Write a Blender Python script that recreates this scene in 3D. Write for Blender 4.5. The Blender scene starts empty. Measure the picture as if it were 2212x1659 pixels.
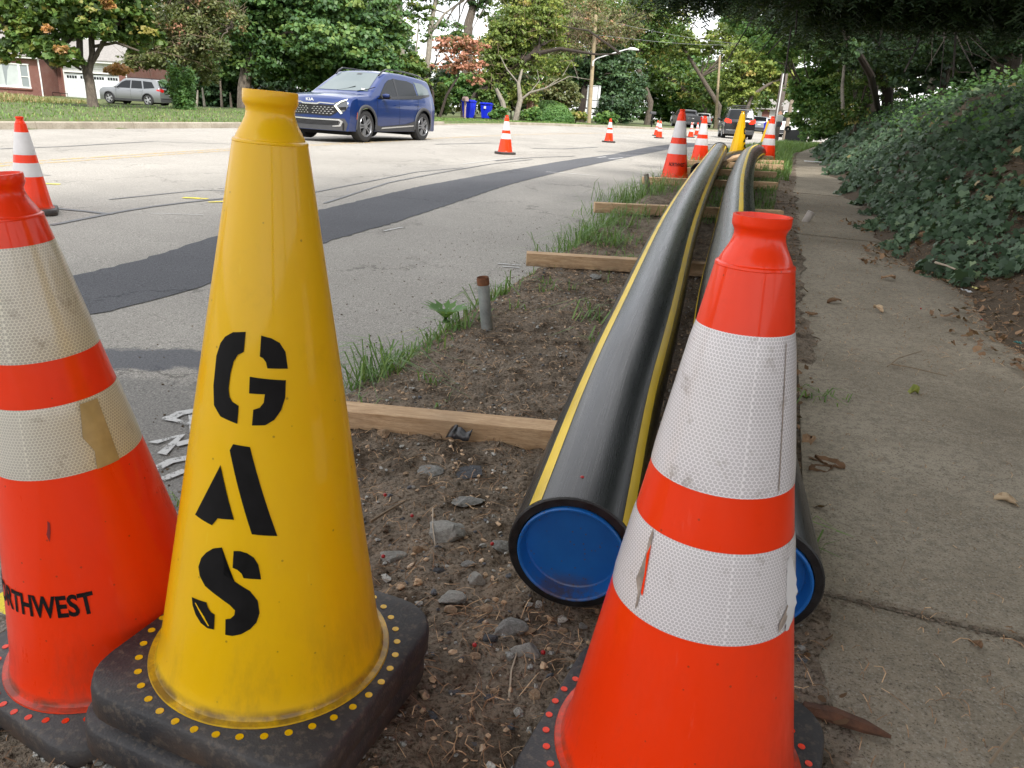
import bpy, bmesh, math, random
import numpy as np
from mathutils import Vector, Matrix, noise as mnoise
rnd = random.Random(7)
RNG = np.random.default_rng(7)
PI = math.pi
scene = bpy.context.scene
col = scene.collection

# ------------------------------------------------------------------ camera
H = 1.08                      # camera height above the road
PITCH, ROLL = math.radians(19.6), math.radians(3.5)
cam_d = bpy.data.cameras.new('camera'); cam = bpy.data.objects.new('camera', cam_d); col.objects.link(cam)
cam_d.sensor_width = 36.0; cam_d.lens = 1661.0/2212.0*36.0
cam_d.clip_start = 0.05; cam_d.clip_end = 1500
F_ = Vector((0, math.cos(PITCH), -math.sin(PITCH)))
R0 = Vector((1, 0, 0)); U0 = Vector((0, math.sin(PITCH), math.cos(PITCH)))
R_ = R0*math.cos(ROLL)+U0*math.sin(ROLL); U_ = -R0*math.sin(ROLL)+U0*math.cos(ROLL)
M = Matrix((( R_.x, U_.x, -F_.x, 0), (R_.y, U_.y, -F_.y, 0), (R_.z, U_.z, -F_.z, H), (0, 0, 0, 1)))
cam.matrix_world = M
scene.camera = cam

# ------------------------------------------------------------------ light
SUN_EL, SUN_AZ = math.radians(52), math.radians(158)      # azimuth from +y towards +x
world = bpy.data.worlds.new('World'); scene.world = world; world.use_nodes = True
wn = world.node_tree; wn.nodes.clear()
w_out = wn.nodes.new('ShaderNodeOutputWorld'); w_bg = wn.nodes.new('ShaderNodeBackground')
w_sky = wn.nodes.new('ShaderNodeTexSky'); w_sky.sky_type = 'NISHITA'; w_sky.sun_disc = False
w_sky.sun_elevation = SUN_EL; w_sky.sun_rotation = SUN_AZ
w_sky.dust_density = 2.0; w_sky.air_density = 1.0
w_tc = wn.nodes.new('ShaderNodeTexCoord'); w_no = wn.nodes.new('ShaderNodeTexNoise')
w_no.inputs['Scale'].default_value = 2.6; w_no.inputs['Detail'].default_value = 6; w_no.inputs['Roughness'].default_value = .6
w_ramp = wn.nodes.new('ShaderNodeValToRGB')
w_ramp.color_ramp.elements[0].position = .36; w_ramp.color_ramp.elements[0].color = (.5, .5, .5, 1)
w_ramp.color_ramp.elements[1].position = .62; w_ramp.color_ramp.elements[1].color = (.95, .95, .95, 1)
w_mix = wn.nodes.new('ShaderNodeMixRGB'); w_mix.inputs[2].default_value = (11.1, 11.0, 11.0, 1)
wn.links.new(w_tc.outputs['Generated'], w_no.inputs['Vector']); wn.links.new(w_no.outputs['Fac'], w_ramp.inputs['Fac'])
wn.links.new(w_ramp.outputs['Color'], w_mix.inputs[0]); wn.links.new(w_sky.outputs['Color'], w_mix.inputs[1])
wn.links.new(w_mix.outputs['Color'], w_bg.inputs['Color']); w_bg.inputs['Strength'].default_value = .078
wn.links.new(w_bg.outputs['Background'], w_out.inputs['Surface'])
sun_d = bpy.data.lights.new('sun', 'SUN'); sun_d.energy = 2.2; sun_d.angle = math.radians(9); sun_d.color = (1, .96, .9)
sun = bpy.data.objects.new('sun', sun_d); col.objects.link(sun)
sv = Vector((math.sin(SUN_AZ)*math.cos(SUN_EL), math.cos(SUN_AZ)*math.cos(SUN_EL), math.sin(SUN_EL)))
sun.rotation_euler = sv.to_track_quat('Z', 'Y').to_euler(); sun.location = sv*60
scene.view_settings.view_transform = 'Standard'; scene.view_settings.look = 'None'
scene.view_settings.gamma = 1.0; scene.view_settings.exposure = 1.42
scene.view_settings.use_curve_mapping = False
scene.render.engine = 'CYCLES'
scene.cycles.max_bounces = 7; scene.cycles.diffuse_bounces = 3; scene.cycles.transmission_bounces = 4
scene.cycles.transparent_max_bounces = 8; scene.cycles.use_denoising = True
scene.cycles.caustics_reflective = False; scene.cycles.caustics_refractive = False

# ------------------------------------------------------------------ helpers
def tag(o, label=None, cat=None, group=None, kind=None):
    if label: o['label'] = label
    if cat: o['category'] = cat
    if group: o['group'] = group
    if kind: o['kind'] = kind
    return o
def new_mesh(name, verts, faces, mats=None, smooth=False, attr=None):
    me = bpy.data.meshes.new(name)
    me.from_pydata([tuple(v) for v in verts], [], [tuple(f) for f in faces])
    if mats is not None:
        for m in (mats if isinstance(mats, (list, tuple)) else [mats]): me.materials.append(m)
    if smooth: me.polygons.foreach_set('use_smooth', [True]*len(me.polygons))
    me.update(); return me
def link(name, me, parent=None, loc=None, rot=None):
    o = bpy.data.objects.new(name, me); col.objects.link(o)
    if parent is not None: o.parent = parent
    if loc is not None: o.location = loc
    if rot is not None: o.rotation_euler = rot
    return o
def empty(name, loc=(0, 0, 0), rot=(0, 0, 0)):
    o = bpy.data.objects.new(name, None); col.objects.link(o); o.location = loc; o.rotation_euler = rot
    o.empty_display_size = .1
    return o
def copy_tree(o, parent=None):
    c = o.copy(); col.objects.link(c)
    if parent is not None: c.parent = parent
    for ch in list(o.children): copy_tree(ch, c)
    return c
class MB:
    "collects simple solids into one mesh"
    def __init__(s): s.v = []; s.f = []; s.mi = []; s.cur = 0
    def add(s, vs, fs):
        b = len(s.v); s.v += [tuple(v) for v in vs]; s.f += [tuple(b+i for i in f) for f in fs]; s.mi += [s.cur]*len(fs)
        return s
    def box(s, c, d, rz=0.0, mat=None):
        x, y, z = d[0]/2, d[1]/2, d[2]/2
        vs = [Vector((sx*x, sy*y, sz*z)) for sx in (-1, 1) for sy in (-1, 1) for sz in (-1, 1)]
        R = Matrix.Rotation(rz, 3, 'Z') if mat is None else mat
        vs = [R @ v+Vector(c) for v in vs]
        return s.add(vs, [(0, 1, 3, 2), (4, 6, 7, 5), (0, 4, 5, 1), (2, 3, 7, 6), (0, 2, 6, 4), (1, 5, 7, 3)])
    def tube(s, pts, rad, n=8, cap=True):
        pts = [Vector(p) for p in pts]; m = len(pts)
        if not hasattr(rad, '__len__'): rad = [rad]*m
        up = None; vs = []; fs = []
        for i in range(m):
            t = (pts[min(i+1, m-1)]-pts[max(i-1, 0)]).normalized()
            if up is None: up = Vector((0, 0, 1)) if abs(t.z) < .9 else Vector((0, 1, 0))
            a = t.cross(up).normalized(); b = a.cross(t).normalized(); up = b
            for k in range(n):
                w = 2*PI*k/n; vs.append(pts[i]+(a*math.cos(w)+b*math.sin(w))*rad[i])
        for i in range(m-1):
            for k in range(n):
                k2 = (k+1) % n; fs.append((i*n+k, i*n+k2, (i+1)*n+k2, (i+1)*n+k))
        if cap: fs.append(tuple(range(n-1, -1, -1))); fs.append(tuple((m-1)*n+k for k in range(n)))
        return s.add(vs, fs)
    def lathe(s, prof, n=32, c=(0, 0, 0), rot=None, cap=False):
        vs = []; fs = []
        for r, z in prof:
            for k in range(n):
                w = 2*PI*k/n; v = Vector((r*math.cos(w), r*math.sin(w), z))
                if rot is not None: v = rot @ v
                vs.append(v+Vector(c))
        for i in range(len(prof)-1):
            for k in range(n):
                k2 = (k+1) % n; fs.append((i*n+k, i*n+k2, (i+1)*n+k2, (i+1)*n+k))
        if cap: fs.append(tuple(range(n-1, -1, -1))); fs.append(tuple((len(prof)-1)*n+k for k in range(n)))
        return s.add(vs, fs)
    def prism(s, poly, z0, z1, mat=None):
        n = len(poly); vs = [Vector((p[0], p[1], z0)) for p in poly]+[Vector((p[0], p[1], z1)) for p in poly]
        if mat is not None: vs = [mat @ v for v in vs]
        fs = [tuple(range(n-1, -1, -1)), tuple(range(n, 2*n))]+[(i, (i+1) % n, (i+1) % n+n, i+n) for i in range(n)]
        return s.add(vs, fs)
    def build(s, name, mats, parent=None, loc=None, rot=None, smooth=False, bevel=0, angle=35):
        me = new_mesh(name, s.v, s.f, mats)
        if any(s.mi): me.polygons.foreach_set('material_index', s.mi)
        bm = bmesh.new(); bm.from_mesh(me); bmesh.ops.recalc_face_normals(bm, faces=bm.faces)
        if smooth:
            for f in bm.faces: f.smooth = True
            for e in bm.edges:
                if len(e.link_faces) == 2 and e.calc_face_angle(0) > math.radians(angle): e.smooth = False
        bm.to_mesh(me); bm.free()
        o = link(name, me, parent, loc, rot)
        if bevel:
            m = o.modifiers.new('bevel', 'BEVEL'); m.width = bevel; m.segments = 2; m.limit_method = 'ANGLE'; m.angle_limit = math.radians(40)
        return o

def sm(a, b, t):
    t = min(1.0, max(0.0, (t-a)/(b-a))); return t*t*(3-2*t)
def lerp_curve(C, y):
    if y <= C[0][0]:
        (a, b), (c, d) = C[0], C[1]
        return b+(d-b)*(y-a)/(c-a)
    for (a, b), (c, d) in zip(C, C[1:]):
        if y <= c: return b+(d-b)*(y-a)/(c-a)
    (a, b), (c, d) = C[-2], C[-1]
    return b+(d-b)*(y-a)/(c-a)
def G(x, y):
    k = .55+.45*max(sm(-6, 1, x), sm(18, 45, y))
    return k*.26*sm(-2, 16, y)
# plan curves (y -> x): near road edge, sidewalk left edge, sidewalk right edge, far kerb, centre line
XE = [(-4, -2.75), (.5, -1.33), (1.38, -1.03), (2.8, -.62), (3.9, -.28), (4.8, 0), (5.5, .22), (7.6, .85), (11, 1.75), (17.8, 3.75), (26, 6.9), (42, 13.4), (62, 24), (90, 43), (130, 78)]
XS = [(-4, -1.1), (.9, .50), (1.21, .60), (2.03, .85), (3.57, 1.34), (6.5, 2.27), (10.7, 3.6), (22.3, 7.4), (40, 14.6), (60, 25), (90, 45), (130, 80)]
XC = [(-4, -10.2), (9.5, -6.3), (14, -5.1), (22, -2.7), (27.5, -.8), (38.5, 3.3), (46, 6.6), (62, 15.2), (90, 33), (130, 67)]
XK = [(-4, -15.5), (15.5, -10.3), (19, -9.3), (24, -7.7), (32, -5.3), (45, -1.6), (52, 1.4), (61, 7.0), (75, 17), (90, 29), (130, 63)]
def xe(y): return lerp_curve(XE, y)
def xs(y): return lerp_curve(XS, y)
def xc(y): return lerp_curve(XC, y)
def xk(y): return lerp_curve(XK, y)
XR = [(-4, .1), (1, 1.75), (2, 2.08), (3.33, 2.34), (4.4, 2.62), (5.9, 2.92), (9.4, 4.0), (15.5, 5.9), (26, 9.3), (40, 15.6), (60, 26.2), (90, 46.2), (130, 81.2)]
def xr(y): return lerp_curve(XR, y)+.06*math.sin(y*1.7)+.05*math.sin(y*4.1+1)
def fbm(x, y, s, o=4):
    return mnoise.fractal(Vector((x*s, y*s, 3.7)), 1.0, 2.0, o)
def ray(px, py):
    return (F_*1661+R_*(px-1106)-U_*(py-829.5)).normalized()
def at(px, py, dz=0.0, flat=None):
    "the place on the ground (or at height flat) that a measured direction meets"
    v = ray(px, py); t = .3
    while t < 400:
        P = Vector((0, 0, H))+v*t
        if P.z < (flat if flat is not None else G(P.x, P.y)+dz): break
        t *= 1.002
    return P

def pd(px, py, d):
    "the place d metres away along a measured direction"
    v = ray(px, py); return Vector((0, 0, H))+v*(d/v.dot(F_))
def atg(px, py, near=5.0, far=34.0):
    "where a measured direction meets the terrain, bank included"
    v = ray(px, py); t = near
    while t < far:
        P = Vector((0, 0, H))+v*t
        if P.z < ground_z(P.x, P.y): return P
        t += .1
    return Vector((0, 0, H))+v*near*3

# ------------------------------------------------------------------ materials
class NT:
    def __init__(s, name):
        s.m = bpy.data.materials.new(name); s.m.use_nodes = True; s.t = s.m.node_tree; s.t.nodes.clear()
        s.out = s.n('OutputMaterial'); s.b = s.n('BsdfPrincipled'); s.l(s.b.outputs[0], s.out.inputs['Surface'])
    def n(s, k, **kw):
        q = s.t.nodes.new('ShaderNode'+k)
        for a, b in kw.items(): setattr(q, a, b)
        return q
    def l(s, a, b): s.t.links.new(a, b)
    def put(s, sock, v):
        if hasattr(v, 'is_linked') or hasattr(v, 'links'): s.l(v, sock)
        else:
            if isinstance(v, (tuple, list)) and len(v) == 3 and len(sock.default_value) == 4: v = (*v, 1)
            sock.default_value = v
    def set(s, **kw):
        for k, v in kw.items(): s.put(s.b.inputs[k.replace('_', ' ')], v)
        return s
    def coord(s, kind='Object', scale=None):
        c = s.n('TexCoord').outputs[kind]
        if scale is not None:
            m = s.n('Mapping'); s.l(c, m.inputs[0]); m.inputs['Scale'].default_value = scale; c = m.outputs[0]
        return c
    def noise(s, scale, detail=4, rough=.55, vec=None, out='Fac', dist=0.0):
        q = s.n('TexNoise'); q.inputs['Scale'].default_value = scale; q.inputs['Detail'].default_value = detail
        q.inputs['Roughness'].default_value = rough; q.inputs['Distortion'].default_value = dist
        s.l(vec if vec is not None else s.coord(), q.inputs['Vector']); return q.outputs[out]
    def voro(s, scale, vec=None, out='Distance', feature='F1', rnd_=1.0):
        q = s.n('TexVoronoi', feature=feature); q.inputs['Scale'].default_value = scale; q.inputs['Randomness'].default_value = rnd_
        s.l(vec if vec is not None else s.coord(), q.inputs['Vector']); return q.outputs[out]
    def ramp(s, f, stops):
        q = s.n('ValToRGB'); e = q.color_ramp.elements
        while len(e) < len(stops): e.new(.5)
        for i, (p, c) in enumerate(stops):
            e[i].position = p; e[i].color = (*c, 1) if hasattr(c, '__len__') else (c, c, c, 1)
        s.l(f, q.inputs[0]); return q.outputs[0]
    def mix(s, f, a, b, mode='MIX'):
        q = s.n('MixRGB', blend_type=mode); s.put(q.inputs[0], f); s.put(q.inputs[1], a); s.put(q.inputs[2], b); return q.outputs[0]
    def math(s, op, a, b=0.0, c=0.0):
        q = s.n('Math', operation=op)
        s.put(q.inputs[0], a); s.put(q.inputs[1], b)
        if op in ('MULTIPLY_ADD',): s.put(q.inputs[2], c)
        return q.outputs[0]
    def sep(s, v):
        q = s.n('SeparateXYZ'); s.l(v, q.inputs[0]); return q.outputs
    def bump(s, h, strength=.3, dist=.01, base=None):
        q = s.n('Bump'); q.inputs['Strength'].default_value = strength; q.inputs['Distance'].default_value = dist
        s.l(h, q.inputs['Height'])
        if base is not None: s.l(base, q.inputs['Normal'])
        s.l(q.outputs[0], s.b.inputs['Normal']); return q.outputs[0]
def flatmat(name, colr, rough=.6, metal=0.0, var=.0, scale=8, bump=0.0, coat=0.0, spec=None, emit=None, es=1.0):
    t = NT(name); t.set(Roughness=rough, Metallic=metal)
    if var:
        f = t.noise(scale, 4)
        c = t.ramp(f, [(.3, tuple(x*(1-var) for x in colr)), (.7, tuple(min(1, x*(1+var)) for x in colr))])
        t.set(Base_Color=c)
        r = t.ramp(f, [(.3, max(0, rough-.1)), (.7, min(1, rough+.1))]); t.l(r, t.b.inputs['Roughness'])
    else: t.set(Base_Color=colr)
    if bump: t.bump(t.noise(scale*6, 3), bump, .005)
    if coat: t.b.inputs['Coat Weight'].default_value = coat; t.b.inputs['Coat Roughness'].default_value = .05
    if spec is not None: t.b.inputs['Specular IOR Level'].default_value = spec
    if emit: t.b.inputs['Emission Color'].default_value = (*emit, 1); t.b.inputs['Emission Strength'].default_value = es
    return t.m

def asphalt(name, c0, c1, speck, patchy=.25):
    t = NT(name); co = t.coord()
    big = t.noise(.35, 5, .6, co); med = t.noise(3.0, 5, .6, co); fine = t.noise(170, 3, .7, co); peb = t.voro(95, co)
    base = t.mix(t.ramp(big, [(.35, 0), (.65, 1)]), c0, c1)
    base = t.mix(t.ramp(med, [(.3, 0), (.75, patchy)]), base, tuple(x*.6 for x in c0))
    agg = t.noise(75, 4, .75, co)
    base = t.mix(t.ramp(agg, [(.40, .75), (.50, 0)]), base, tuple(x*.50 for x in c0))
    base = t.mix(t.ramp(fine, [(.48, 0), (.64, .8)]), base, tuple(min(1, x*speck) for x in c1))
    base = t.mix(t.ramp(peb, [(.0, .55), (.30, 0)]), base, tuple(x*.45 for x in c0))
    wr = t.noise(.5, 4, .6, t.coord(scale=(1.0, .12, 1))); base = t.mix(t.ramp(wr, [(.45, 0), (.62, .2)]), base, tuple(x*.78 for x in c0))
    crk = t.n('TexVoronoi', feature='DISTANCE_TO_EDGE'); crk.inputs['Scale'].default_value = .55; wv = t.n('VectorMath', operation='ADD'); t.l(co, wv.inputs[0]); nz = t.noise(2.2, 5, .7, co, out='Color'); sc_ = t.n('VectorMath', operation='SCALE'); t.l(nz, sc_.inputs[0]); sc_.inputs['Scale'].default_value = .9; t.l(sc_.outputs[0], wv.inputs[1]); t.l(wv.outputs[0], crk.inputs['Vector'])
    base = t.mix(t.math('MULTIPLY', t.ramp(crk.outputs[0], [(.004, .6), (.009, 0)]), t.ramp(t.noise(.8, 3, .5, co), [(.48, 0), (.58, 1)])), base, tuple(x*.35 for x in c0))
    t.set(Base_Color=base, Roughness=.88); t.b.inputs['Specular IOR Level'].default_value = .12
    h = t.math('ADD', fine, t.math('MULTIPLY', peb, .8)); t.bump(h, .5, .006)
    return t
# ================================================================== THE SETTING
def grid_sheet(name, ys, xfun, nx, zfun, mat, smooth=True):
    vs = []; fs = []
    for y in ys:
        a, b = xfun(y)
        for i in range(nx+1):
            x = a+(b-a)*i/nx; vs.append((x, y, zfun(x, y)))
    for j in range(len(ys)-1):
        for i in range(nx):
            k = j*(nx+1)+i; fs.append((k, k+1, k+nx+2, k+nx+1))
    o = link(name, new_mesh(name, vs, fs, mat, smooth)); return tag(o, kind='structure')
def frange(a, b, s):
    out = []; v = a
    while v < b-1e-6: out.append(v); v += s
    return out+[b]
road_t = asphalt('road_asphalt', (.24, .227, .205), (.335, .318, .288), 1.7, .16)
# damp stain and wider darker patch near the verge
def add_blotch(t, cx, cy, sx, sy, rot, colr, amount=.85, rough=.25):
    co = t.coord(); m = t.n('Mapping', vector_type='TEXTURE'); t.l(co, m.inputs[0])
    m.inputs['Location'].default_value = (cx, cy, 0); m.inputs['Rotation'].default_value = (0, 0, rot); m.inputs['Scale'].default_value = (sx, sy, 1)
    x, y, z = t.sep(m.outputs[0]); d = t.math('SQRT', t.math('ADD', t.math('MULTIPLY', x, x), t.math('MULTIPLY', y, y)))
    d = t.math('ADD', d, t.math('MULTIPLY', t.math('SUBTRACT', t.noise(5, 5, .65), .5), 1.3))
    return t.ramp(d, [(.78, amount), (.98, 0)])
f1 = add_blotch(road_t, -1.68, 2.92, .85, .16, .08, None, .8)
src = road_t.b.inputs['Base Color'].links[0].from_socket
c = road_t.mix(f1, src, (.085, .092, .11))
f2 = add_blotch(road_t, -1.5, 2.0, 1.3, .8, .3, None, .5)
c = road_t.mix(f2, c, (.12, .12, .12))
road_t.set(Base_Color=c)
ROAD = road_t.m
YS_ROAD = frange(-4, 12, .5)+frange(13, 130, 1.5)[0:]
road = grid_sheet('road', YS_ROAD, lambda y: (xk(y), xe(y)+.25), 24, lambda x, y: G(x, y), ROAD)

def bank_h(x, y):
    t = x-xr(y)+.05
    if t <= 0: return 0
    b = .88*t if t < 1.3 else 1.144+.30*(t-1.3)
    b *= .28+.72*sm(2.6, 6.5, y)
    b = min(b, 3.2)
    return b*(1-.35*sm(14, 40, y))+(.05*fbm(x, y, 1.9)+.16*fbm(x+3, y, .7, 3))*min(1, t*1.2)
def lawn_h(x, y):
    t = xk(y)-x
    g = .13
    g += .0
    g -= .58*sm(10, 28, t)*(1-.7*sm(55, 70, y))
    return g+.03*fbm(x, y, .4)
def verge_h(x, y):
    t = x-xe(y)
    wd = .9-.62*sm(1.3, 2.6, y)
    lvl = .095-.028*sm(1.1, 1.35, y)+.053*sm(2.5, 4.0, y)
    v = lvl*sm(-.02, wd, t)
    v += .028*math.exp(-((x+.36)**2+(y-1.03)**2)/.06)+.012*math.exp(-((x-.28)**2+(y-.93)**2)/.05)
    v += .016*fbm(x, y, 1.1)*sm(0, .3, t)*(1-sm(-.15, .02, x-xs(y)))
    return v
def ground_z(x, y):
    g = G(x, y)
    if x < xk(y)-.02: return g+(lawn_h(x, y) if x < xk(y)-.62 else .03)
    if x < xe(y): return g-.06
    if x < xs(y)-.03: return g+verge_h(x, y)-.05
    if x < xr(y)-.1: return g+.05
    return g+.10+bank_h(x, y)
# one ground sheet out to the horizon
xs_ = sorted(set([-600, -300, -160, -100, -75]+frange(-60, -20, 1.6)+frange(-20, 14, .34)+frange(14, 60, 1.2)+[75, 100, 160, 300, 600]))
ys_ = sorted(set([-300, -120, -60, -30, -15]+frange(-8, 22, .34)+frange(22, 80, 1.2)+frange(82, 130, 4)+[160, 220, 320, 600, 1000]))
gt = NT('ground_soil_and_grass'); co = gt.coord()
gr = gt.mix(gt.ramp(gt.noise(1.2, 6, .65, co), [(.35, 0), (.65, 1)]), (.058, .085, .022), (.115, .125, .04))
gr = gt.mix(gt.ramp(gt.noise(9, 4, .7, co), [(.4, 0), (.7, .6)]), gr, (.035, .055, .016))
soil = gt.mix(gt.noise(6, 6, .7, co), (.05, .034, .02), (.11, .08, .05))
X, Y, Z = gt.sep(co)
side = gt.ramp(gt.math('ADD', gt.math('MULTIPLY', gt.math('SUBTRACT', X, gt.math('MULTIPLY', Y, .33)), .05), .5), [(.47, 0), (.53, 1)])
gt.set(Base_Color=gt.mix(side, gr, soil), Roughness=.95); gt.bump(gt.noise(30, 5, .7, co), .6, .03)
vs = [(x, y, ground_z(x, y) if -100 < x < 160 and y < 320 else .2) for y in ys_ for x in xs_]
nx = len(xs_); fs = [(j*nx+i, j*nx+i+1, (j+1)*nx+i+1, (j+1)*nx+i) for j in range(len(ys_)-1) for i in range(nx-1)]
tag(link('ground', new_mesh('ground', vs, fs, gt.m, True)), kind='structure')

# fine dirt of the verge
dt = NT('verge_dirt'); co = dt.coord()
n1 = dt.noise(2.2, 6, .65, co); n2 = dt.noise(26, 6, .75, co); n3 = dt.voro(60, co); n4 = dt.noise(110, 3, .7, co)
dc = dt.mix(dt.ramp(n1, [(.3, 0), (.7, 1)]), (.108, .088, .068), (.30, .255, .205))
dc = dt.mix(dt.ramp(n2, [(.42, .0), (.62, .8)]), dc, (.30, .235, .175))
n5 = dt.noise(8, 5, .7, co); dc = dt.mix(dt.ramp(n5, [(.36, .7), (.52, 0)]), dc, (.045, .03, .019))
dc = dt.mix(dt.ramp(n4, [(.36, .75), (.50, 0)]), dc, (.032, .021, .013))
dc = dt.mix(dt.ramp(n3, [(.05, .5), (.2, 0)]), dc, (.23, .21, .185))
dt.set(Base_Color=dc, Roughness=.96); dt.b.inputs['Specular IOR Level'].default_value = .05
hh = dt.math('ADD', dt.math('MULTIPLY', n2, 1.2), dt.math('ADD', n4, dt.math('MULTIPLY', n3, -.6))); dt.bump(hh, .95, .012)
DIRT = dt.m
def dirt_z(x, y):
    z = G(x, y)+verge_h(x, y)
    e = sm(-.05, .12, x-xe(y))
    z += (.011*fbm(x, y, 7, 5)+.0085*fbm(x+9, y, 24, 4)+.003*mnoise.noise(Vector((x*90, y*90, 0))))*e
    # soil sinks a little beside the sidewalk and under the pipe mouths
    e2 = sm(-.14, -.02, x-xs(y)); z = z*(1-e2)+(G(x, y)+.119+.006*mnoise.noise(Vector((x*30, y*30, 5)))-.05*max(0, x-xs(y)))*e2
    return z-(1-e)*.012
def dirt_x(y):
    w = .05*fbm(0, y, 2.3)+.035*fbm(5, y, 9)
    return (xe(y)-.03+w, xs(y)+.045+.07*fbm(3, y, 2.2)+.03*fbm(3, y, 9))
grid_sheet('dirt_verge', frange(-.4, 4.2, .0125)+frange(4.23, 9, .03)[0:]+frange(9.1, 24, .1), dirt_x, 150, dirt_z, DIRT)

# sidewalk of single slabs
ct = NT('sidewalk_concrete'); co = ct.coord()
a1 = ct.noise(1.4, 6, .6, co); a2 = ct.noise(40, 4, .7, co); a3 = ct.noise(190, 2, .7, co); a4 = ct.voro(120, co)
cc = ct.mix(ct.ramp(a1, [(.32, 0), (.68, 1)]), (.185, .158, .118), (.33, .29, .225))
cc = ct.mix(ct.ramp(a2, [(.38, .5), (.55, 0)]), cc, (.13, .115, .092))
cc = ct.mix(ct.ramp(a3, [(.56, 0), (.7, .6)]), cc, (.36, .34, .30))
cc = ct.mix(ct.ramp(a3, [(.33, .8), (.43, 0)]), cc, (.075, .06, .045))
st = ct.coord(scale=(24, 3.2, 24)); lit = ct.voro(9, st)
cc = ct.mix(ct.ramp(lit, [(.03, .65), (.10, 0)]), cc, (.07, .045, .03))
ct.b.inputs['Specular IOR Level'].default_value = .1; ct.set(Base_Color=cc, Roughness=.92); ct.bump(ct.math('ADD', a3, ct.math('MULTIPLY', a2, .8)), .5, .004)
CONC = ct.m
sidewalk = tag(empty('sidewalk'), kind='structure')
joints = [-3.6, -2.1, -.62, .92, 1.43, 3.02, 4.9, 6.6, 8.3, 10, 11.7, 13.4, 15.1, 16.8, 18.5, 20.2, 22, 25, 28, 31, 34, 37, 41, 45, 50, 56]
for j0, j1 in zip(joints, joints[1:]):
    g = .006 if j0 < 20 else .02
    ny = max(3, int((j1-j0)/.25)); nxx = 6; dzs = rnd.uniform(-.006, .006) if j0 > 2 else 0
    if abs(j0-1.43) < .01: dzs = .012
    top = []; 
    for j in range(ny+1):
        yy = j0+g+(j1-j0-2*g)*j/ny
        for i in range(nxx+1):
            u = i/nxx; xx = xs(yy)+1.5*u
            yk = yy+.16*(.5-u)*0-(u*1.5)*.30            # joints run square to the walk
            xx2 = xs(yk)+1.5*u
            top.append((xx2, yk, G(xx2, yk)+.115+dzs+.002*fbm(xx2, yk, 3)))
    n = len(top); vs = top+[(x, y, z-.09) for x, y, z in top]; fs = []
    for j in range(ny):
        for i in range(nxx):
            k = j*(nxx+1)+i; fs.append((k, k+1, k+nxx+2, k+nxx+1))
    rim = [i for i in range(nxx)]+[j*(nxx+1)+nxx for j in range(ny)]+[ny*(nxx+1)+i for i in range(nxx, 0, -1)]+[j*(nxx+1) for j in range(ny, 0, -1)]
    for a, b in zip(rim, rim[1:]+rim[:1]): fs.append((a, a+n, b+n, b))
    o = link('slab', new_mesh('slab', vs, fs, CONC), sidewalk)

# strips and marks laid on the road, 4 mm above it
def strip(name, poly_pts, mat, dz=.004, kind='structure', parent=None, jag=0.0, sub=.25):
    # poly given as two polylines (left, right)
    A, B = poly_pts
    def resample(P, n):
        P = [Vector((p[0], p[1], 0)) for p in P]; L = [0]
        for a, b in zip(P, P[1:]): L.append(L[-1]+(b-a).length)
        out = []
        for i in range(n+1):
            s = L[-1]*i/n
            for k in range(len(P)-1):
                if s <= L[k+1]+1e-9: break
            out.append(P[k].lerp(P[k+1], (s-L[k])/max(1e-6, L[k+1]-L[k])))
        return out
    ln = sum((Vector(b)-Vector(a)).length for a, b in zip(A, A[1:])); n = max(2, int(ln/sub))
    a = resample(A, n); b = resample(B, n); vs = []; fs = []; m = 4
    for i in range(n+1):
        pa, pb = a[i].copy(), b[i].copy(); d = (pb-pa); dn = d.normalized() if d.length > 0 else d
        if jag:
            pa += dn*jag*(mnoise.noise(Vector((i*.9, 1.1, 0)))+.6*mnoise.noise(Vector((i*2.7, 5, 0)))); pb += dn*jag*(mnoise.noise(Vector((i*.8, 7.1, 0)))+.6*mnoise.noise(Vector((i*3.1, 2, 0))))
        for k in range(m+1):
            p = pa.lerp(pb, k/m); vs.append((p.x, p.y, G(p.x, p.y)+dz))
    for i in range(n):
        for k in range(m):
            q = i*(m+1)+k; fs.append((q, q+1, q+m+2, q+m+1))
    o = link(name, new_mesh(name, vs, fs, mat, True), parent)
    if kind: tag(o, kind=kind)
    return o
dark_t = asphalt('new_asphalt', (.085, .087, .095), (.115, .118, .128), 1.5, .1)
up = [(-4.4, -2), (-3.1, 2.4), (-2.51, 4.21), (-2.36, 4.7), (-2.23, 5.65), (-1.86, 7.13), (-1.26, 9.27), (.11, 12.91), (1.9, 18), (3.63, 24.1), (6.2, 31.7)]
lo = [(-3.7, -2), (-2.5, 2.2), (-2.01, 3.52), (-1.86, 3.82), (-1.74, 4.16), (-1.43, 5.61), (-1.07, 6.71), (-.19, 9.98), (1.4, 14.73), (4.27, 23.8), (7.4, 31.7)]
strip('trench_patch', (up, lo), dark_t.m, .004, jag=.03, sub=.07)
def paint(name, colr, wear=.5, scale=14):
    t = NT(name); f = t.noise(scale, 5, .75); g = t.noise(120, 2, .7)
    k = t.ramp(t.math('ADD', f, t.math('MULTIPLY', g, .5)), [(wear+.12, 0), (wear+.28, 1)])
    t.set(Base_Color=colr, Roughness=.8); t.l(k, t.b.inputs['Alpha']); return t.m
YLINE = paint('worn_yellow_paint', (.55, .36, .10), .58); WSPRAY = paint('white_spray_paint', (.48, .48, .47), .46, 22)
YSPRAY = paint('yellow_spray_paint', (.75, .62, .04), .45, 12)
for off, w in ((-.13, .10), (.13, .10)):
    pts = [(xc(y)+off, y) for y in frange(2, 60, 1.0)]
    strip('centre_line', ([(x-w/2, y) for x, y in pts], [(x+w/2, y) for x, y in pts]), YLINE, .005)
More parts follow.
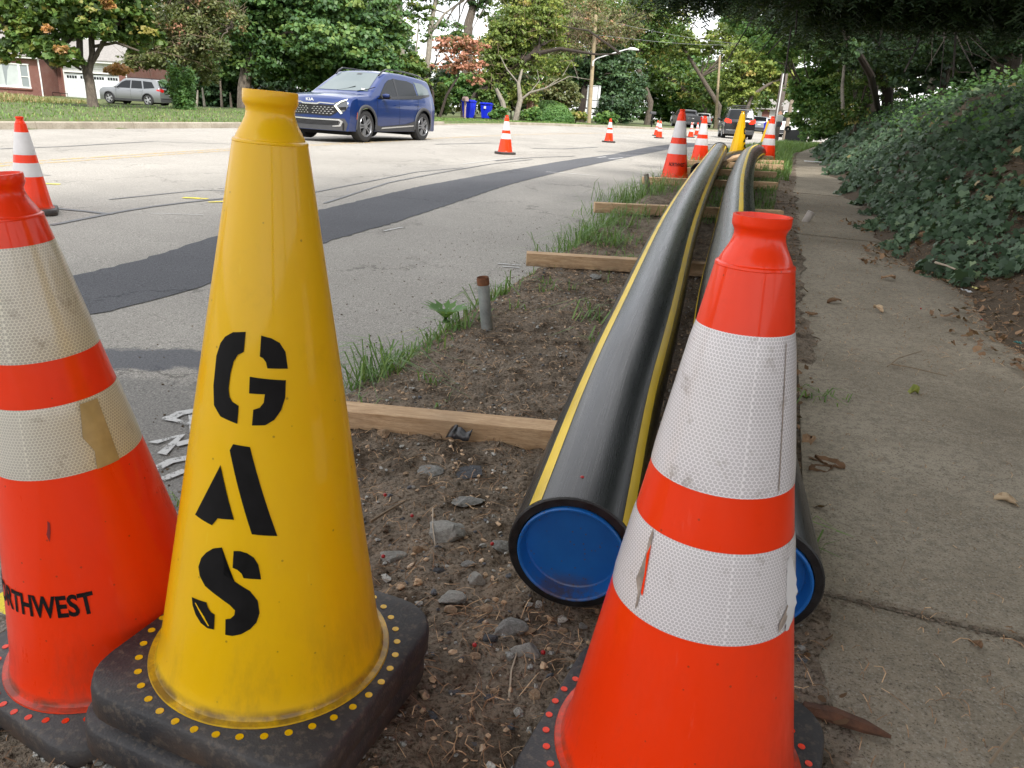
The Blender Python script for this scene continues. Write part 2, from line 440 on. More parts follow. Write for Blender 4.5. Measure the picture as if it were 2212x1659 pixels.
TAR = flatmat('crack_sealer_tar', (.10, .10, .105), .5, var=.2)
def line_on_road(name, pix, w, mat, dz=.006, jag=.01):
    P = [at(*p) for p in pix]; L = []; Rr = []
    for i, p in enumerate(P):
        t = (P[min(i+1, len(P)-1)]-P[max(0, i-1)]); t.z = 0; t.normalize(); nrm = Vector((-t.y, t.x, 0))
        L.append((p.x+nrm.x*w/2, p.y+nrm.y*w/2)); Rr.append((p.x-nrm.x*w/2, p.y-nrm.y*w/2))
    return strip(name, (L, Rr), mat, dz, jag=jag, sub=.12)
for pix, w in [([(110, 488), (240, 462), (330, 447), (420, 436), (500, 428), (560, 420)], .05), ([(105, 450), (190, 458), (240, 464)], .055),
               ([(235, 432), (330, 422), (440, 411), (500, 414)], .03), ([(0, 322), (140, 317), (330, 306), (510, 312)], .05),
               ([(700, 440), (840, 395), (960, 372), (1060, 355), (1150, 345)], .035), ([(640, 424), (760, 400), (900, 372), (1000, 363)], .03),
               ([(1070, 348), (1150, 341), (1240, 338)], .05), ([(1290, 328), (1400, 330), (1440, 332)], .08),
               ([(940, 312), (1000, 311), (1060, 309), (1110, 311)], .12), ([(1150, 321), (1220, 322), (1290, 318)], .09),
               ([(80, 377), (110, 380)], .02)]:
    line_on_road('tar_line', pix, w, TAR)
for pix, w in [([(60, 395), (95, 398), (130, 399)], .05), ([(395, 428), (420, 429), (448, 431)], .07), ([(450, 438), (478, 437), (500, 435)], .05)]:
    line_on_road('yellow_mark', pix, w, YSPRAY)
for pix, w in [([(360, 912), (395, 893), (430, 890)], .035), ([(330, 960), (370, 935), (395, 943), (392, 960), (350, 985)], .03), ([(355, 905), (410, 920)], .02),
               ([(380, 965), (420, 955)], .03), ([(330, 1020), (370, 1000), (420, 990)], .03), ([(350, 1040), (400, 1020)], .025), ([(415, 900), (420, 960)], .02),
               ([(325, 462), (370, 463), (440, 466)], .012), ([(1290, 341), (1310, 339)], .06), ([(1315, 344), (1345, 341)], .05), ([(1325, 347), (1350, 346)], .03),
               ([(1075, 571), (1105, 573), (1125, 575)], .02), ([(1085, 577), (1122, 580)], .02), ([(830, 500), (870, 492)], .02),
               ([(1250, 333), (1330, 335), (1400, 337)], .04), ([(1180, 372), (1290, 380)], .03), ([(1000, 355), (1080, 345), (1130, 340)], .03)]:
    line_on_road('white_mark', pix, w*1.1, WSPRAY, jag=.0)
line_on_road('yellow_mark', [(-10, 1318), (15, 1325), (45, 1340)], .05, YSPRAY, dz=.03)

# far kerb, cast in lengths
kt = NT('kerb_concrete'); co = kt.coord()
kc = kt.mix(kt.ramp(kt.noise(2, 5, .6, co), [(.3, 0), (.7, 1)]), (.25, .215, .165), (.40, .36, .29)); kc = kt.mix(kt.ramp(kt.noise(30, 4, .7, co), [(.35, .5), (.5, 0)]), kc, (.14, .12, .09))
kt.set(Base_Color=kc, Roughness=.9); kt.bump(kt.noise(60, 3, .7, co), .4, .01)
KERB = kt.m
kerb = tag(empty('far_kerb'), kind='structure')
y = 6.0
while y < 88:
    L = 2.6 if y < 40 else 3.5; gap = .015; low = 36.5 < y < 43 ; hgt = .05 if low else .145
    vs = []; n = 5
    for i in range(n+1):
        yy = y+gap+(L-2*gap)*i/n; x = xk(yy); g = G(x, yy)
        for dx, z in ((.01, -.05), (-.01, hgt-.02), (-.03, hgt), (-.17, hgt), (-.18, -.05)): vs.append((x+dx, yy, g+z))
    fs = [(i*5+k, i*5+k+1, (i+1)*5+k+1, (i+1)*5+k) for i in range(n) for k in range(4)]+[(0, 1, 2, 3, 4), tuple(n*5+k for k in (4, 3, 2, 1, 0))]
    link('kerb_length', new_mesh('kerb_length', vs, fs, KERB), kerb); y += L
# ================================================================== TRAFFIC CONES
def plastic(name, colr, tcol, rough=.32, dirt=.2):
    t = NT(name); co = t.coord(); X, Y, Z = t.sep(co)
    base = t.mix(t.ramp(t.noise(3.5, 4, .6, co), [(.35, 0), (.7, .35)]), colr, tuple(c*.82 for c in colr))
    st = t.noise(11, 6, .8, t.coord(scale=(1, 1, .25)))
    low = t.ramp(Z, [(.04, 1), (.22, .12), (.5, .03)])
    base = t.mix(t.math('MULTIPLY', t.ramp(st, [(.50, 0), (.63, dirt*1.6)]), low), base, (.10, .055, .03))
    sm_ = t.noise(5, 6, .8, co); base = t.mix(t.ramp(sm_, [(.57, 0), (.72, dirt)]), base, tuple(c*.45 for c in colr))
    crease = t.math('MULTIPLY', t.ramp(Z, [(.0565, 0), (.0590, .85), (.0625, .85), (.074, 0)]), t.ramp(t.noise(25, 4, .7, co), [(.35, .2), (.6, 1)])); base = t.mix(crease, base, (.09, .055, .03))
    spk = t.voro(34, co); base = t.mix(t.ramp(spk, [(.045, .55), (.07, 0)]), base, (.12, .05, .02))
    scr = t.noise(40, 3, .8, t.coord(scale=(1.5, 1.5, .12))); base = t.mix(t.ramp(scr, [(.66, 0), (.72, .22)]), base, tuple(min(1, c*1.3+.08) for c in colr))
    t.set(Base_Color=base, Roughness=t.ramp(st, [(.35, rough-.06), (.7, rough+.22)])); t.b.inputs['Specular IOR Level'].default_value = .26; t.b.inputs['Coat Weight'].default_value = .4; t.b.inputs['Coat Roughness'].default_value = .06
    tr = t.n('BsdfTranslucent'); t.put(tr.inputs[0], tcol); ms = t.n('MixShader'); ms.inputs[0].default_value = .2
    t.l(t.b.outputs[0], ms.inputs[1]); t.l(tr.outputs[0], ms.inputs[2]); t.l(ms.outputs[0], t.out.inputs['Surface'])
    t.bump(t.noise(14, 3, .6, co), .08, .01); return t.m
ORANGE = plastic('cone_orange', (1.0, .048, .003), (1, .08, .005)); YELLOW = plastic('cone_yellow', (.92, .56, .002), (1, .46, .0), .34, .16)
def rubber():
    t = NT('black_rubber'); co = t.coord(); f = t.noise(3, 6, .7, co); g = t.noise(75, 3, .7, co)
    c = t.mix(t.ramp(f, [(.38, 0), (.68, 1)]), (.016, .016, .020), (.045, .043, .044)); c = t.mix(t.ramp(g, [(.52, 0), (.68, .5)]), c, (.15, .12, .09))
    X, Y, Z = t.sep(co); c = t.mix(t.math('MULTIPLY', t.ramp(Z, [(.0, .9), (.045, .1)]), t.ramp(t.noise(9, 5, .75, co), [(.4, 0), (.6, 1)])), c, (.10, .062, .04))
    t.set(Base_Color=c, Roughness=.55); t.b.inputs['Specular IOR Level'].default_value = .4; t.bump(t.voro(260, co), .35, .0012); return t.m
RUBBER = rubber()
def hexfilm(name, base, line, cell=.0051):
    t = NT(name); uv = t.n('TexCoord').outputs['UV']; m = t.n('VectorMath', operation='SCALE'); t.l(uv, m.inputs[0]); m.inputs['Scale'].default_value = 1/cell
    r = (1, 1.7320508, 1); h = (.5, .8660254, .5)
    def cellof(v):
        a = t.n('VectorMath', operation='MODULO'); t.l(v, a.inputs[0]); a.inputs[1].default_value = r
        b = t.n('VectorMath', operation='SUBTRACT'); t.l(a.outputs[0], b.inputs[0]); b.inputs[1].default_value = h; return b.outputs[0]
    sh = t.n('VectorMath', operation='SUBTRACT'); t.l(m.outputs[0], sh.inputs[0]); sh.inputs[1].default_value = h
    def hexd(v):
        x, y, z = t.sep(v); x = t.math('ABSOLUTE', x); y = t.math('ABSOLUTE', y)
        return t.math('MAXIMUM', x, t.math('ADD', t.math('MULTIPLY', x, .5), t.math('MULTIPLY', y, .8660254)))
    d = t.math('MINIMUM', hexd(cellof(m.outputs[0])), hexd(cellof(sh.outputs[0])))
    k = t.ramp(d, [(.37, 0), (.44, 1)])
    co = t.coord(); c = t.mix(t.ramp(t.noise(5, 5, .7, co), [(.35, 0), (.7, .6)]), base, tuple(x*.72 for x in base))
    c = t.mix(k, c, line)
    c = t.mix(t.ramp(t.noise(18, 5, .8, co), [(.58, 0), (.68, .45)]), c, (.16, .12, .08))
    t.set(Base_Color=c, Roughness=.28, Metallic=.0); t.b.inputs['Coat Weight'].default_value = .5; t.b.inputs['Coat Roughness'].default_value = .12
    t.bump(k, .15, .0006); return t.m
FILM = hexfilm('honeycomb_reflective_film', (.56, .52, .535), (.82, .78, .79)); FILM_OLD = hexfilm('yellowed_honeycomb_film', (.47, .43, .37), (.70, .66, .57))
FILM_FAR = flatmat('reflective_film', (.62, .60, .60), .35, var=.1)
INK = flatmat('black_stencil_ink', (.008, .0075, .008), .6, var=.4, scale=40, spec=.12)

CL = .82
def cone_r(h, L=CL):
    k = h/(.925*L)
    return .172-(.172-.047)*min(k, 1.0)
def cone_parts(root, plas, film, zf, L=CL, bands=None, n=64, rz=0.0, slab=True, dots=True, hang=.038):
    if slab:
        side = .208; rc = .075; prof = []
        pts = []
        for q, (cx, cy) in enumerate(((1, 1), (-1, 1), (-1, -1), (1, -1))):
            for k in range(7):
                a = q*PI/2+k/6*PI/2; pts.append(((side-rc)*cx+rc*math.cos(a), (side-rc)*cy+rc*math.sin(a)))
        rings = [(.95, 0), (1, .006), (1.0, .036), (.985, .047), (.955, zf-.0005 if zf < .06 else .0545)]
        if zf < .06: pass
        z0 = zf-.055
        vs = []; fs = []; m = len(pts)
        for s_, z in [(.95, 0), (1, .008), (1.0, .036), (.99, .050), (.972, .055)]:
            for p in pts: vs.append((p[0]*s_, p[1]*s_, z0+z))
        for i in range(4):
            for k in range(m): fs.append((i*m+k, i*m+(k+1) % m, (i+1)*m+(k+1) % m, (i+1)*m+k))
        fs.append(tuple(4*m+k for k in range(m))); fs.append(tuple(range(m-1, -1, -1)))
        b = link('base', new_mesh('base', vs, fs, RUBBER, True), root, rot=(0, 0, rz))
        if dots:
            db = MB().lathe([(.0056, -.001), (.0056, .0008)], 12, cap=True)
            d0 = db.build('dot', plas, b)
            for k in range(38):
                a = 2*PI*k/38; d = d0 if k == 0 else d0.copy()
                if k: col.objects.link(d)
                d.parent = b; rr = .1985
                d.location = (rr*math.cos(a), rr*math.sin(a), zf)
    # body: flange, wall, shoulder, neck, rim, inner wall
    prof = [(.1855, zf+.001), (.1845, zf+.0035), (.176, zf+.0045), (.1725, zf+.010)]
    for k in range(1, 24):
        h = .010+(.925*L-.010)*k/23; prof.append((cone_r(h, L), zf+h))
    S = zf+.925*L
    prof += [(.0474, S+.001), (.0466, S+.0035), (.0435, S+.005), (.0425, S+.008), (.0390, S+.015), (.0345, S+.023), (.0312, S+.031), (.0300, S+.037), (.0304, S+.042), (.0325, S+.046),
             (.0338, S+.048), (.0342, S+.051), (.0340, S+.0600), (.0335, zf+L), (.0308, zf+L), (.0292, S+.052), (.0265, S+.038), (.030, S+.02), (.038, S+.002)]
    for k in range(8): prof.append((cone_r(.9*L-(.9*L-.02)*k/7, L)-.003, zf+.9*L-(.9*L-.02)*k/7))
    MB().lathe(prof, n).build('cone_body', plas, root, smooth=True, angle=28)
    for (a, b, fm, off, kind) in (bands or []):
        vs = []; uv = []; fs = []; m = 8
        for i in range(m+1):
            h = L*(a+(b-a)*i/m); r = cone_r(h, L)+off+(0 if 0 < i < m else -.0012)
            for k in range(n+1):
                w = 2*PI*k/n; vs.append((r*math.cos(w-PI/2), r*math.sin(w-PI/2), zf+h)); uv.append((w*(cone_r(L*(a+b)/2, L)), h*1.01+.3))
        for i in range(m):
            for k in range(n): q = i*(n+1)+k; fs.append((q, q+1, q+n+2, q+n+1))
        me = new_mesh(kind, vs, fs, fm, True); ul = me.uv_layers.new(name='uv')
        li = np.empty(len(me.loops), dtype=np.int32); me.loops.foreach_get('vertex_index', li)
        ul.data.foreach_set('uv', np.array(uv, dtype=np.float32)[li].ravel()); link(kind, me, root)
def wrap_mesh(name, polys, mat, root, zf, L=CL, off=.0010, step=.006):
    "flat shapes (arc angle, height) laid onto the cone wall"
    bm = bmesh.new()
    for P in polys:
        vs = [bm.verts.new((a*.12, h, 0)) for a, h in P]; bm.faces.new(vs)
    bmesh.ops.triangulate(bm, faces=bm.faces)
    xsv = [v.co.x for v in bm.verts]; x = min(xsv)+step
    while x < max(v.co.x for v in bm.verts):
        bmesh.ops.bisect_plane(bm, geom=bm.verts[:]+bm.edges[:]+bm.faces[:], plane_co=(x, 0, 0), plane_no=(1, 0, 0)); x += step
    for v in bm.verts:
        a = v.co.x/.12; h = v.co.y; r = cone_r(h, L)+off; v.co = Vector((r*math.sin(a), -r*math.cos(a), zf+h))
    me = bpy.data.meshes.new(name); bmesh.ops.recalc_face_normals(bm, faces=bm.faces); bm.to_mesh(me); bm.free(); me.materials.append(mat)
    return link(name, me, root)
def text_mesh(body, size=1.0):
    cu = bpy.data.curves.new('txt', 'FONT'); cu.body = body; cu.size = size; cu.resolution_u = 3; cu.offset = .028*size
    ob = bpy.data.objects.new('txt', cu); col.objects.link(ob)
    bpy.context.view_layer.update()
    me = bpy.data.meshes.new_from_object(ob.evaluated_get(bpy.context.evaluated_depsgraph_get()))
    bpy.data.objects.remove(ob); return me
def wrap_text(name, body, a0, a1, h0, h1, root, zf, L=CL, mat=INK):
    me = text_mesh(body); bm = bmesh.new(); bm.from_mesh(me); xsv = [v.co.x for v in bm.verts]; ysv = [v.co.y for v in bm.verts]
    X0, X1, Y0, Y1 = min(xsv), max(xsv), min(ysv), max(ysv); bmesh.ops.triangulate(bm, faces=bm.faces)
    for v in bm.verts: v.co = Vector(((v.co.x-X0)/(X1-X0), (v.co.y-Y0)/(Y1-Y0), 0))
    for k in range(1, 34): bmesh.ops.bisect_plane(bm, geom=bm.verts[:]+bm.edges[:]+bm.faces[:], plane_co=(k/34, 0, 0), plane_no=(1, 0, 0))
    for v in bm.verts:
        a = a0+(a1-a0)*v.co.x; h = h0+(h1-h0)*v.co.y; r = cone_r(h, L)+.0010; v.co = Vector((r*math.sin(a), -r*math.cos(a), zf+h))
    m2 = bpy.data.meshes.new(name); bm.to_mesh(m2); bm.free(); m2.materials.append(mat); return link(name, m2, root)
def lean(B, T):
    "rotation that lays the z axis along B->T without twisting"
    d = (Vector(T)-Vector(B)).normalized(); q = Vector((0, 0, 1)).rotation_difference(d); return q.to_euler()

# --- the yellow GAS cone
B, T = Vector((-.3608, 1.0277, .2441)), Vector((-.3257, 1.0277, 1.0849)); YL = (T-B).length
rt = lean(B, T); up = (T-B).normalized(); zf = .055
yc = tag(empty('traffic_cone', B-up*zf, rt), 'yellow cone lettered GAS in black, large in front with its own black base', 'traffic cone', 'traffic cones along the road works')
cone_parts(yc, YELLOW, None, zf, YL, [], n=96, rz=math.radians(-19.4))
GL = {'letter': [[(-.078,.549),(-.284,.546),(-.42,.538),(-.50,.528),(-.557,.510),(-.551,.47),(-.501,.445),(-.376,.433),(-.128,.428),(-.122,.452),(-.215,.456),(-.262,.462),(-.285,.472),(-.275,.492),(-.24,.508),(-.18,.518),(-.092,.523)],
 [(.154,.546),(.30,.543),(.42,.537),(.50,.525),(.524,.503),(.245,.504),(.225,.512),(.185,.517),(.139,.519)],
 [(.009,.492),(.491,.488),(.475,.465),(.42,.449),(.33,.436),(.22,.429),(.06,.428),(.071,.449),(.15,.452),(.20,.459),(.214,.470),(.009,.470)]]}
AL = [[(-.313,.368),(-.103,.297),(-.294,.294),(-.358,.282),(-.622,.286)], [(-.205,.391),(-.166,.4),(.044,.399),(.352,.276),(.094,.279)]]
SL = [[(-.218,.255),(-.32,.250),(-.40,.241),(-.46,.230),(-.485,.216),(-.455,.204),(-.378,.193),(-.212,.183),(-.10,.175),(-.045,.168),(-.05,.161),(-.085,.155),(-.132,.153),(-.126,.13),(-.06,.130),(.02,.134),(.10,.142),(.155,.152),(.182,.166),(.165,.184),(.09,.198),(-.063,.21),(-.20,.218),(-.262,.222),(-.265,.227),(-.218,.231)],
 [(-.088,.253),(-.02,.254),(.051,.252),(.12,.246),(.165,.236),(.193,.215),(.024,.216),(.005,.222),(-.04,.227),(-.09,.229)],
 [(-.532,.168),(-.344,.17),(-.322,.163),(-.285,.158),(-.243,.156),(-.24,.134),(-.31,.133),(-.387,.137),(-.46,.146),(-.51,.157)]]
# measured on the wall: heights from the flange, angles from the -y side
for nm, P in (('letter_g', GL['letter']), ('letter_a', AL), ('letter_s', SL)): wrap_mesh('letter', P, INK, yc, zf, YL)
wrap_mesh('scratch', [[(-.478, .163), (-.465, .1635), (-.36, .150), (-.29, .138), (-.30, .137), (-.37, .147)]], YELLOW, yc, zf, YL, off=.0018)
lb = MB(); 
lowb = tag(empty('cone_base', (B.x-.012, B.y-.006, B.z-.112)), 'black rubber base plate lying under the base of the yellow cone', 'cone base')
cb = None
def slab_mesh(root, rz, zf=.055):
    pts = []; side = .210; rc = .075
    for q, (cx, cy) in enumerate(((1, 1), (-1, 1), (-1, -1), (1, -1))):
        for k in range(7):
            a = q*PI/2+k/6*PI/2; pts.append(((side-rc)*cx+rc*math.cos(a), (side-rc)*cy+rc*math.sin(a)))
    vs = []; fs = []; m = len(pts)
    for s_, z in [(.95, 0), (1, .008), (1.0, .036), (.99, .050), (.972, .055)]:
        for p in pts: vs.append((p[0]*s_, p[1]*s_, z))
    for i in range(4):
        for k in range(m): fs.append((i*m+k, i*m+(k+1) % m, (i+1)*m+(k+1) % m, (i+1)*m+k))
    fs.append(tuple(4*m+k for k in range(m))); fs.append(tuple(range(m-1, -1, -1)))
    return link('rubber_plate', new_mesh('rubber_plate', vs, fs, RUBBER, True), root, rot=(0, 0, rz))
slab_mesh(lowb, math.radians(-20.5))

BANDS = [(.355, .505, FILM, .0016, 'collar'), (.592, .835, FILM, .0016, 'collar')]
def orange_cone(loc, label, rz=0, rot=(0, 0, 0), L=CL, bands=BANDS, n=64, dots=True):
    t = tag(empty('traffic_cone', loc, rot), label, 'traffic cone', 'traffic cones along the road works')
    cone_parts(t, ORANGE, FILM, .055, L, bands, n=n, rz=rz, dots=dots); return t
# --- right front cone
rc_ = orange_cone((.283, .926, .125), 'orange cone right in front of the blue pipe cap, its lower white collar torn', math.radians(-24), L=.80, n=96)
TORN = flatmat('torn_film_edge', (.30, .24, .20), .8, var=.5, scale=60)
wrap_mesh('tear', [[(-1.08, .330), (-1.06, .345), (-1.035, .368), (-1.05, .39), (-1.03, .405), (-1.00, .398), (-.985, .365), (-.975, .335), (-.955, .30), (-.98, .292), (-1.0, .315)]], TORN, rc_, .055, .80, off=.0026)
wrap_mesh('tear', [[(-1.02, .37), (-.99, .385), (-.965, .36), (-.93, .325), (-.925, .315), (-.955, .318), (-.975, .345)]], ORANGE, rc_, .055, .80, off=.0030)
wrap_mesh('tear', [[(.66, .29), (.80, .30), (.95, .325), (1.02, .37), (1.0, .375), (.93, .35), (.80, .318), (.66, .303)]], TORN, rc_, .055, .80, off=.0026)
# a flap of film that has come away on the right
vs = []; fs = []
for i in range(13):
    h = .285+(.385-.285)*i/12; s = math.sin(PI*i/12)
    for j in range(5):
        u = j/4; a = .80+.12*u; r = cone_r(h, .8)+.002+.006*s*u+.0012*math.sin(i*2.7+j); vs.append((r*math.sin(a+.05*s*u), -r*math.cos(a+.05*s*u), .055+h))
for i in range(12):
    for j in range(4): q = i*5+j; fs.append((q, q+1, q+6, q+5))
link('film_flap', new_mesh('film_flap', vs, fs, FILM_FAR, True), rc_)
wrap_mesh('film_seam', [[(.56, .48), (.585, .48), (.63, .66), (.605, .66)]], TORN, rc_, .055, .80, off=.0022)
# --- left front cone
B2 = Vector((-.69, 1.16, .13)); T2 = B2+Vector((-.064, -.04, .82)); rt2 = lean(B2, T2)
lc_ = orange_cone(B2-(T2-B2).normalized()*.055, 'orange cone at the left edge of the photo lettered NORTHWEST, with yellowed collars', math.radians(-30), rt2, L=.825,
                  bands=[(.468, .600, FILM_OLD, .0016, 'collar'), (.682, .882, FILM_OLD, .0016, 'collar')], n=96)
wrap_text('lettering', 'NORTHWEST', -1.10, .45, .160, .198, lc_, .055, .825)
wrap_mesh('gouge', [[(.10, .300), (.125, .310), (.14, .322), (.165, .318), (.15, .304), (.135, .296), (.12, .288)]], flatmat('gouge_red', (.22, .02, .02), .8), lc_, .055, .825)
wrap_mesh('collar_brown_patch', [[(.86, .386), (1.20, .386), (1.20, .49), (.90, .49), (.80, .44), (.90, .415)]], flatmat('brown_film', (.36, .27, .14), .35, var=.2, scale=30), lc_, .055, .825, off=.0028)  # brown patch on the right of the lower collar

# --- cones farther off
def far_cone(px, py, label, scale=1.0, dz=0.0, tall=None, src=None, yaw=0, P=None):
    P = P or at(px, py, dz); c = copy_tree(src or proto_far); c.location = P; c.scale = (scale,)*3; c.rotation_euler = (0, 0, yaw); c['label'] = label; return c
FB = [(.355, .505, FILM_FAR, .0016, 'collar'), (.592, .835, FILM_FAR, .0016, 'collar')]
nw = orange_cone(Vector((1.94, 10.35, G(2.05, 10.35)+.115)), 'orange cone lettered NORTHWEST beside the left black pipe', .3, L=.84, bands=FB, n=32, dots=False)
a_ = math.atan2(0-2.05, 10.35) 
wrap_text('lettering', 'NORTHWEST', -.62-.2, .85-.2, .150, .195, nw, .055, .84)
proto_far = orange_cone(Vector((-3.92, 6.2, G(-3.92, 6.2)+.004)), 'orange cone standing on the open road right behind the left front cone', .5, L=.82, bands=FB, n=32, dots=False)
proto_far.scale = (.84,)*3
far_cone(1091, 333, 'small orange cone alone on the road to the right of the blue car', .83)
far_cone(1323, 304, 'small orange cone on the road in front of the white signboard pole', .84, P=Vector((2.65, 26.2, G(2.65, 26.2)+.004)))
far_cone(1431, 298, 'small orange cone left of the dark pickup truck, the front one of two', .84, P=Vector((5.85, 36.0, G(5.6, 36)+.004)))
far_cone(1424, 293, 'small orange cone half hidden behind the cone left of the pickup truck', .84, P=Vector((6.45, 40.5, G(5.9, 40)+.004)))
far_cone(1492, 290, 'tiny orange cone on the road just right of the NORTHWEST cone by the pipe', .84, P=Vector((8.35, 41.5, G(8.9, 41)+.004)))
far_cone(1503, 287, 'tiny orange cone on the road below the wheels of the dark pickup truck', .84, P=Vector((10.1, 48.5, G(11, 48)+.004)))
far_cone(1530, 345, 'orange cone between the NORTHWEST cone and the black car with lit tail lights', .98, P=Vector((3.28, 15.2, G(3.4, 15.2)+.06)), yaw=.4)
far_cone(1658, 345, 'orange cone on the grass behind the far end of the right black pipe', 1.0, P=Vector((4.68, 15.7, G(5.35, 15.55)+.115)), yaw=.2)
fy = tag(empty('traffic_cone', (4.06, 15.55, G(4.46, 15.6)+.15)), 'yellow cone lettered GAS far off on the lumber between the two pipes', 'traffic cone', 'traffic cones along the road works')
cone_parts(fy, YELLOW, None, .055, .84, [], n=10, rz=.3, dots=False)
for nm, P in (('letter', GL['letter']), ('letter', AL), ('letter', SL)):
    PP = [[(a*1.0+1.05+.22*0, h*1.0) for a, h in p] for p in P]; wrap_mesh(nm, PP, INK, fy, .055, .84, off=.004)
ff = tag(empty('traffic_cone', (9.38, 32.0, G(9.6, 32)+.1)), 'far yellow cone just left of the orange cone on the grass', 'traffic cone', 'traffic cones along the road works')
cone_parts(ff, YELLOW, None, .055, .84, [], n=16, dots=False)
# ================================================================== GAS PIPES AND LUMBER
def catmull(P, sub=10):
    P = [Vector(p) for p in P]; out = []
    for i in range(len(P)-1):
        p0 = P[max(0, i-1)]; p1 = P[i]; p2 = P[i+1]; p3 = P[min(len(P)-1, i+2)]
        if i == 0: p0 = p1*2-p2
        if i == len(P)-2: p3 = p2*2-p1
        for k in range(sub):
            t = k/sub
            out.append(.5*((2*p1)+(p2-p0)*t+(2*p0-5*p1+4*p2-p3)*t*t+(3*p1-p0-3*p2+p3)*t**3))
    out.append(P[-1]); return out
def hdpe():
    t = NT('black_pipe_plastic'); uv = t.n('TexCoord').outputs['UV']
    m = t.n('Mapping'); t.l(uv, m.inputs[0]); m.inputs['Scale'].default_value = (60, .8, 1)
    f = t.noise(4, 4, .7, m.outputs[0]); co = t.coord(); g = t.noise(3, 6, .7, co)
    m2 = t.n('Mapping'); t.l(uv, m2.inputs[0]); m2.inputs['Scale'].default_value = (2, 10, 1); sc = t.noise(6, 5, .85, m2.outputs[0])
    c = t.mix(t.ramp(g, [(.4, 0), (.7, 1)]), (.006, .007, .009), (.014, .015, .018)); c = t.mix(t.ramp(f, [(.60, 0), (.80, .16)]), c, (.05, .052, .055))
    c = t.mix(t.ramp(sc, [(.63, 0), (.69, .5)]), c, (.16, .155, .15))
    # grit and dust gather along the far length
    c = t.mix(t.ramp(t.noise(22, 5, .8, co), [(.66, 0), (.70, .4)]), c, (.10, .085, .07))
    t.set(Base_Color=c, Roughness=t.ramp(f, [(.3, .24), (.7, .34)])); t.b.inputs['Specular IOR Level'].default_value = .42
    t.bump(t.math('ADD', f, t.math('MULTIPLY', sc, .7)), .045, .002); return t.m
HDPE = hdpe()
HDPE_EDGE = flatmat('cut_pipe_edge', (.008, .008, .009), .4, var=.5, scale=40, bump=.3); STRIPE = flatmat('yellow_pipe_stripe', (.68, .47, .02), .38, var=.14, scale=5)
def cap_mat():
    t = NT('blue_cap_plastic'); co = t.coord(); c = t.mix(t.ramp(t.noise(5, 5, .7, co), [(.4, 0), (.7, 1)]), (.008, .11, .40), (.010, .14, .48))
    X, Y, Z = t.sep(co); d = t.voro(70, co); c = t.mix(t.ramp(d, [(.10, .7), (.16, 0)]), c, (.10, .06, .035))
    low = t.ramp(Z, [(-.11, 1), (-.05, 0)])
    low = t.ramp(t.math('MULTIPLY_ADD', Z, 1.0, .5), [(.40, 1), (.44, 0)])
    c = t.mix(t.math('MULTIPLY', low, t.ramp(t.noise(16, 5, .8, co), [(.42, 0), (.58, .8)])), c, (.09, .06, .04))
    t.set(Base_Color=c, Roughness=.38); return t.m
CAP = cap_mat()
def pipe(name, label, path, rad, stripes, cap0=True, group='black gas pipes laid along the verge'):
    P = catmull(path, 12); n = 48; root = tag(empty(name, path[0]), label, 'pipe', group); o0 = Vector(path[0])
    m = len(P); frames = []
    for i in range(m):
        t = (P[min(i+1, m-1)]-P[max(0, i-1)]).normalized(); a = t.cross(Vector((0, 0, 1))).normalized(); b = a.cross(t).normalized(); frames.append((P[i]-o0, a, b, t))
    def tube(nm, r, k0, k1, mat, nn, smooth=True):
        vs = []; uv = []; fs = []; L = 0
        for i, (c, a, b, t) in enumerate(frames):
            if i: L += (P[i]-P[i-1]).length
            for k in range(nn+1):
                w = k0+(k1-k0)*k/nn; vs.append(c+(a*math.cos(w)+b*math.sin(w))*r); uv.append((w/(2*PI), L))
        for i in range(m-1):
            for k in range(nn): q = i*(nn+1)+k; fs.append((q, q+1, q+nn+2, q+nn+1))
        me = new_mesh(nm, vs, fs, mat, smooth); ul = me.uv_layers.new(name='uv'); li = np.empty(len(me.loops), dtype=np.int32); me.loops.foreach_get('vertex_index', li)
        ul.data.foreach_set('uv', np.array(uv, dtype=np.float32)[li].ravel()); return link(nm, me, root)
    tube('pipe_wall', rad, 0, 2*PI, HDPE, n)
    for s in stripes:
        s = math.radians(s); tube('stripe', rad+.0009, s-.115, s+.115, STRIPE, 4)
    def orient(i, sgn):
        c, a, b, t = frames[i]; t = t*sgn; return c, Matrix((a, b*sgn if False else a.cross(t)*-1, t)).transposed() if False else Matrix(((a.x, b.x, t.x), (a.y, b.y, t.y), (a.z, b.z, t.z)))
    for i, sg in ((0, -1), (m-1, 1)):
        c, R = orient(i, sg)
        MB().lathe([(rad+.0002, 0), (rad+.0002, .004), (rad-.003, .007), (rad-.018, .007), (rad-.020, .003), (rad-.021, -.06)], n, c=c, rot=R).build('cut_edge', HDPE_EDGE, root, smooth=True, angle=30)
        if i == 0 and cap0:
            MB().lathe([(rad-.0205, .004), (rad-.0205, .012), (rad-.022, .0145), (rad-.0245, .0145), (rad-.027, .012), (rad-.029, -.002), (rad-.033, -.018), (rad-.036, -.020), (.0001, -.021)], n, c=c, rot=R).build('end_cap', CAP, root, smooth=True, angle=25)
        else:
            MB().lathe([(rad-.021, -.06), (.001, -.062)], n, c=c, rot=R).build('pipe_bore', HDPE_EDGE, root)
    if label.startswith('left'):
        c, R = orient(m-1, 1); MB().lathe([(rad, -.07), (rad+.014, -.065), (rad+.014, .0), (rad, .006)], n, c=c, rot=R).build('end_ring', HDPE_EDGE, root, smooth=True, angle=30)
    return root
PR = .131
pipe('gas_pipe', 'left black gas pipe with yellow stripes and a fully visible blue cap', [(.141, 1.351, .246), (.28, 1.99, .292), (.46, 2.72, .353), (.96, 4.83, .425), (1.70, 7.75, .49), (2.66, 11.4, .57), (3.32, 13.9, .62)], PR, [38, 128, 218, 308])
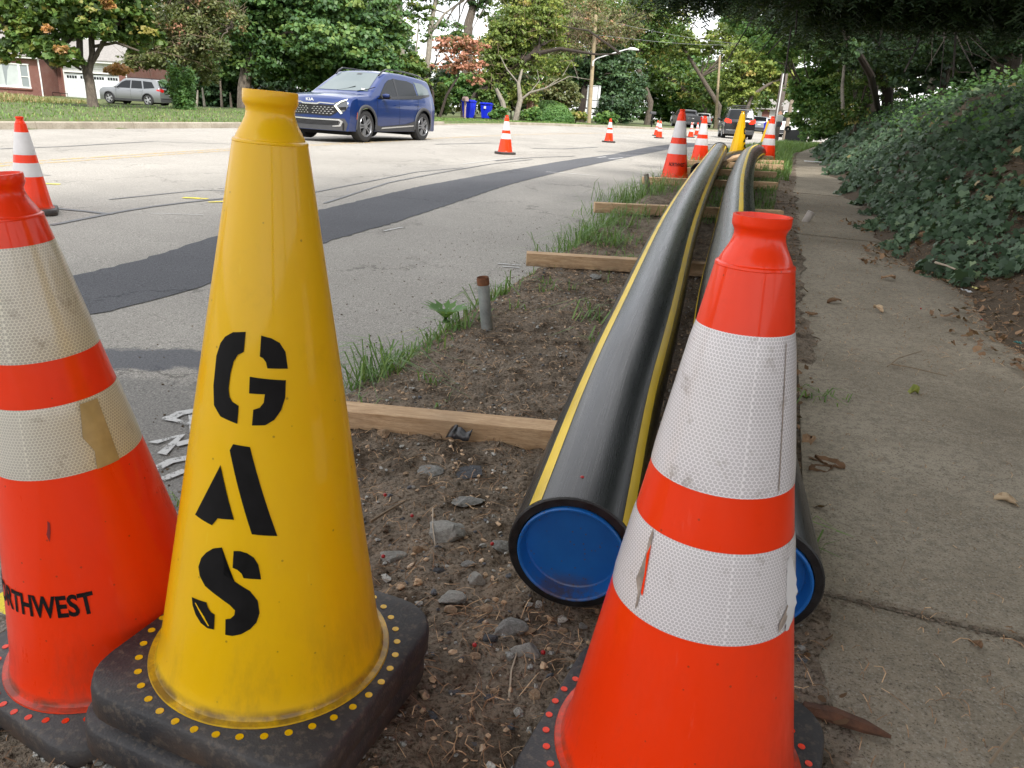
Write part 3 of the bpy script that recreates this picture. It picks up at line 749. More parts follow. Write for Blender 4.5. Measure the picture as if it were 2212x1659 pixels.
pipe('gas_pipe', 'right black gas pipe, its blue cap half hidden by the front orange cone', [(.49, 1.29, .25), (.78, 2.72, .375), (1.36, 4.96, .43), (2.17, 8.02, .50), (3.36, 12.2, .59), (4.05, 14.3, .62), (4.40, 15.3, .58)], PR, [-12, 84, 172, 264])
pipe('gas_pipe', 'short grey brown pipe lying behind the NORTHWEST cone', [(2.36, 10.9, .44), (3.0, 12.6, .47), (3.7, 14.4, .50), (4.5, 16.3, .5)], .11, [], cap0=False)

def wood():
    t = NT('fresh_sawn_lumber'); co = t.coord(scale=(1, 9, 9)); f = t.noise(9, 6, .65, co, dist=.6); g = t.noise(60, 4, .7, t.coord(scale=(.6, 6, 6))); k = t.noise(3, 4, .6)
    c = t.mix(t.ramp(f, [(.35, 0), (.65, 1)]), (.42, .27, .15), (.60, .43, .27)); c = t.mix(t.ramp(g, [(.38, .45), (.52, 0)]), c, (.22, .13, .07))
    c = t.mix(t.ramp(k, [(.5, 0), (.75, .45)]), c, (.28, .20, .13)); X, Y, Z = t.sep(t.coord())
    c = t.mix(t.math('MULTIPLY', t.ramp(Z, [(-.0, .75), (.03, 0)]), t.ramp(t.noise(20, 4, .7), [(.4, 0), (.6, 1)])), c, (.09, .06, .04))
    t.set(Base_Color=c, Roughness=.8); t.b.inputs['Specular IOR Level'].default_value = .15; t.bump(g, .25, .003); return t.m
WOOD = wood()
GL_ = 'lumber skids under the pipes'
def beam(x0, y0, x1, y1, z0, z1, label, w=.088, hgt=.088):
    a = Vector((x0, y0, z0)); b = Vector((x1, y1, z1)); d = b-a; L = d.length; rz = math.atan2(d.y, d.x); ry = -math.asin(d.z/L)
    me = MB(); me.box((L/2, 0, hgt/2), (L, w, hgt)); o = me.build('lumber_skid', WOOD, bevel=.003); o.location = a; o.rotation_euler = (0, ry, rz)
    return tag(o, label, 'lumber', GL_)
beam(-.72, 2.30, .80, 2.12, .083, .105, 'nearest wooden skid, running from behind the yellow cone under the pipes', hgt=.075)
beam(.04, 4.62, 1.55, 4.62, .205, .205, 'second wooden skid from the front, its cut end jutting onto the road edge', hgt=.076)
beam(.64, 7.05, 2.35, 7.14, .255, .275, 'third wooden skid from the front with grass grown up before it')
beam(1.45, 9.78, 3.15, 9.95, .31, .33, 'fourth wooden skid, at the foot of the NORTHWEST cone')
beam(2.0, 11.35, 3.6, 11.5, .36, .37, 'fifth wooden skid, showing only between the two pipes')
beam(2.6, 13.0, 4.2, 13.1, .39, .40, 'sixth wooden skid, thin pale edge between the two pipes')
beam(3.4, 14.0, 4.55, 14.25, .40, .42, 'wooden skid just in front of the far yellow cone')
beam(3.15, 12.9, 4.15, 14.7, .47, .57, 'tilted wooden plank propped beside the end of the left pipe', w=.14, hgt=.05)
beam(3.7, 14.75, 4.55, 14.95, .47, .49, 'short wooden board lying under the far yellow cone', w=.14, hgt=.06)

# galvanised stub
p = Vector((-.125, 3.32, G(-.1, 3.3)+.085)); galv = NT('galvanised_steel'); f = galv.noise(14, 5, .7)
galv.set(Base_Color=galv.ramp(f, [(.3, (.22, .24, .24)), (.7, (.42, .44, .43))]), Metallic=.55, Roughness=.5); RUST = flatmat('rust', (.13, .05, .022), .9, var=.5, scale=25, bump=.4)
st = tag(empty('steel_stub_pipe', p, (math.radians(3), math.radians(-7), 0)), 'short galvanised steel stub with a rusty rim standing in the weeds', 'steel pipe')
MB().lathe([(.026, -.05), (.026, .232), (.022, .232), (.022, .1)], 24).build('pipe_wall', galv.m, st, smooth=True)
MB().lathe([(.0272, .218), (.0275, .243), (.0255, .252), (.0225, .246), (.022, .2)], 24).build('rusty_rim', RUST, st, smooth=True)
# stakes
def stub(P, r, h, rot, label, name, mat, cat):
    o = MB().lathe([(r, -.05), (r, h-.004), (r*.8, h), (.001, h)], 12).build(name, mat, smooth=True); o.location = P; o.rotation_euler = rot; return tag(o, label, cat)
stub(Vector((1.42, 9.0, G(1.4, 9)+.1)), .028, .22, (0, -.25, 0), 'grey weathered stake in the grass before the fourth skid', 'wooden_stake', flatmat('weathered_wood', (.22, .19, .16), .9, var=.3, scale=20), 'stake')
stub(Vector((2.63, 7.35, G(2.6, 7)+.07)), .035, .16, (.1, .35, 0), 'short pale pipe stub in the dark soil beside the sidewalk', 'pipe_stub', flatmat('pale_pipe', (.40, .36, .33), .7, var=.2), 'pipe stub')
# scrap of black tape
tp = []
for i in range(9):
    u = i/8; x = .075*u; z = .010+.018*abs(math.sin(u*8)); tp += [(x, -.016, z*.3), (x+.008*math.sin(u*9), .012+.008*math.cos(u*4), z+.012)]
o = link('tape_scrap', new_mesh('tape_scrap', tp, [(i*2, i*2+1, i*2+3, i*2+2) for i in range(8)], flatmat('black_tape', (.02, .02, .022), .3), True))
o.location = at(968, 944, .09); o.rotation_euler = (0, 0, -.35); sol = o.modifiers.new('solid', 'SOLIDIFY'); sol.thickness = .002; tag(o, 'crumpled scrap of black tape lying against the nearest wooden skid', 'tape')
# ================================================================== VEGETATION
LB = 1.75
def leafmat(name, stops, trans=.35, rough=.5, spec=.4):
    stops = [(p, tuple(min(1, (v*.86+.14*sum(c_)/3)*LB) for v in c_)) for p, c_ in stops]; t = NT(name); a = t.n('Attribute'); a.attribute_name = 'tint'; c = t.ramp(a.outputs['Fac'], stops)
    t.set(Base_Color=c, Roughness=rough); t.b.inputs['Specular IOR Level'].default_value = spec
    tr = t.n('BsdfTranslucent'); t.l(t.mix(.5, c, (.20, .26, .02), 'MIX'), tr.inputs[0]); ms = t.n('MixShader'); ms.inputs[0].default_value = trans
    t.l(t.b.outputs[0], ms.inputs[1]); t.l(tr.outputs[0], ms.inputs[2]); t.l(ms.outputs[0], t.out.inputs['Surface']); return t.m
def fast_mesh(name, V, nper, tint, mat, smooth=False):
    "V: (N, nper, 3) one n-gon for each row"
    N = V.shape[0]; me = bpy.data.meshes.new(name); me.vertices.add(N*nper); me.loops.add(N*nper); me.polygons.add(N)
    me.vertices.foreach_set('co', V.astype(np.float32).ravel()); me.loops.foreach_set('vertex_index', np.arange(N*nper, dtype=np.int32))
    me.polygons.foreach_set('loop_start', (np.arange(N)*nper).astype(np.int32)); me.polygons.foreach_set('loop_total', np.full(N, nper, dtype=np.int32))
    at_ = me.attributes.new('tint', 'FLOAT', 'FACE'); at_.data.foreach_set('value', np.clip(tint, 0, 1).astype(np.float32))
    me.update(); me.validate(); me.materials.append(mat); return me
NLEAF, SLEAF = 1.55, .96
def unit(v): return v/np.maximum(1e-9, np.linalg.norm(v, axis=-1, keepdims=True))
SH_LEAF = np.array([(0, 0, 0), (-.32, .42, .06), (0, 1, -.06), (.32, .42, .06)])
SH_MAPLE = np.array([(0, 0, 0), (-.48, .42, .08), (0, 1, -.05), (.46, .36, .07)])
SH_IVY = np.array([(0, .06, 0), (-.28, -.10, .02), (-.52, .16, -.03), (-.30, .36, .06), (-.40, .66, .0), (-.12, .58, .05), (0, 1.0, -.06), (.12, .58, .05), (.40, .66, .0), (.30, .36, .06), (.52, .16, -.03), (.28, -.10, .02)])
SH_BLADE = np.array([(-.05, 0, 0), (-.04, .5, .03), (0, 1, -.02), (.04, .5, .03), (.05, 0, 0)])
def leaves(name, C, Nn, size, tint, mat, shape=SH_LEAF, parent=None, D=None):
    "C centres, Nn face normals, D stalk directions (else random in plane)"
    n = len(C); Nn = unit(Nn); D = RNG.normal(size=(n, 3)) if D is None else D
    D = unit(D-(D*Nn).sum(1, keepdims=True)*Nn); S = np.cross(D, Nn)
    sz = size if hasattr(size, '__len__') else np.full(n, size)
    V = C[:, None, :]+sz[:, None, None]*(S[:, None, :]*shape[None, :, 0:1]+D[:, None, :]*(shape[None, :, 1:2]-.3)+Nn[:, None, :]*shape[None, :, 2:3])
    return link(name, fast_mesh(name, V, len(shape), tint, mat), parent)
BARK = NT('bark'); co = BARK.coord(scale=(1, 1, .25)); f = BARK.noise(14, 6, .75, co)
BARK.set(Base_Color=BARK.ramp(f, [(.35, (.045, .035, .027)), (.65, (.14, .115, .09))]), Roughness=.95); BARK.bump(f, .8, .03); BARK = BARK.m
PALEBARK = flatmat('pale_bark', (.20, .18, .145), .9, var=.35, scale=6, bump=.4); DARKBARK = flatmat('dark_bark', (.035, .026, .02), .95, var=.5, scale=7, bump=.5)
TWIG = flatmat('dry_twigs', (.20, .15, .10), .9, var=.3)
L_MID = leafmat('leaves_mid_green', [(0, (.022, .045, .010)), (.45, (.05, .105, .018)), (.8, (.10, .15, .022)), (1, (.20, .17, .03))])
L_MAPLE = leafmat('leaves_maple_green', [(0, (.012, .032, .009)), (.5, (.032, .085, .020)), (.85, (.075, .14, .030)), (1, (.11, .16, .03))], .28)
L_DARK = leafmat('leaves_deep_green', [(0, (.010, .024, .010)), (.5, (.020, .050, .018)), (1, (.05, .10, .03))], .2)
L_OLIVE = leafmat('leaves_olive', [(0, (.040, .05, .015)), (.5, (.085, .105, .030)), (.8, (.13, .13, .042)), (.93, (.20, .125, .055)), (1, (.25, .115, .065))], .3)
L_YELLOW = leafmat('leaves_yellow_green', [(0, (.05, .08, .014)), (.5, (.12, .17, .025)), (.85, (.22, .24, .035)), (1, (.30, .22, .05))], .4)
L_BRIGHT = leafmat('leaves_bright_green', [(0, (.03, .075, .016)), (.5, (.065, .16, .035)), (1, (.14, .22, .04))], .4)
L_RED = leafmat('leaves_autumn_red', [(0, (.10, .085, .03)), (.3, (.21, .10, .05)), (.7, (.29, .11, .065)), (1, (.34, .15, .09))], .3)
L_ORANGE = leafmat('leaves_orange_patch', [(0, (.16, .11, .03)), (.6, (.34, .16, .05)), (1, (.45, .22, .06))], .35)
L_IVY = leafmat('leaves_ivy', [(0, (.010, .023, .010)), (.5, (.030, .060, .029)), (.85, (.065, .108, .054)), (.96, (.11, .15, .06)), (1, (.20, .15, .06))], .12, .48, .3)
L_YEW = leafmat('leaves_yew', [(0, (.005, .013, .005)), (.6, (.012, .030, .010)), (1, (.03, .062, .018))], .15, .6)

def crown(name, blobs, n, size, mat, parent, shape=SH_LEAF, sub=None, flat=.8, droop=0.0, tmid=.5, tvar=.22, seed=1, origin=Vector((0, 0, 0)), cl=1.0):
    "blobs: (centre, (rx, ry, rz), weight)"
    rg = np.random.default_rng(seed); w = np.array([b[1][0]*b[1][2]*(b[2] if len(b) > 2 else 1) for b in blobs]); w = w/w.sum()
    Cs = []; Ns = []; T = []; centres = []
    for b, wi in zip(blobs, w):
        m = int(n*wi); m = int(m*NLEAF); k = max(6, int(m/75))
        d = unit(rg.normal(size=(k, 3))); rr = .35+.80*rg.random((k, 1))**.7; cc = np.array(b[0])+d*rr*np.array(b[1]); ct = tmid+rg.normal(size=k)*tvar
        centres += [tuple(c) for c in cc]
        rc = cl*(.20+.22*rg.random(k))*min(b[1]); idx = rg.integers(0, k, m)
        dd = unit(rg.normal(size=(m, 3))); dd[:, 2] = np.abs(dd[:, 2])*1.0-.22; off = dd*(.15+1.15*rg.random((m, 1))**.8)*rc[idx][:, None]*np.array([1.15, 1.15, flat])
        P = cc[idx]+off; q_ = rg.random(m) < .22; fr = unit(rg.normal(size=(m, 3)))*(rg.random((m, 1))**.4)*np.array(b[1])*.98+np.array(b[0]); P = np.where(q_[:, None], fr, P); P[:, 2] -= droop*rg.random(m)
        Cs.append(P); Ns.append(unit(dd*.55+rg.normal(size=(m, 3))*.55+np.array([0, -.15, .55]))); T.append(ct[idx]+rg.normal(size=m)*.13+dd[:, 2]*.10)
    C = np.concatenate(Cs)-np.array(origin); Nn = np.concatenate(Ns); T = np.concatenate(T); sz = SLEAF*size*(.65+.7*rg.random(len(C)))
    leaves(name, C, Nn, sz, T, mat, shape, parent); return centres
def limb_tubes(mb, start, ends, r0, rg, seg=6, wob=.06):
    for e in ends:
        a = Vector(start); b = Vector(e); L = (b-a).length; pts = []
        for i in range(seg+1):
            u = i/seg; p = a.lerp(b, u); p.z += L*.12*math.sin(PI*u); p += Vector((rg.normal(), rg.normal(), rg.normal()))*L*wob*(u*(1-u)*2); pts.append(p)
        mb.tube(pts, [r0*(1-.85*i/seg) for i in range(seg+1)], 5)
def tree(name, label, trunk, blobs, n, size, mat, seed=1, shape=SH_LEAF, bark=None, limbs=10, group=None, extra=None, r0=.2, flat=.8, droop=0.0, tmid=.5, tvar=.22, stems=None, cat='tree', twigs=0, cl=1.0, sub=None, crown_name='foliage'):
    "trunk: list of (point, radius); everything in world places, stored relative to the foot"
    foot = Vector(trunk[0][0]); root = tag(empty(name, foot), label, cat, group); rg = np.random.default_rng(seed+50)
    mb = MB(); tp = [p-foot for p, r in trunk]; tp[0] = tp[0]-Vector((0, 0, .3)); mb.tube(tp, [r for p, r in trunk], 9)
    for st in (stems or []): mb.tube([p-foot for p, r in st], [r for p, r in st], 7)
    mb.build('trunk', bark or BARK, root, smooth=True)
    cs = crown(crown_name, blobs, n, size, mat, root, shape, sub, flat, droop, tmid, tvar, seed, foot, cl)
    if limbs:
        lm = MB(); pick = [cs[i] for i in rg.choice(len(cs), min(limbs, len(cs)), replace=False)]
        starts = [trunk[-1][0]]+[trunk[max(0, len(trunk)-2)][0].lerp(trunk[-1][0], .5)]+[s[-1][0] for s in (stems or [])]
        for i, e in enumerate(pick):
            s = min(starts, key=lambda q: (Vector(e)-q).length) if rg.random() < .7 else starts[i % len(starts)]
            limb_tubes(lm, s-foot, [Vector(e)-foot], r0*.34, rg)
        lm.build('branches', bark or BARK, root, smooth=True)
    if twigs:
        tw = MB()
        for i in range(twigs):
            c = Vector(cs[rg.integers(0, len(cs))])-foot; d = Vector(unit(rg.normal(size=3)+np.array([0, 0, .2]))); L = size*(4+6*rg.random()); side = Vector(unit(rg.normal(size=3)))
            tw.tube([c-d*L*.5, c+side*L*.10, c+d*L*.5], [size*.07, size*.06, size*.03], 3, cap=False)
        tw.build('twigs', TWIG, root)
    return root
def B_(px, py, d, rw, rh, rd=None, wt=1.0):
    "crown mass centred on a measured direction, radii measured too"
    P = pd(px, py, d); s = 1661/d; return (P, (rw/s, (rd if rd else max(rw, rh)*.8/s), rh/s), wt)
def foot(px, d, dz=0):
    P = pd(px, 240, d); return Vector((P.x, P.y, ground_z(P.x, P.y)+dz))
WG = 'trees across the road'
# 1 lawn tree with forked trunk
d = 27.5; ft = foot(203, d)
tree('lawn_tree', 'forked trunk tree on the lawn before the garage door, leaves turning yellow and orange', [(ft, .21), (pd(199, 215, d), .175), (pd(194, 180, d), .165), (pd(188, 152, d), .17)],
     [B_(60, 40, d, 100, 55), B_(150, 20, d-1, 90, 45), B_(250, 30, d, 80, 40), B_(80, 95, d-.5, 60, 28), B_(135, 115, d-1, 40, 26, wt=1.3), B_(300, 75, d+.5, 55, 30), B_(200, 60, d-1, 60, 22), B_(20, 110, d, 30, 26), B_(100, -60, d, 150, 50), B_(280, -50, d, 120, 50)],
     15500, .19, L_MID, 3, SH_MAPLE, limbs=16, group=WG, r0=.2, tmid=.5, tvar=.27,
     stems=[[(pd(188, 152, d), .13), (pd(173, 125, d), .12), (pd(172, 80, d), .11), (pd(174, 0, d), .09)], [(pd(190, 160, d), .13), (pd(199, 120, d), .11), (pd(196, 60, d), .10), (pd(205, 0, d), .08)],
            [(pd(200, 135, d), .08), (pd(213, 110, d), .075), (pd(232, 80, d), .07), (pd(262, 42, d), .06), (pd(310, 8, d), .05)], [(pd(205, 100, d), .06), (pd(250, 92, d), .05), (pd(300, 110, d), .03)],
            [(pd(175, 150, d), .05), (pd(155, 138, d), .045), (pd(132, 142, d), .04), (pd(115, 148, d), .02)]])
# patches of orange leaves on it
crown('orange_foliage', [B_(232, 8, d-1.5, 14, 10), B_(130, 108, d-1.6, 14, 9), B_(255, 150, d+3, 30, 12), B_(100, 60, d-2, 8, 6)], 700, .17, L_ORANGE, bpy.data.objects['lawn_tree'], SH_MAPLE, seed=9, origin=ft)
# 2 olive twiggy tree
d = 34; ft = foot(392, d)
tree('twiggy_tree', 'olive and rust coloured tree with thin bare twigs arching over the silver SUV', [(ft, .2), (pd(398, 200, d), .17), (pd(405, 120, d), .15), (pd(400, 40, d), .1)],
     [B_(330, 60, d, 75, 45), B_(420, 40, d, 80, 50), B_(440, 100, d, 60, 40), B_(350, 115, d, 60, 26), B_(480, 30, d, 50, 30), B_(290, 125, d, 40, 16), B_(380, -50, d, 120, 50), B_(440, 150, d+1, 30, 20)],
     13000, .16, L_OLIVE, 5, limbs=20, group=WG, r0=.16, tmid=.33, tvar=.26, twigs=420, droop=.3,
     stems=[[(pd(405, 120, d), .08), (pd(360, 62, d), .07), (pd(320, 55, d), .05), (pd(280, 68, d), .03)], [(pd(405, 120, d), .08), (pd(450, 75, d), .06), (pd(500, 60, d), .03)]])
tree('vine_column', 'stem smothered in hanging vines just right of the silver SUV', [(foot(396, 31), .08), (pd(392, 160, 31), .05)],
     [B_(392, 165, 31, 22, 26), B_(396, 200, 31, 20, 28), B_(400, 228, 31, 26, 14)], 3200, .13, L_BRIGHT, 6, limbs=0, group=WG, tmid=.3, droop=.5, cat='vine')
# 3 big maple
d = 42; ft = foot(528, d)
tree('maple_tree', 'large dense dark green maple behind the yellow cone and the blue car', [(ft, .42), (pd(527, 195, d), .36), (pd(532, 150, d), .32), (pd(560, 90, d), .22)],
     [B_(560, 60, d, 95, 70), B_(660, 40, d, 110, 75), B_(750, 60, d, 85, 70), B_(610, 130, d, 90, 50), B_(700, 150, d, 80, 42), B_(790, 130, d-1, 70, 55), B_(830, 60, d+1, 50, 60), B_(510, 140, d+1, 60, 40), B_(640, -50, d, 160, 60), B_(820, 175, d, 50, 25), B_(690, 100, d-2.5, 70, 50)],
     34000, .235, L_MAPLE, 8, SH_MAPLE, limbs=16, group=WG, r0=.3, tvar=.24, cl=1.05)
d = 44
for k, (x, y, rw, rh, nn) in enumerate([(455, 190, 60, 45, 7000), (600, 215, 80, 28, 4200), (880, 165, 40, 50, 4200), (400, 170, 40, 50, 2500)]):
    tree('understorey_shrub', ['shaded understorey shrub between the silver SUV and the maple trunk', 'low dark shrub growth behind the blue car windscreen', 'yellow tinged shrub behind the blue car roof rail', 'dark shrub right behind the vine covered stem'][k], [(foot(x, d+k), .06), (pd(x, y, d+k), .03)],
         [B_(x-rw*.4, y, d+k, rw*.6, rh), B_(x+rw*.4, y+6, d+k, rw*.6, rh*.9)], nn, .24, [L_DARK, L_DARK, L_MID, L_DARK][k], 20+k, SH_MAPLE, limbs=3, group='shrubs across the road', cat='shrub', r0=.06)
for k, (x0, x1, yt) in enumerate([(443, 437, 190), (480, 476, 175), (425, 427, 195), (500, 497, 200), (722, 725, 190)]):
    o = MB().tube([foot(x0, 40+k), pd((x0+x1)/2, 215, 40+k), pd(x1, yt, 40+k)], [.07, .06, .04], 6).build('sapling_trunk', [PALEBARK, BARK][k % 2], smooth=True)
    tag(o, ['pale thin sapling trunk in the dark gap, second from the left', 'brown thin sapling trunk in the middle of the dark gap', 'pale thin sapling trunk beside the vine covered stem', 'brown thin sapling trunk just left of the maple trunk', 'pale thin sapling trunk behind the blue car windscreen'][k], 'tree trunk', 'thin trunks in the dark understorey')
# 4 tall thin trunks with sky behind
d = 47; ft = foot(868, d)
tree('tall_tree', 'straight tall grey trunk rising behind the blue car roof', [(ft, .26), (pd(868, 150, d), .23), (pd(864, 60, d), .2), (pd(862, -60, d), .16)],
     [B_(850, -20, d, 60, 40), B_(820, 110, d+1, 30, 50), B_(880, 60, d, 22, 30, wt=.5), B_(900, 20, d+1, 40, 30, wt=.6)], 2600, .22, L_MID, 11, limbs=10, group=WG, r0=.2, bark=PALEBARK)
d = 48; ft = foot(902, d)
tree('leaning_tree', 'slender trunk curving up to the right against the bright sky', [(ft, .25), (pd(915, 175, d), .2), (pd(926, 120, d), .18), (pd(930, 60, d), .16), (pd(945, -20, d), .12)],
     [B_(960, -20, d, 50, 30, wt=.8), B_(925, 60, d, 22, 30, wt=.5), B_(985, 60, d+1, 25, 18, wt=.5)], 1300, .2, L_MID, 12, limbs=8, group=WG, r0=.16, bark=PALEBARK, tmid=.3,
     stems=[[(pd(928, 75, d), .1), (pd(960, 30, d), .07), (pd(1000, 0, d), .04)], [(pd(880, 190, d), .07), (pd(900, 100, d), .05), (pd(905, 40, d), .03)]])
d = 58; ft = foot(1008, d)
tree('old_tree', 'thick dark trunk in a sky gap above the red leaved tree', [(ft, .45), (pd(1010, 120, d), .38), (pd(1012, 50, d), .34), (pd(1022, 15, d), .3), (pd(1010, -40, d), .25)],
     [B_(985, 95, d, 40, 22), B_(1040, 15, d, 28, 20, wt=.7), B_(960, 50, d, 28, 16, wt=.6), B_(1010, -30, d, 90, 25, wt=.6)], 2900, .27, L_MAPLE, 14, limbs=10, group=WG, r0=.3, tmid=.6,
     stems=[[(pd(1022, 20, d), .2), (pd(1060, -10, d), .12)]])
# 5 red tree
d = 46; ft = foot(935, d)
tree('red_tree', 'small tree with rust red autumn leaves behind the blue bins', [(ft, .10), (pd(935, 200, d), .085), (pd(922, 165, d), .07), (pd(938, 140, d), .06)],
     [B_(975, 95, d, 34, 20), B_(1015, 95, d, 34, 22), B_(1000, 130, d, 42, 20), B_(965, 145, d, 28, 14), B_(1020, 150, d, 30, 18), B_(1030, 175, d, 18, 10), B_(955, 110, d, 22, 16)],
     2600, .15, L_RED, 15, SH_MAPLE, limbs=14, group=WG, r0=.12, tmid=.55, tvar=.2, stems=[[(foot(950, d), .09), (pd(965, 205, d), .08), (pd(990, 165, d), .06), (pd(990, 140, d), .04)]], bark=DARKBARK)
# 6 big vine tangled tree
d = 53; ft = foot(1000, d)
tree('vine_tangled_tree', 'wide tree tangled in vines, brown twig mass spreading to the street lamp', [(ft, .3), (pd(1030, 205, d), .28), (pd(1070, 178, d), .27), (pd(1110, 145, d), .24), (pd(1160, 112, d), .2)],
     [B_(1075, 110, d, 40, 45), B_(1060, 170, d, 32, 26), B_(1120, 70, d, 50, 45), B_(1100, 140, d, 45, 25), B_(1170, 60, d+1, 55, 45), B_(1180, 140, d+1, 50, 24), B_(1150, 0, d+1, 70, 40), B_(1130, 200, d+1, 45, 26)],
     17500, .23, L_YELLOW, 17, limbs=16, group=WG, r0=.26, tmid=.35, tvar=.25, twigs=380, bark=DARKBARK,
     stems=[[(pd(1150, 118, d), .16), (pd(1210, 105, d), .12), (pd(1290, 118, d), .07), (pd(1340, 116, d), .03)], [(pd(1075, 178, d), .14), (pd(1085, 130, d), .1), (pd(1090, 60, d), .06)]])
d = 50; ft = foot(1330, 54)
tree('dead_vine_tree', 'brown dry twig canopy hanging above the white signboard', [(foot(1318, 78), .16), (pd(1312, 190, 77), .14), (pd(1295, 140, 74), .12), (pd(1270, 70, 70), .1)],
     [B_(1210, 75, 68, 60, 36), B_(1280, 70, 68, 60, 38), B_(1290, 52, 61.5, 50, 26, wt=.6), B_(1235, 60, 62, 40, 26, wt=.6), B_(1260, 25, 69, 80, 32), B_(1330, 80, 70, 45, 20), B_(1350, 50, 70, 50, 30), B_(1230, 105, 67, 60, 14)],
     11000, .2, L_OLIVE, 19, limbs=24, group=WG, r0=.14, tmid=.5, tvar=.24, twigs=1500)
# 7 pale trunks
d = 50.5
for k, (pth, lab) in enumerate([([(1096, 252), (1086, 222), (1072, 192)], 'short pale broken trunk leaning left beside the blue bins'), ([(1112, 252), (1124, 215), (1120, 180), (1128, 150)], 'pale bare trunk forking right of the blue bins')]):
    fz = foot(pth[0][0], d); mb = MB().tube([fz-Vector((0, 0, .3))]+[pd(x, y, d) for x, y in pth[1:]], [.2, .17, .11, .07][:len(pth)], 8)
    if k == 1:
        mb.tube([pd(1122, 218, d), pd(1145, 200, d), pd(1180, 190, d), pd(1210, 168, d)], [.09, .08, .06, .02], 6); mb.tube([pd(1120, 180, d), pd(1095, 150, d), pd(1080, 120, d)], [.06, .05, .02], 6)
        mb.tube([pd(1180, 190, d), pd(1230, 165, d), pd(1275, 172, d)], [.04, .03, .015], 5); mb.tube([pd(1145, 200, d), pd(1165, 175, d), pd(1160, 150, d)], [.04, .03, .015], 5)
        mb.tube([pd(1215, 165, d), pd(1235, 130, d), pd(1250, 172, d)], [.03, .02, .015], 5)
    tag(mb.build('bare_trunk', PALEBARK, smooth=True), lab, 'tree trunk')
o = MB().tube([foot(1145, 54), pd(1146, 225, 54), pd(1152, 200, 54)], [.34, .28, .24], 9).build('bare_trunk', flatmat('reddish_bark', (.12, .06, .04), .95, var=.4, scale=5), smooth=True); tag(o, 'stout reddish brown trunk in the shade right of the pale bare trunks', 'tree trunk')
# shrubs under them
for k, (x, y, rw, rh, dd, mt, nn, lab) in enumerate([
    (945, 215, 30, 28, 49, L_MID, 2600, 'shrub at the foot of the red leaved tree'), (1000, 190, 45, 32, 56, L_BRIGHT, 3600, 'light green shrub behind the red tree trunk'),
    (1062, 215, 35, 30, 53, L_MID, 2600, 'shrub filling the gap right of the two blue bins'), (1075, 245, 20, 10, 49, L_BRIGHT, 900, 'low green plant at the foot of the pale trunks'),
    (1105, 205, 60, 40, 60, L_DARK, 4600, 'dark shrub mass behind the pale trunks'), (1190, 205, 60, 34, 60, L_OLIVE, 4000, 'olive shrub above the clipped hedge'), (1145, 245, 25, 14, 51, L_BRIGHT, 1200, 'low shrub left of the clipped hedge'),
    (1245, 250, 18, 10, 58, L_YELLOW, 800, 'pale green tuft between hedge and signboard'), (1330, 235, 50, 28, 66, L_DARK, 3800, 'dark shrub right of the white signboard'), (1310, 255, 26, 12, 62, L_BRIGHT, 1200, 'small bush just right of the signboard posts'),
    (860, 225, 45, 22, 50, L_MID, 2400, 'shrub seen past the rear roof of the blue car')]):
    tree('shrub', lab, [(foot(x, dd), .06), (pd(x, y, dd), .03)], [B_(x-rw*.45, y+3, dd, rw*.6, rh*.85), B_(x+rw*.4, y, dd, rw*.65, rh)], nn, .2 if dd < 55 else .25, mt, 40+k, limbs=3, group='shrubs across the road', cat='shrub', r0=.05)
hd = tag(empty('clipped_hedge', foot(1186, 57)), 'rounded clipped green hedge left of the white signboard', 'hedge'); fh = hd.location.copy()
rg = np.random.default_rng(4); n = 9000; dd = unit(rg.normal(size=(n, 3))); dd[:, 2] = np.abs(dd[:, 2]); c0 = pd(1186, 262, 57); s = 1661/57
nn_ = 1+.07*np.array([mnoise.noise(Vector(tuple(v*2.6))) for v in dd]); P = np.array(c0)+dd*np.array([54/s, 1.6, 42/s])*(nn_*(.9+.1*rg.random(n)))[:, None]
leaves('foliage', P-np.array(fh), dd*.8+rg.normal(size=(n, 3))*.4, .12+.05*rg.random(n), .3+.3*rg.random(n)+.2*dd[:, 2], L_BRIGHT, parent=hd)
MB().tube([Vector((0, 0, -.2)), Vector((0, 0, .8))], [.08, .05], 6).build('stem', BARK, hd)
# 9 masses to the right of the sign
def mass(name, lab, x, d, blobs, n, size, mat, seed, r=.2, **kw):
    ft = foot(x, d); tree(name, lab, [(ft, r), (Vector((ft.x+.2, ft.y, ft.z+2.5)), r*.85), (Vector(blobs[0][0])-Vector((0, 0, .3)), r*.5)], blobs, n, size, mat, seed, group=WG, r0=r, **kw)
mass('dark_tree', 'dark green tree with black trunk behind the white signboard', 1256, 70, [B_(1260, 165, 70, 50, 34), B_(1310, 165, 70, 50, 40), B_(1350, 200, 69, 50, 36), B_(1280, 215, 72, 40, 28), B_(1320, 130, 71, 60, 26)], 12500, .32, L_DARK, 61, r=.45, bark=DARKBARK, limbs=10, tmid=.6)
mass('green_tree', 'full mid green tree above the dark pickup truck', 1470, 115, [B_(1440, 150, 115, 50, 40), B_(1500, 150, 115, 45, 42), B_(1420, 200, 115, 55, 30), B_(1490, 205, 115, 55, 30), B_(1530, 190, 115, 35, 35), B_(1390, 170, 115, 45, 45), B_(1400, 240, 115, 55, 22), B_(1540, 235, 115, 40, 26), B_(1470, 240, 115, 60, 24), B_(1460, 110, 115, 55, 24)], 21000, .46, L_BRIGHT, 62, r=.4, limbs=12, tmid=.38, tvar=.26)
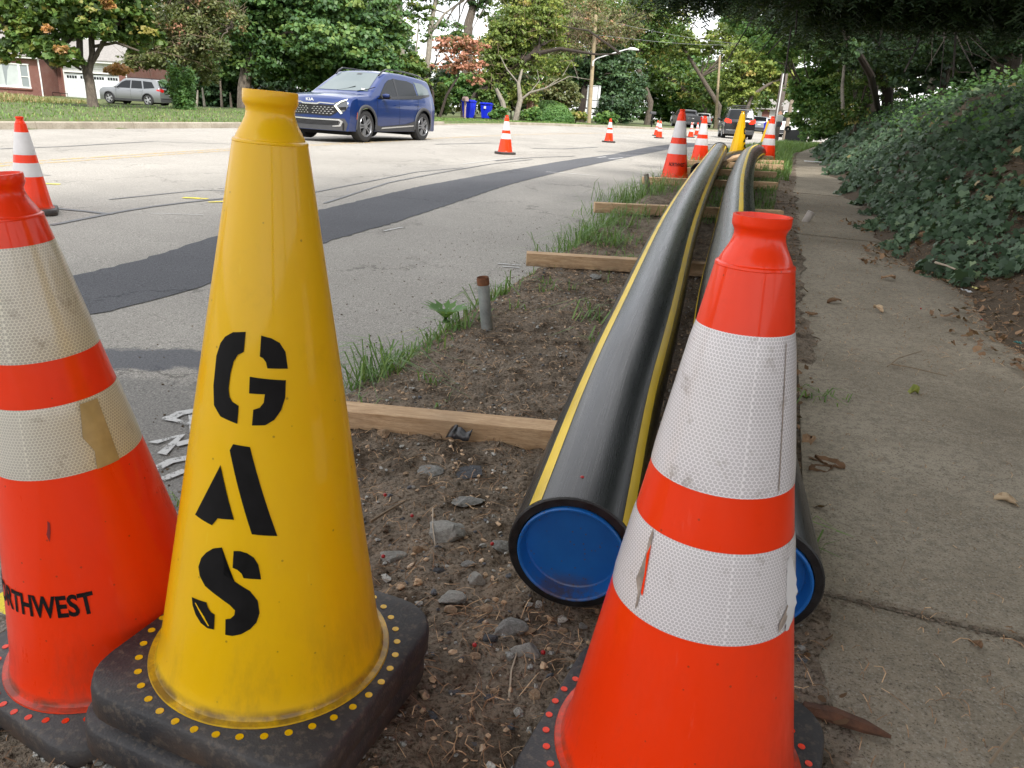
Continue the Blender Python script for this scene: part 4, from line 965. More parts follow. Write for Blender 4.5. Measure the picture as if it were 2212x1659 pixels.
mass('olive_tree', 'yellow olive tree between the second pole and the far house', 1600, 80, [B_(1590, 170, 80, 36, 34), B_(1625, 150, 80, 45, 36), B_(1665, 165, 80, 40, 30), B_(1600, 210, 80, 40, 26), B_(1690, 180, 81, 26, 30), B_(1620, 110, 82, 60, 26)], 12500, .33, L_YELLOW, 63, r=.25, limbs=10, tmid=.4,
     stems=[[(pd(1605, 260, 79), .2), (pd(1625, 205, 79), .18), (pd(1660, 182, 79), .14), (pd(1690, 170, 79), .1)]])
mass('young_yellow_tree', 'thin young tree with yellow leaves left of the second pole', 1498, 110, [B_(1488, 175, 110, 14, 16), B_(1500, 205, 110, 16, 16), B_(1530, 215, 110, 22, 16)], 1000, .34, L_YELLOW, 64, r=.07, limbs=6, tmid=.62)
mass('tall_green_tree', 'tall pale green tree high behind the street lamp', 1400, 90, [B_(1340, 40, 90, 60, 45), B_(1420, 60, 90, 60, 50), B_(1400, 10, 90, 80, 35), B_(1380, 110, 90, 70, 36), B_(1310, 100, 91, 40, 40)], 13000, .38, L_MID, 65, r=.4, limbs=12, tmid=.55, tvar=.25)
mass('tall_right_tree', 'tree with thin crown and sky gaps above the black car', 1550, 95, [B_(1475, 95, 95, 40, 30), B_(1560, 100, 95, 50, 34), B_(1590, 60, 95, 40, 34), B_(1500, 20, 95, 28, 14, wt=.4), B_(1640, 90, 95, 55, 40), B_(1700, 120, 95, 50, 45)], 10000, .38, L_YELLOW, 66, r=.35, limbs=12, tmid=.3, tvar=.25)
mass('back_tree', 'tall tree behind the vine tangled tree, left of the street lamp', 1180, 88, [B_(1090, 40, 88, 40, 26, wt=.6), B_(1160, 10, 88, 60, 30), B_(1240, 30, 88, 70, 50), B_(1080, 100, 88, 50, 40), B_(1160, 110, 88, 80, 50), B_(1240, 160, 86, 80, 50), B_(1100, 190, 84, 80, 45)], 15000, .38, L_MID, 67, r=.4, limbs=8, tmid=.45)
mass('back_tree', 'shaded tree filling the gap behind the maple and the blue car', 760, 62, [B_(700, 90, 62, 120, 90), B_(840, 120, 62, 60, 70), B_(560, 100, 62, 110, 90), B_(600, 190, 62, 150, 45), B_(800, 200, 62, 110, 40), B_(950, 190, 62, 60, 45)], 15000, .42, L_DARK, 68, r=.4, limbs=6, tmid=.4)
mass('back_tree', 'tree behind the house roof at the upper left', 60, 78, [B_(-40, 20, 78, 110, 55), B_(90, 0, 78, 110, 55), B_(220, 20, 78, 110, 60), B_(340, 60, 76, 100, 80), B_(440, 120, 72, 80, 80), B_(330, 170, 80, 90, 40), B_(-150, 20, 78, 110, 60)], 15000, .42, L_MID, 69, r=.4, limbs=6, tmid=.35)
mass('far_tree', 'far pale tree at the end of the road above the parked cars', 1640, 150, [B_(1600, 225, 150, 60, 24), B_(1680, 215, 150, 60, 26), B_(1560, 230, 150, 40, 26), B_(1740, 215, 150, 60, 40), B_(1500, 240, 150, 60, 20), B_(1440, 245, 150, 50, 18)], 7500, .6, L_YELLOW, 70, r=.4, limbs=6, tmid=.3)
for k, (cx, bl, mt) in enumerate([(150, [(60, 60, 130, 90), (200, 80, 120, 100), (120, 170, 140, 50)], L_MID), (480, [(400, 60, 110, 110), (540, 40, 120, 90), (480, 170, 130, 60)], L_DARK), (760, [(680, 50, 120, 80), (800, 110, 90, 90), (740, 190, 130, 45)], L_MID), (1010, [(900, 190, 70, 50), (1000, 200, 80, 45), (1060, 150, 60, 60), (1100, 60, 50, 60)], L_OLIVE),
        (1260, [(1180, 90, 90, 90), (1290, 120, 90, 90), (1260, 210, 120, 50), (1230, 20, 100, 40)], L_YELLOW), (1520, [(1400, 120, 80, 80), (1500, 190, 90, 55), (1590, 170, 70, 60), (1660, 190, 70, 50), (1400, 30, 60, 40)], L_MID)]):
    mass('distant_tree', ['distant tree rising behind the brick house', 'distant dark tree seen through the twiggy tree', 'distant tree behind the maple and the tall grey trunk', 'distant olive tree behind the red leaved tree', 'distant yellow green tree behind the signboard', 'distant tree behind the pickup truck and the utility pole'][k], cx, 108, [B_(x, y, 108, rw, rh) for x, y, rw, rh in bl], 7500, .55, mt, 500+k, r=.4, limbs=4, tmid=.4)
# right side: light green tree over the leaning poles and bank shrubs
mass('roadside_tree', 'light green small leaved tree overhanging the leaning utility pole', 1862, 21, [B_(1745, 190, 21, 40, 40), B_(1720, 60, 19, 60, 42, wt=.9), B_(1640, 70, 20, 60, 30, wt=.8), B_(1790, 130, 21, 60, 50), B_(1600, 30, 20, 45, 26, wt=.9), B_(1690, 100, 18, 60, 30), B_(1740, 250, 22, 34, 26), B_(1800, 230, 21, 60, 50), B_(1700, 130, 24, 24, 26, wt=.8)], 19500, .105, L_BRIGHT, 71, r=.07, limbs=22, tmid=.55, tvar=.24)
mass('bank_shrub', 'yellow green shrub on the ivy bank beside the sidewalk end', 1850, 19, [B_(1850, 185, 19, 60, 36), B_(1900, 150, 20, 50, 40), B_(1780, 250, 18, 34, 30), B_(1840, 245, 18, 40, 24), B_(1900, 205, 26, 60, 36), B_(1800, 210, 27, 60, 50)], 6500, .085, L_MID, 72, r=.03, limbs=12, tmid=.4, tvar=.3)
mass('bank_shrub', 'low green shrub closing the far end of the sidewalk', 1800, 25, [B_(1772, 282, 25, 34, 20), B_(1825, 268, 24, 46, 28), B_(1745, 292, 27, 20, 14)], 4200, .10, L_BRIGHT, 76, r=.03, limbs=5, tmid=.4)
mass('bank_shrub', 'dark leafy shrub behind the branches at the top of the bank', 2020, 16, [B_(1990, 130, 16, 90, 60), B_(2120, 120, 17, 90, 70), B_(2220, 100, 17, 100, 80), B_(1930, 80, 18, 90, 70), B_(2060, 40, 18, 150, 60)], 12500, .13, L_DARK, 73, r=.08, limbs=14, tmid=.55, tvar=.3)
mass('back_wood_tree', 'shaded wood tree far up the bank at the right edge', 2100, 28, [B_(1950, 60, 28, 160, 120), B_(2150, 60, 28, 160, 120), B_(1830, 60, 28, 100, 80), B_(2330, 60, 28, 150, 140), B_(2000, 170, 27, 200, 50), B_(1780, 0, 28, 120, 50)], 14000, .24, L_DARK, 74, r=.25, limbs=12, tmid=.5, tvar=.3)
for k, (pth, dd, r, mt, lab) in enumerate([([(1823, 238), (1819, 190), (1823, 150), (1828, 110)], 13.5, .045, PALEBARK, 'slim grey sapling trunk rising from the ivy beside the sidewalk'), ([(2010, 190), (2024, 150), (2038, 90), (2045, 20)], 16, .09, PALEBARK, 'pale brown trunk behind the dark branches in the bank wood'),
                                ([(2160, 150), (2165, 100), (2170, 40)], 20, .18, BARK, 'broad grey trunk in the wood near the right edge')]):
    P0 = atg(*pth[0], 7, 26); dd = (P0-Vector((0, 0, H))).dot(F_); P0.z -= .1; o = MB().tube([P0]+[pd(x, y, dd) for x, y in pth[1:]], [r*(1-.12*i) for i in range(len(pth))], 9).build('sapling_trunk', mt, smooth=True); tag(o, lab, 'tree trunk')

for k, (x, y, h_, lab) in enumerate([(13, 9, 9, 'tall dark wood tree above the bank, out to the right'), (11, 0, 10, 'tall dark wood tree up the bank near the camera'), (16, 20, 10, 'tall dark wood tree farther along the bank'), (21, 33, 11, 'tall dark wood tree near the end of the bank'), (9.5, -8, 10, 'tall dark wood tree behind the camera to the right'), (8.5, 15, 8, 'added dark wood tree just behind the yew, its crown shading the bank'), (9.5, 23, 8, 'added dark wood tree beyond the sapling, its crown shading the bank')]):  # last two trees added for crowns that block sun over the bank
    z0 = ground_z(x, y); tree('wood_tree', lab, [(Vector((x, y, z0)), .25), (Vector((x-.3, y, z0+3)), .2), (Vector((x-.2, y, z0+6)), .15)],
        [((x-1, y, z0+h_*.5), (3.2, 3.5, 2.2)), ((x+1.5, y+1.5, z0+h_*.62), (3.4, 3.6, 2.6)), ((x-.5, y-1.5, z0+h_*.85), (3.2, 3.4, 2.4))], 4200, .26, L_DARK, 420+k, limbs=10, group='wood trees on the bank', r0=.2)
tree('overhanging_tree', 'broad leaved dark tree arching over the sidewalk left of the yew', [(atg(1905, 222, 8, 22), .07), (pd(1880, 160, 13), .06), (pd(1840, 90, 12.5), .05), (pd(1790, 50, 12), .04)],
     [(B_(1660, 42, 12, 60, 26)), B_(1735, 70, 12, 60, 34), B_(1800, 100, 12.5, 60, 34), B_(1600, 22, 11.5, 60, 18), B_(1870, 120, 13.5, 60, 30), B_(1960, 120, 14, 70, 26), B_(2080, 105, 14, 90, 30), B_(2190, 90, 13, 80, 40)], 10500, .075, L_DARK, 440, limbs=30, r0=.07, tmid=.5, tvar=.3, bark=DARKBARK)
# the big dark yew that hangs over the sidewalk
P0 = atg(1925, 212, 8, 22); d = (P0-Vector((0, 0, H))).dot(F_); P0.z = ground_z(P0.x, P0.y)-.05; yew = tag(empty('yew_tree', P0), 'big dark evergreen leaning out over the sidewalk with long bare lower branches', 'tree')
f0 = P0.copy(); mb = MB(); mb.tube([Vector((0, 0, -.2)), pd(1918, 200, d)-f0, pd(1895, 150, d-.1)-f0, pd(1868, 108, d-.3)-f0, pd(1845, 40, d-.8)-f0, pd(1830, -60, d-1.4)-f0], [.16, .14, .125, .115, .10, .07], 10); mb.build('trunk', DARKBARK, yew, smooth=True)
rg = np.random.default_rng(31); brs = []
def branch(p0, p1, r, sag=.1, seg=9, wob=.05):
    a = Vector(p0); b = Vector(p1); L = (b-a).length; pts = []; ph = rg.random()*6
    for i in range(seg+1):
        u = i/seg; p = a.lerp(b, u); p.z += L*sag*math.sin(PI*u)+L*wob*.5*math.sin(u*7+ph); p.x += L*wob*.6*math.sin(u*5+ph*2); pts.append(p)
    brs.append((pts, r)); return pts
def off(p): return Vector(p)-f0
for (x0, y0, d0, x1, y1, d1, r) in [(1868, 108, 9.4, 1966, 146, 7.5, .035), (1900, 150, 9.5, 2150, 141, 7.2, .038), (1890, 140, 9.5, 2240, 95, 6.6, .03), (1880, 125, 9.4, 2230, 60, 6.4, .032), (1868, 100, 9.3, 2230, 30, 6.0, .03),
        (1860, 90, 9.3, 2100, 10, 6.4, .03), (1868, 100, 9.4, 1720, 92, 6.6, .028), (1860, 80, 9.2, 1650, 110, 7.6, .026), (1868, 100, 9.3, 1590, 60, 8.0, .028), (1850, 60, 9.2, 1480, 0, 7.0, .028), (1900, 160, 9.6, 2100, 175, 8.4, .022),
        (1870, 110, 9.4, 2000, 60, 7.0, .03), (1895, 150, 9.5, 2060, 120, 8.2, .025), (1845, 40, 9.2, 1700, -30, 6.2, .03), (1840, 30, 9.2, 1950, -40, 6.0, .03), (1850, 60, 9.2, 1780, 20, 6.5, .028), (1880, 120, 9.3, 2180, 120, 7.8, .02)]:
    P = branch(off(pd(x0, y0, d0*d/9.6)), off(pd(x1, y1, d1*1.1)), r*1.25)
    for k in range(9):
        u = .25+.7*rg.random(); i = int(u*9); a = P[i]; dr = (P[min(9, i+1)]-P[i]).normalized(); s = Vector(unit(rg.normal(size=3))); s.z *= .35; e = a+(dr*1.1+s*.6).normalized()*(.6+1.1*rg.random())
        brs.append(([a, a.lerp(e, .5)+Vector(rg.normal(size=3))*.04, e], r*.32))
bm_ = MB()
for pts, r in brs: bm_.tube(pts, [max(.0035, r*(1-.8*i/(len(pts)-1))) for i in range(len(pts))], 5, cap=False)
bm_.build('branches', DARKBARK, yew, smooth=True)
# needle sprays: flat fronds of narrow leaves strung along drooping shoots
def sprays(blobs, n_sh, per, ln, wd, seed, droop=.5):
    rg = np.random.default_rng(seed); w = np.array([b[1][0]*b[1][2]*(b[2] if len(b) > 2 else 1) for b in blobs]); w /= w.sum(); C = []; Nn = []; D = []; T = []
    for b, wi in zip(blobs, w):
        k = max(2, int(n_sh*wi)); q = np.array(b[0])+unit(rg.normal(size=(k, 3)))*(rg.random((k, 1))**.4)*np.array(b[1]); dr = unit(rg.normal(size=(k, 3))*np.array([1, 1, .5])+np.array([-.5, -.3, -droop])); tt = .4+rg.normal(size=k)*.2
        up_ = unit(np.cross(dr, np.array([0, 0, 1.0]))); nrm = unit(np.cross(up_, dr)+rg.normal(size=(k, 3))*.25)
        for j in range(per):
            u = j/per; s = 1 if j % 2 else -1; p = q+dr*(u*ln*(3.0)); p[:, 2] -= (u**2)*ln*.9*droop*2; C.append(p+up_*s*ln*.22); D.append(dr*.6+up_*s*.9); Nn.append(nrm+rg.normal(size=(k, 3))*.3); T.append(tt+rg.normal(size=k)*.08+u*.1)
    return np.concatenate(C), np.concatenate(Nn), np.concatenate(D), np.concatenate(T)
SH_NEEDLE = np.array([(-.05, 0, 0), (-.065, .6, .02), (.065, .6, .02), (.05, 0, 0)])
def U_f(v): return np.array(v)-np.array(f0)
vis = [B_(1790, -2, 7.5, 110, 34), B_(1900, -8, 7.2, 150, 40), B_(2020, -10, 7.0, 150, 40), B_(2150, -14, 6.8, 150, 44), B_(1820, 42, 8.4, 60, 22, wt=.6), B_(1745, 45, 8.6, 40, 16, wt=.4), B_(1690, 0, 8.2, 60, 22, wt=.6), B_(1620, -10, 8.6, 60, 16, wt=.7), B_(1540, -14, 7.2, 70, 16, wt=.9), B_(1450, -20, 7.0, 60, 16, wt=.8),
       B_(2230, 20, 6.6, 60, 40, wt=.5), B_(2080, 40, 9.6, 100, 18, wt=.3), B_(1950, 44, 9.4, 50, 16, wt=.4), B_(2200, -80, 6.0, 200, 50), B_(1950, -80, 6.4, 200, 50), B_(1700, -60, 6.8, 160, 40), B_(1990, -50, 8.8, 260, 60, wt=.8)]
C, Nn, D, T = sprays(vis, 9500, 15, .075, .02, 5); leaves('foliage', C-np.array(f0), Nn, 0.075+.035*RNG.random(len(C)), T, L_YEW, SH_NEEDLE, yew, D)
# its crown overhead and behind the camera, out of frame, which shades the verge
over = [((2.2, 2.0, 5.0), (3.2, 4.2, 1.1)), ((4.5, 5.5, 5.6), (3.4, 4, 1.3)), ((3.5, -2.5, 5.6), (4, 3.5, 1.4)), ((6.5, 2, 5.0), (3, 5, 1.6)), ((.2, -1.5, 5.6), (2.6, 3.0, 1.0)), ((3.5, 1.5, 7.2), (5, 6, 1.2))]
crown('upper_foliage', over, 12000, .3, L_YEW, yew, seed=77, origin=f0)
tree('shade_tree', 'large tree standing behind the camera whose crown shades the verge', [(Vector((2.6, -6.5, .3)), .35), (Vector((2.4, -6.2, 3)), .3), (Vector((1.5, -5.5, 6)), .25)],
     [((-.5, -4, 8.5), (4.5, 4, 1.8)), ((4, -3, 9), (4, 4, 2)), ((-3, -2.5, 9.5), (3, 3, 1.5)), ((1.5, -7, 9), (5, 3.5, 2.2)), ((1.5, -1, 10), (4, 3, 1.5))], 9000, .34, L_MID, 401, limbs=10, r0=.3)

# ---------------------------------------------------------------- ivy bank
def sample_bank(n, y0, y1, t0f, t1, rg, p=1.0):
    y = y0+(y1-y0)*rg.random(n)**1.0; t = np.array([t0f(v) for v in y])+t1*rg.random(n)**p; x = np.array([xr(v) for v in y])+t; return x, y
rg = np.random.default_rng(12)
def ivy_t0(y): return .55-.60*sm(3.4, 5.0, y)+.10*math.sin(y*6)+.07*math.sin(y*13)+(.0 if y > 2 else 0)
Cx = []; sz = []
for n, y0, y1, t1, s, p in ((19000, 2.9, 8.5, 3.6, .056, 1.1), (15000, 8.5, 16, 4.2, .068, 1.2), (9500, 16, 34, 4.0, .11, 1.3), (1800, .8, 3.0, 3.0, .055, .8)):
    x, y = sample_bank(n, y0, y1, ivy_t0, t1, rg, p); z = np.array([ground_z(a, b) for a, b in zip(x, y)]); lift = .02+.07*rg.random(n)+.05*np.array([max(0, mnoise.noise(Vector((a*1.7, b*1.7, 0)))) for a, b in zip(x, y)])
    Cx.append(np.stack([x, y, z+lift], 1)); sz.append(s*(.65+.7*rg.random(n)))
Cx = np.concatenate(Cx); sz = np.concatenate(sz)*(.7+.6*rg.random(sum(len(q) for q in Cx) if isinstance(Cx, list) else len(Cx))**2)
kp = np.array([mnoise.noise(Vector((a*2.3, b*2.3, 7)))+.5*mnoise.noise(Vector((a*6, b*6, 2))) > -.36 for a, b, c in Cx]); Cx = Cx[kp]; sz = sz[kp]; n = len(Cx)
Nn = unit(np.array([-.55, -.45, .75])+rg.normal(size=(n, 3))*.55); Dd = np.array([-.7, -.3, -.7])+rg.normal(size=(n, 3))*.45
pat = np.array([mnoise.noise(Vector((a*.9, b*.9, 4))) for a, b, c in Cx])
T_ = .45+.28*pat+rg.normal(size=n)*.20; nr = Cx[:, 1] < 9.5
SH_IVY2 = np.array([(0, 0, 0), (-.48, .15, .04), (-.36, .62, 0), (0, 1, -.05), (.36, .62, 0), (.48, .15, .04)])
o = leaves('ivy', Cx[nr], Nn[nr], sz[nr]*1.12, T_[nr], L_IVY, SH_IVY, None, Dd[nr]); tag(o, 'dense dark green ivy on the near part of the bank beside the sidewalk', 'ivy', kind='stuff')
o = leaves('ivy', Cx[~nr], Nn[~nr], sz[~nr], T_[~nr], L_IVY, SH_IVY2, None, Dd[~nr]); tag(o, 'ivy mass on the far part of the bank where the sidewalk narrows', 'ivy', kind='stuff')
# low bright plants mixed in higher up
x, y = sample_bank(5200, 7, 26, lambda v: .7, 3.6, rg); z = np.array([ground_z(a, b) for a, b in zip(x, y)]); C = np.stack([x, y, z+.08+.22*rg.random(len(x))], 1)
o = leaves('bank_undergrowth', C, unit(np.array([-.3, -.3, .8])+rg.normal(size=(len(x), 3))*.4), .045+.04*rg.random(len(x)), .25+rg.normal(size=len(x))*.2, L_BRIGHT, SH_LEAF); tag(o, 'lighter green undergrowth rising out of the ivy on the bank', 'undergrowth', kind='stuff')

# leaf litter and needles
L_DEAD = leafmat('dead_leaves', [(0, (.05, .028, .014)), (.5, (.13, .07, .035)), (.8, (.23, .14, .075)), (1, (.34, .25, .15))], .1, .8, .2)
SH_CURL = np.array([(0, 0, .05), (-.22, .2, .12), (-.30, .5, .02), (-.15, .8, .10), (0, 1, .2), (.16, .8, .06), (.30, .5, .12), (.20, .2, .03)])
n = 3000; x, y = sample_bank(n, 1.2, 7.5, lambda v: -.22+.14*math.sin(v*3.1)+.06*math.sin(v*9), 1.5, rg, 1.0); keep = np.array([t < 1.3 for t in x-np.array([xr(v) for v in y])]); x = x[keep]; y = y[keep]; n = len(x)
z = np.array([max(ground_z(a, b), G(a, b)+.116 if a < xr(b)+.05 else -9) for a, b in zip(x, y)]); C = np.stack([x, y, z+.008+.015*rg.random(n)], 1)
o = leaves('leaf_litter', C, unit(np.array([0, 0, 1.0])+rg.normal(size=(n, 3))*.45), .018+.045*rg.random(n)**2, .15+.6*rg.random(n), L_DEAD, SH_CURL); tag(o, 'brown dead leaf litter along the foot of the ivy bank', 'leaf litter', kind='stuff')
n = 420; y = .9+11*rg.random(n)**1.2; x = np.array([xs(v) for v in y])-.30+.36*rg.random(n); z = np.array([dirt_z(a, b) if a < xs(b) else G(a, b)+.117 for a, b in zip(x, y)]); C = np.stack([x, y, z+.012], 1)
o = leaves('gutter_leaves', C, unit(np.array([0, 0, 1.0])+rg.normal(size=(n, 3))*.5), .015+.03*rg.random(n)**2, .1+.5*rg.random(n), L_DEAD, SH_CURL); tag(o, 'dead leaves caught in the soil between right pipe and sidewalk', 'leaf litter', kind='stuff')
def needles(name, n, place, lab, ln=(.03, .11), seed=1, matc=None, wd=.0007):
    rg = np.random.default_rng(seed); V = np.zeros((n*3, 4, 3))
    for i in range(n):
        x, y, z = place(rg); a = rg.random()*2*PI; L = ln[0]+(ln[1]-ln[0])*rg.random()**2; cv = rg.normal()*.45; w = wd*(.6+.8*rg.random()); p = np.array([x, y, z+.002]); rise = .003+.008*rg.random()
        for k in range(3):
            d = np.array([math.cos(a), math.sin(a), 0]); q = p+d*L/3+np.array([0, 0, (rise, 0, -rise)[k]]); s = np.array([-math.sin(a), math.cos(a), .4])*w; V[3*i+k] = [p-s, p+s, q+s, q-s]; p = q; a += cv*(.5+rg.random())
    o = link(name, fast_mesh(name, V, 4, rg.random(3*n), matc)); return tag(o, lab, 'needles', kind='stuff')
NEEDLE = leafmat('dry_needles', [(0, (.08, .04, .02)), (.5, (.20, .115, .06)), (1, (.36, .24, .13))], .05, .8, .2)
def pl_dirt(rg):
    y = .45+5.6*rg.random()**1.35; x = xe(y)+.05+(xs(y)-xe(y)-.05)*rg.random(); return x, y, dirt_z(x, y)
needles('dry_needles', 9500, pl_dirt, 'dry brown needles and straw strewn over the dirt verge', (.02, .085), seed=3, matc=NEEDLE)
def pl_walk(rg):
    y = .9+9*rg.random()**1.3; x = xs(y)+.05+1.4*rg.random(); return x, y, G(x, y)+.119
needles('sidewalk_needles', 2600, pl_walk, 'short dark needles scattered over the concrete sidewalk', (.012, .06), seed=4, matc=NEEDLE, wd=.0008)
def pl_bank(rg):
    y = 1.4+5*rg.random(); x = xr(y)-.1+1.2*rg.random()**1.2; return x, y, max(ground_z(x, y), G(x, y)+.11)
needles('bank_needles', 5200, pl_bank, 'dry needles heaped at the foot of the bank', (.05, .16), seed=5, matc=NEEDLE, wd=.001)

# grass
L_GRASS = leafmat('grass_blades', [(0, (.04, .085, .02)), (.5, (.075, .16, .03)), (.9, (.15, .22, .05)), (1, (.26, .24, .09))], .35, .5)
L_HAY = leafmat('tall_dry_grass', [(0, (.09, .12, .03)), (.5, (.15, .16, .05)), (.8, (.26, .17, .08)), (1, (.32, .17, .09))], .35)
def blades(name, P, h, lean_, wd, mat, seed, lab=None, cat='grass', kind=None, group=None, tm=.45):
    rg = np.random.default_rng(seed); n = len(P); a = rg.random(n)*2*PI; hh = h*(.30+1.0*rg.random(n)**1.3); ln = lean_*(.2+rg.random(n)); dx = np.cos(a); dy = np.sin(a); w = wd*(.6+.8*rg.random(n)); V = np.zeros((n*2, 4, 3))
    s = np.stack([-dy*w, dx*w, np.zeros(n)], 1); d3 = np.stack([dx, dy, np.zeros(n)], 1); z = np.array([0, 0, 1.0])
    p1 = P+d3*(ln*hh*.35)[:, None]+z*(hh*.6)[:, None]; p2 = P+d3*(ln*hh*1.05)[:, None]+z*(hh*(1-.45*ln))[:, None]
    V[0::2] = np.stack([P-s, P+s, p1+s*.8, p1-s*.8], 1); V[1::2] = np.stack([p1-s*.8, p1+s*.8, p2+s*.12, p2-s*.12], 1)
    T = np.repeat(tm+rg.normal(size=n)*.2, 2); o = link(name, fast_mesh(name, V-np.array(P[0]), 4, T, mat), loc=tuple(P[0])); return tag(o, lab, cat, group, kind)
def tuft(px, py, n, h, r, lab, seed, lean_=1.6, wd=.0026, mat=None, dz=.05):
    n = int(n*(1.0 if py > 600 else .9)); h = h*1.3; wd = .0034 if py > 600 else .003
    c = at(px, py, dz); rg = np.random.default_rng(seed); q = rg.normal(size=(n, 2))*r; P = np.array([(c.x+a, c.y+b, (dirt_z(c.x+a, c.y+b) if c.x+a > xe(c.y+b)-.02 else G(c.x+a, c.y+b))-.004) for a, b in q])
    return blades('grass_tuft', P, h, lean_, wd, mat or L_GRASS, seed, lab, 'grass tuft', group='grass tufts along the verge')
for k, (x, y, n, h, r, lab) in enumerate([(812, 800, 70, .15, .05, 'sprawling grass tuft at the road edge just right of the yellow cone'), (775, 810, 14, .20, .03, 'few long blades peeking from behind the yellow cone'), (870, 770, 70, .09, .07, 'thin creeping grass between the front tuft and the stub pipe'),
        (985, 715, 80, .09, .06, 'low grass clump at the foot of the steel stub'), (1065, 650, 70, .12, .06, 'grass clump right behind the steel stub'), (925, 740, 40, .08, .05, 'small grass tuft left of the steel stub foot'), (1270, 715, 26, .09, .05, 'sparse grass sprig in the bare dirt by the left pipe'),
        (1180, 555, 30, .17, .05, 'tall thin blades just behind the second skid'), (1260, 535, 260, .15, .13, 'thick grass clump behind the second skid'), (1320, 545, 120, .10, .10, 'low grass behind the second skid near the pipe'), (1300, 500, 240, .16, .14, 'lush grass clump in front of the third skid'), (1350, 480, 160, .14, .14, 'grass right of the third skid beside the pipe'),
        (1360, 430, 300, .22, .18, 'tall grass behind the third skid'), (1410, 425, 240, .20, .18, 'tall grass against the left pipe behind the third skid'), (1305, 455, 120, .14, .14, 'grass growing over the end of the third skid'), (1345, 590, 60, .07, .05, 'short tuft on the end of the second skid by the pipe'),
        (1420, 402, 160, .2, .2, 'rough grass at the foot of the NORTHWEST cone'), (1290, 765, 14, .07, .03, 'single green sprig in the dirt beside the left pipe'), (1715, 1230, 20, .07, .04, 'little weed between the right pipe and the sidewalk'), (1760, 900, 30, .06, .05, 'small weed at the sidewalk edge')]):
    tuft(x, y, n, h, r, lab, 100+k)
c = at(962, 704, .09); w_ = tag(empty('dandelion', c), 'jagged leaved dandelion left of the steel stub', 'weed'); SH_DAND = np.array([(-.02, 0, 0), (-.06, .22, .03), (-.025, .30, .03), (-.11, .45, .05), (-.04, .54, .04), (-.13, .72, .02), (-.05, .80, .0), (0, 1.05, -.10), (.06, .80, .0), (.12, .70, .02), (.04, .54, .04), (.10, .43, .05), (.025, .30, .03), (.06, .20, .03), (.02, 0, 0)])
for k in range(15):
    a = k*2.4+.3; D1 = np.array([[math.cos(a), math.sin(a), .15+1.0*rnd.random()]]); N1 = np.array([[-math.cos(a)*.7, -math.sin(a)*.7, 1.0]]); leaves('leaf', np.array([[math.cos(a)*.02, math.sin(a)*.02, .045]]), N1, .15, np.array([.35+.3*rnd.random()]), L_BRIGHT, SH_DAND, w_, D1)
rg = np.random.default_rng(61); Pn = []
for i in range(46):
    y = 1.7+5.2*rg.random(); x = xe(y)+.02+(.55*rg.random()**2.0 if y < 4 else (xs(y)-xe(y)-.2)*rg.random()); 
    for j in range(int(4+16*rg.random()**2)): a, b = rg.normal(size=2)*.02; Pn.append((x+a, y+b, dirt_z(x+a, y+b)-.003))
blades('weed_sprigs', np.array(Pn), .07, 1.4, .0026, L_GRASS, 62, 'thin weed sprigs scattered over the dirt along the road edge', 'weeds', 'stuff', tm=.45)
# grass strip beyond the pipes and between them
rg = np.random.default_rng(21); Pn = []
while len(Pn) < 17000:
    y = 11.5+26*rg.random()**1.3; u = rg.random(); x = xe(y)+.2+(xs(y)-xe(y)-.25)*u
    if y < 15.5 and u < .62 and rg.random() < .75: continue
    if y < 13 and rg.random() < .5: continue
    Pn.append((x, y, G(x, y)+.09))
blades('verge_grass', np.array(Pn), .20, .6, .006, L_GRASS, 22, 'bright green grass of the verge beyond the pipes', 'grass', 'stuff', tm=.5)
Pn = [(x, y, dirt_z(x, y)) for x, y in [(xe(y)+.9+(xs(y)-xe(y)-1.1)*rg.random(), y) for y in 6.8+5.5*rg.random(2600)]]
blades('grass_between_pipes', np.array(Pn), .10, .8, .0035, L_GRASS, 23, 'dark thin grass on the soil between the two pipes', 'grass', 'stuff', tm=.3)
# far lawn
Pn = []; 
while len(Pn) < 18000:
    y = 13+46*rg.random(); x = xk(y)-.22-(14 if y < 36 else 4)*rg.random()**1.3; Pn.append((x, y, ground_z(x, y)-.02))
blades('lawn_grass', np.array(Pn), .10, .7, .014, L_GRASS, 24, 'mown and tufted grass of the lawn behind the far kerb', 'grass', 'stuff', tm=.6)
Pn = []
while len(Pn) < 9000:
    px = -80+290*rg.random()**.9; dd = 40+12*rg.random(); P = pd(px, 215, dd)
    hgt = (.36-.0018*max(0, px))*(1+.4*mnoise.noise(Vector((px*.03, dd*.4, 0))))
    Pn.append((P.x, P.y, ground_z(P.x, P.y)+max(0, hgt)*.75*rg.random()))
blades('tall_meadow_grass', np.array(Pn), .28, .9, .022, L_HAY, 25, 'tall rough grass gone rust coloured in front of the brick house', 'grass', 'stuff', tm=.5)
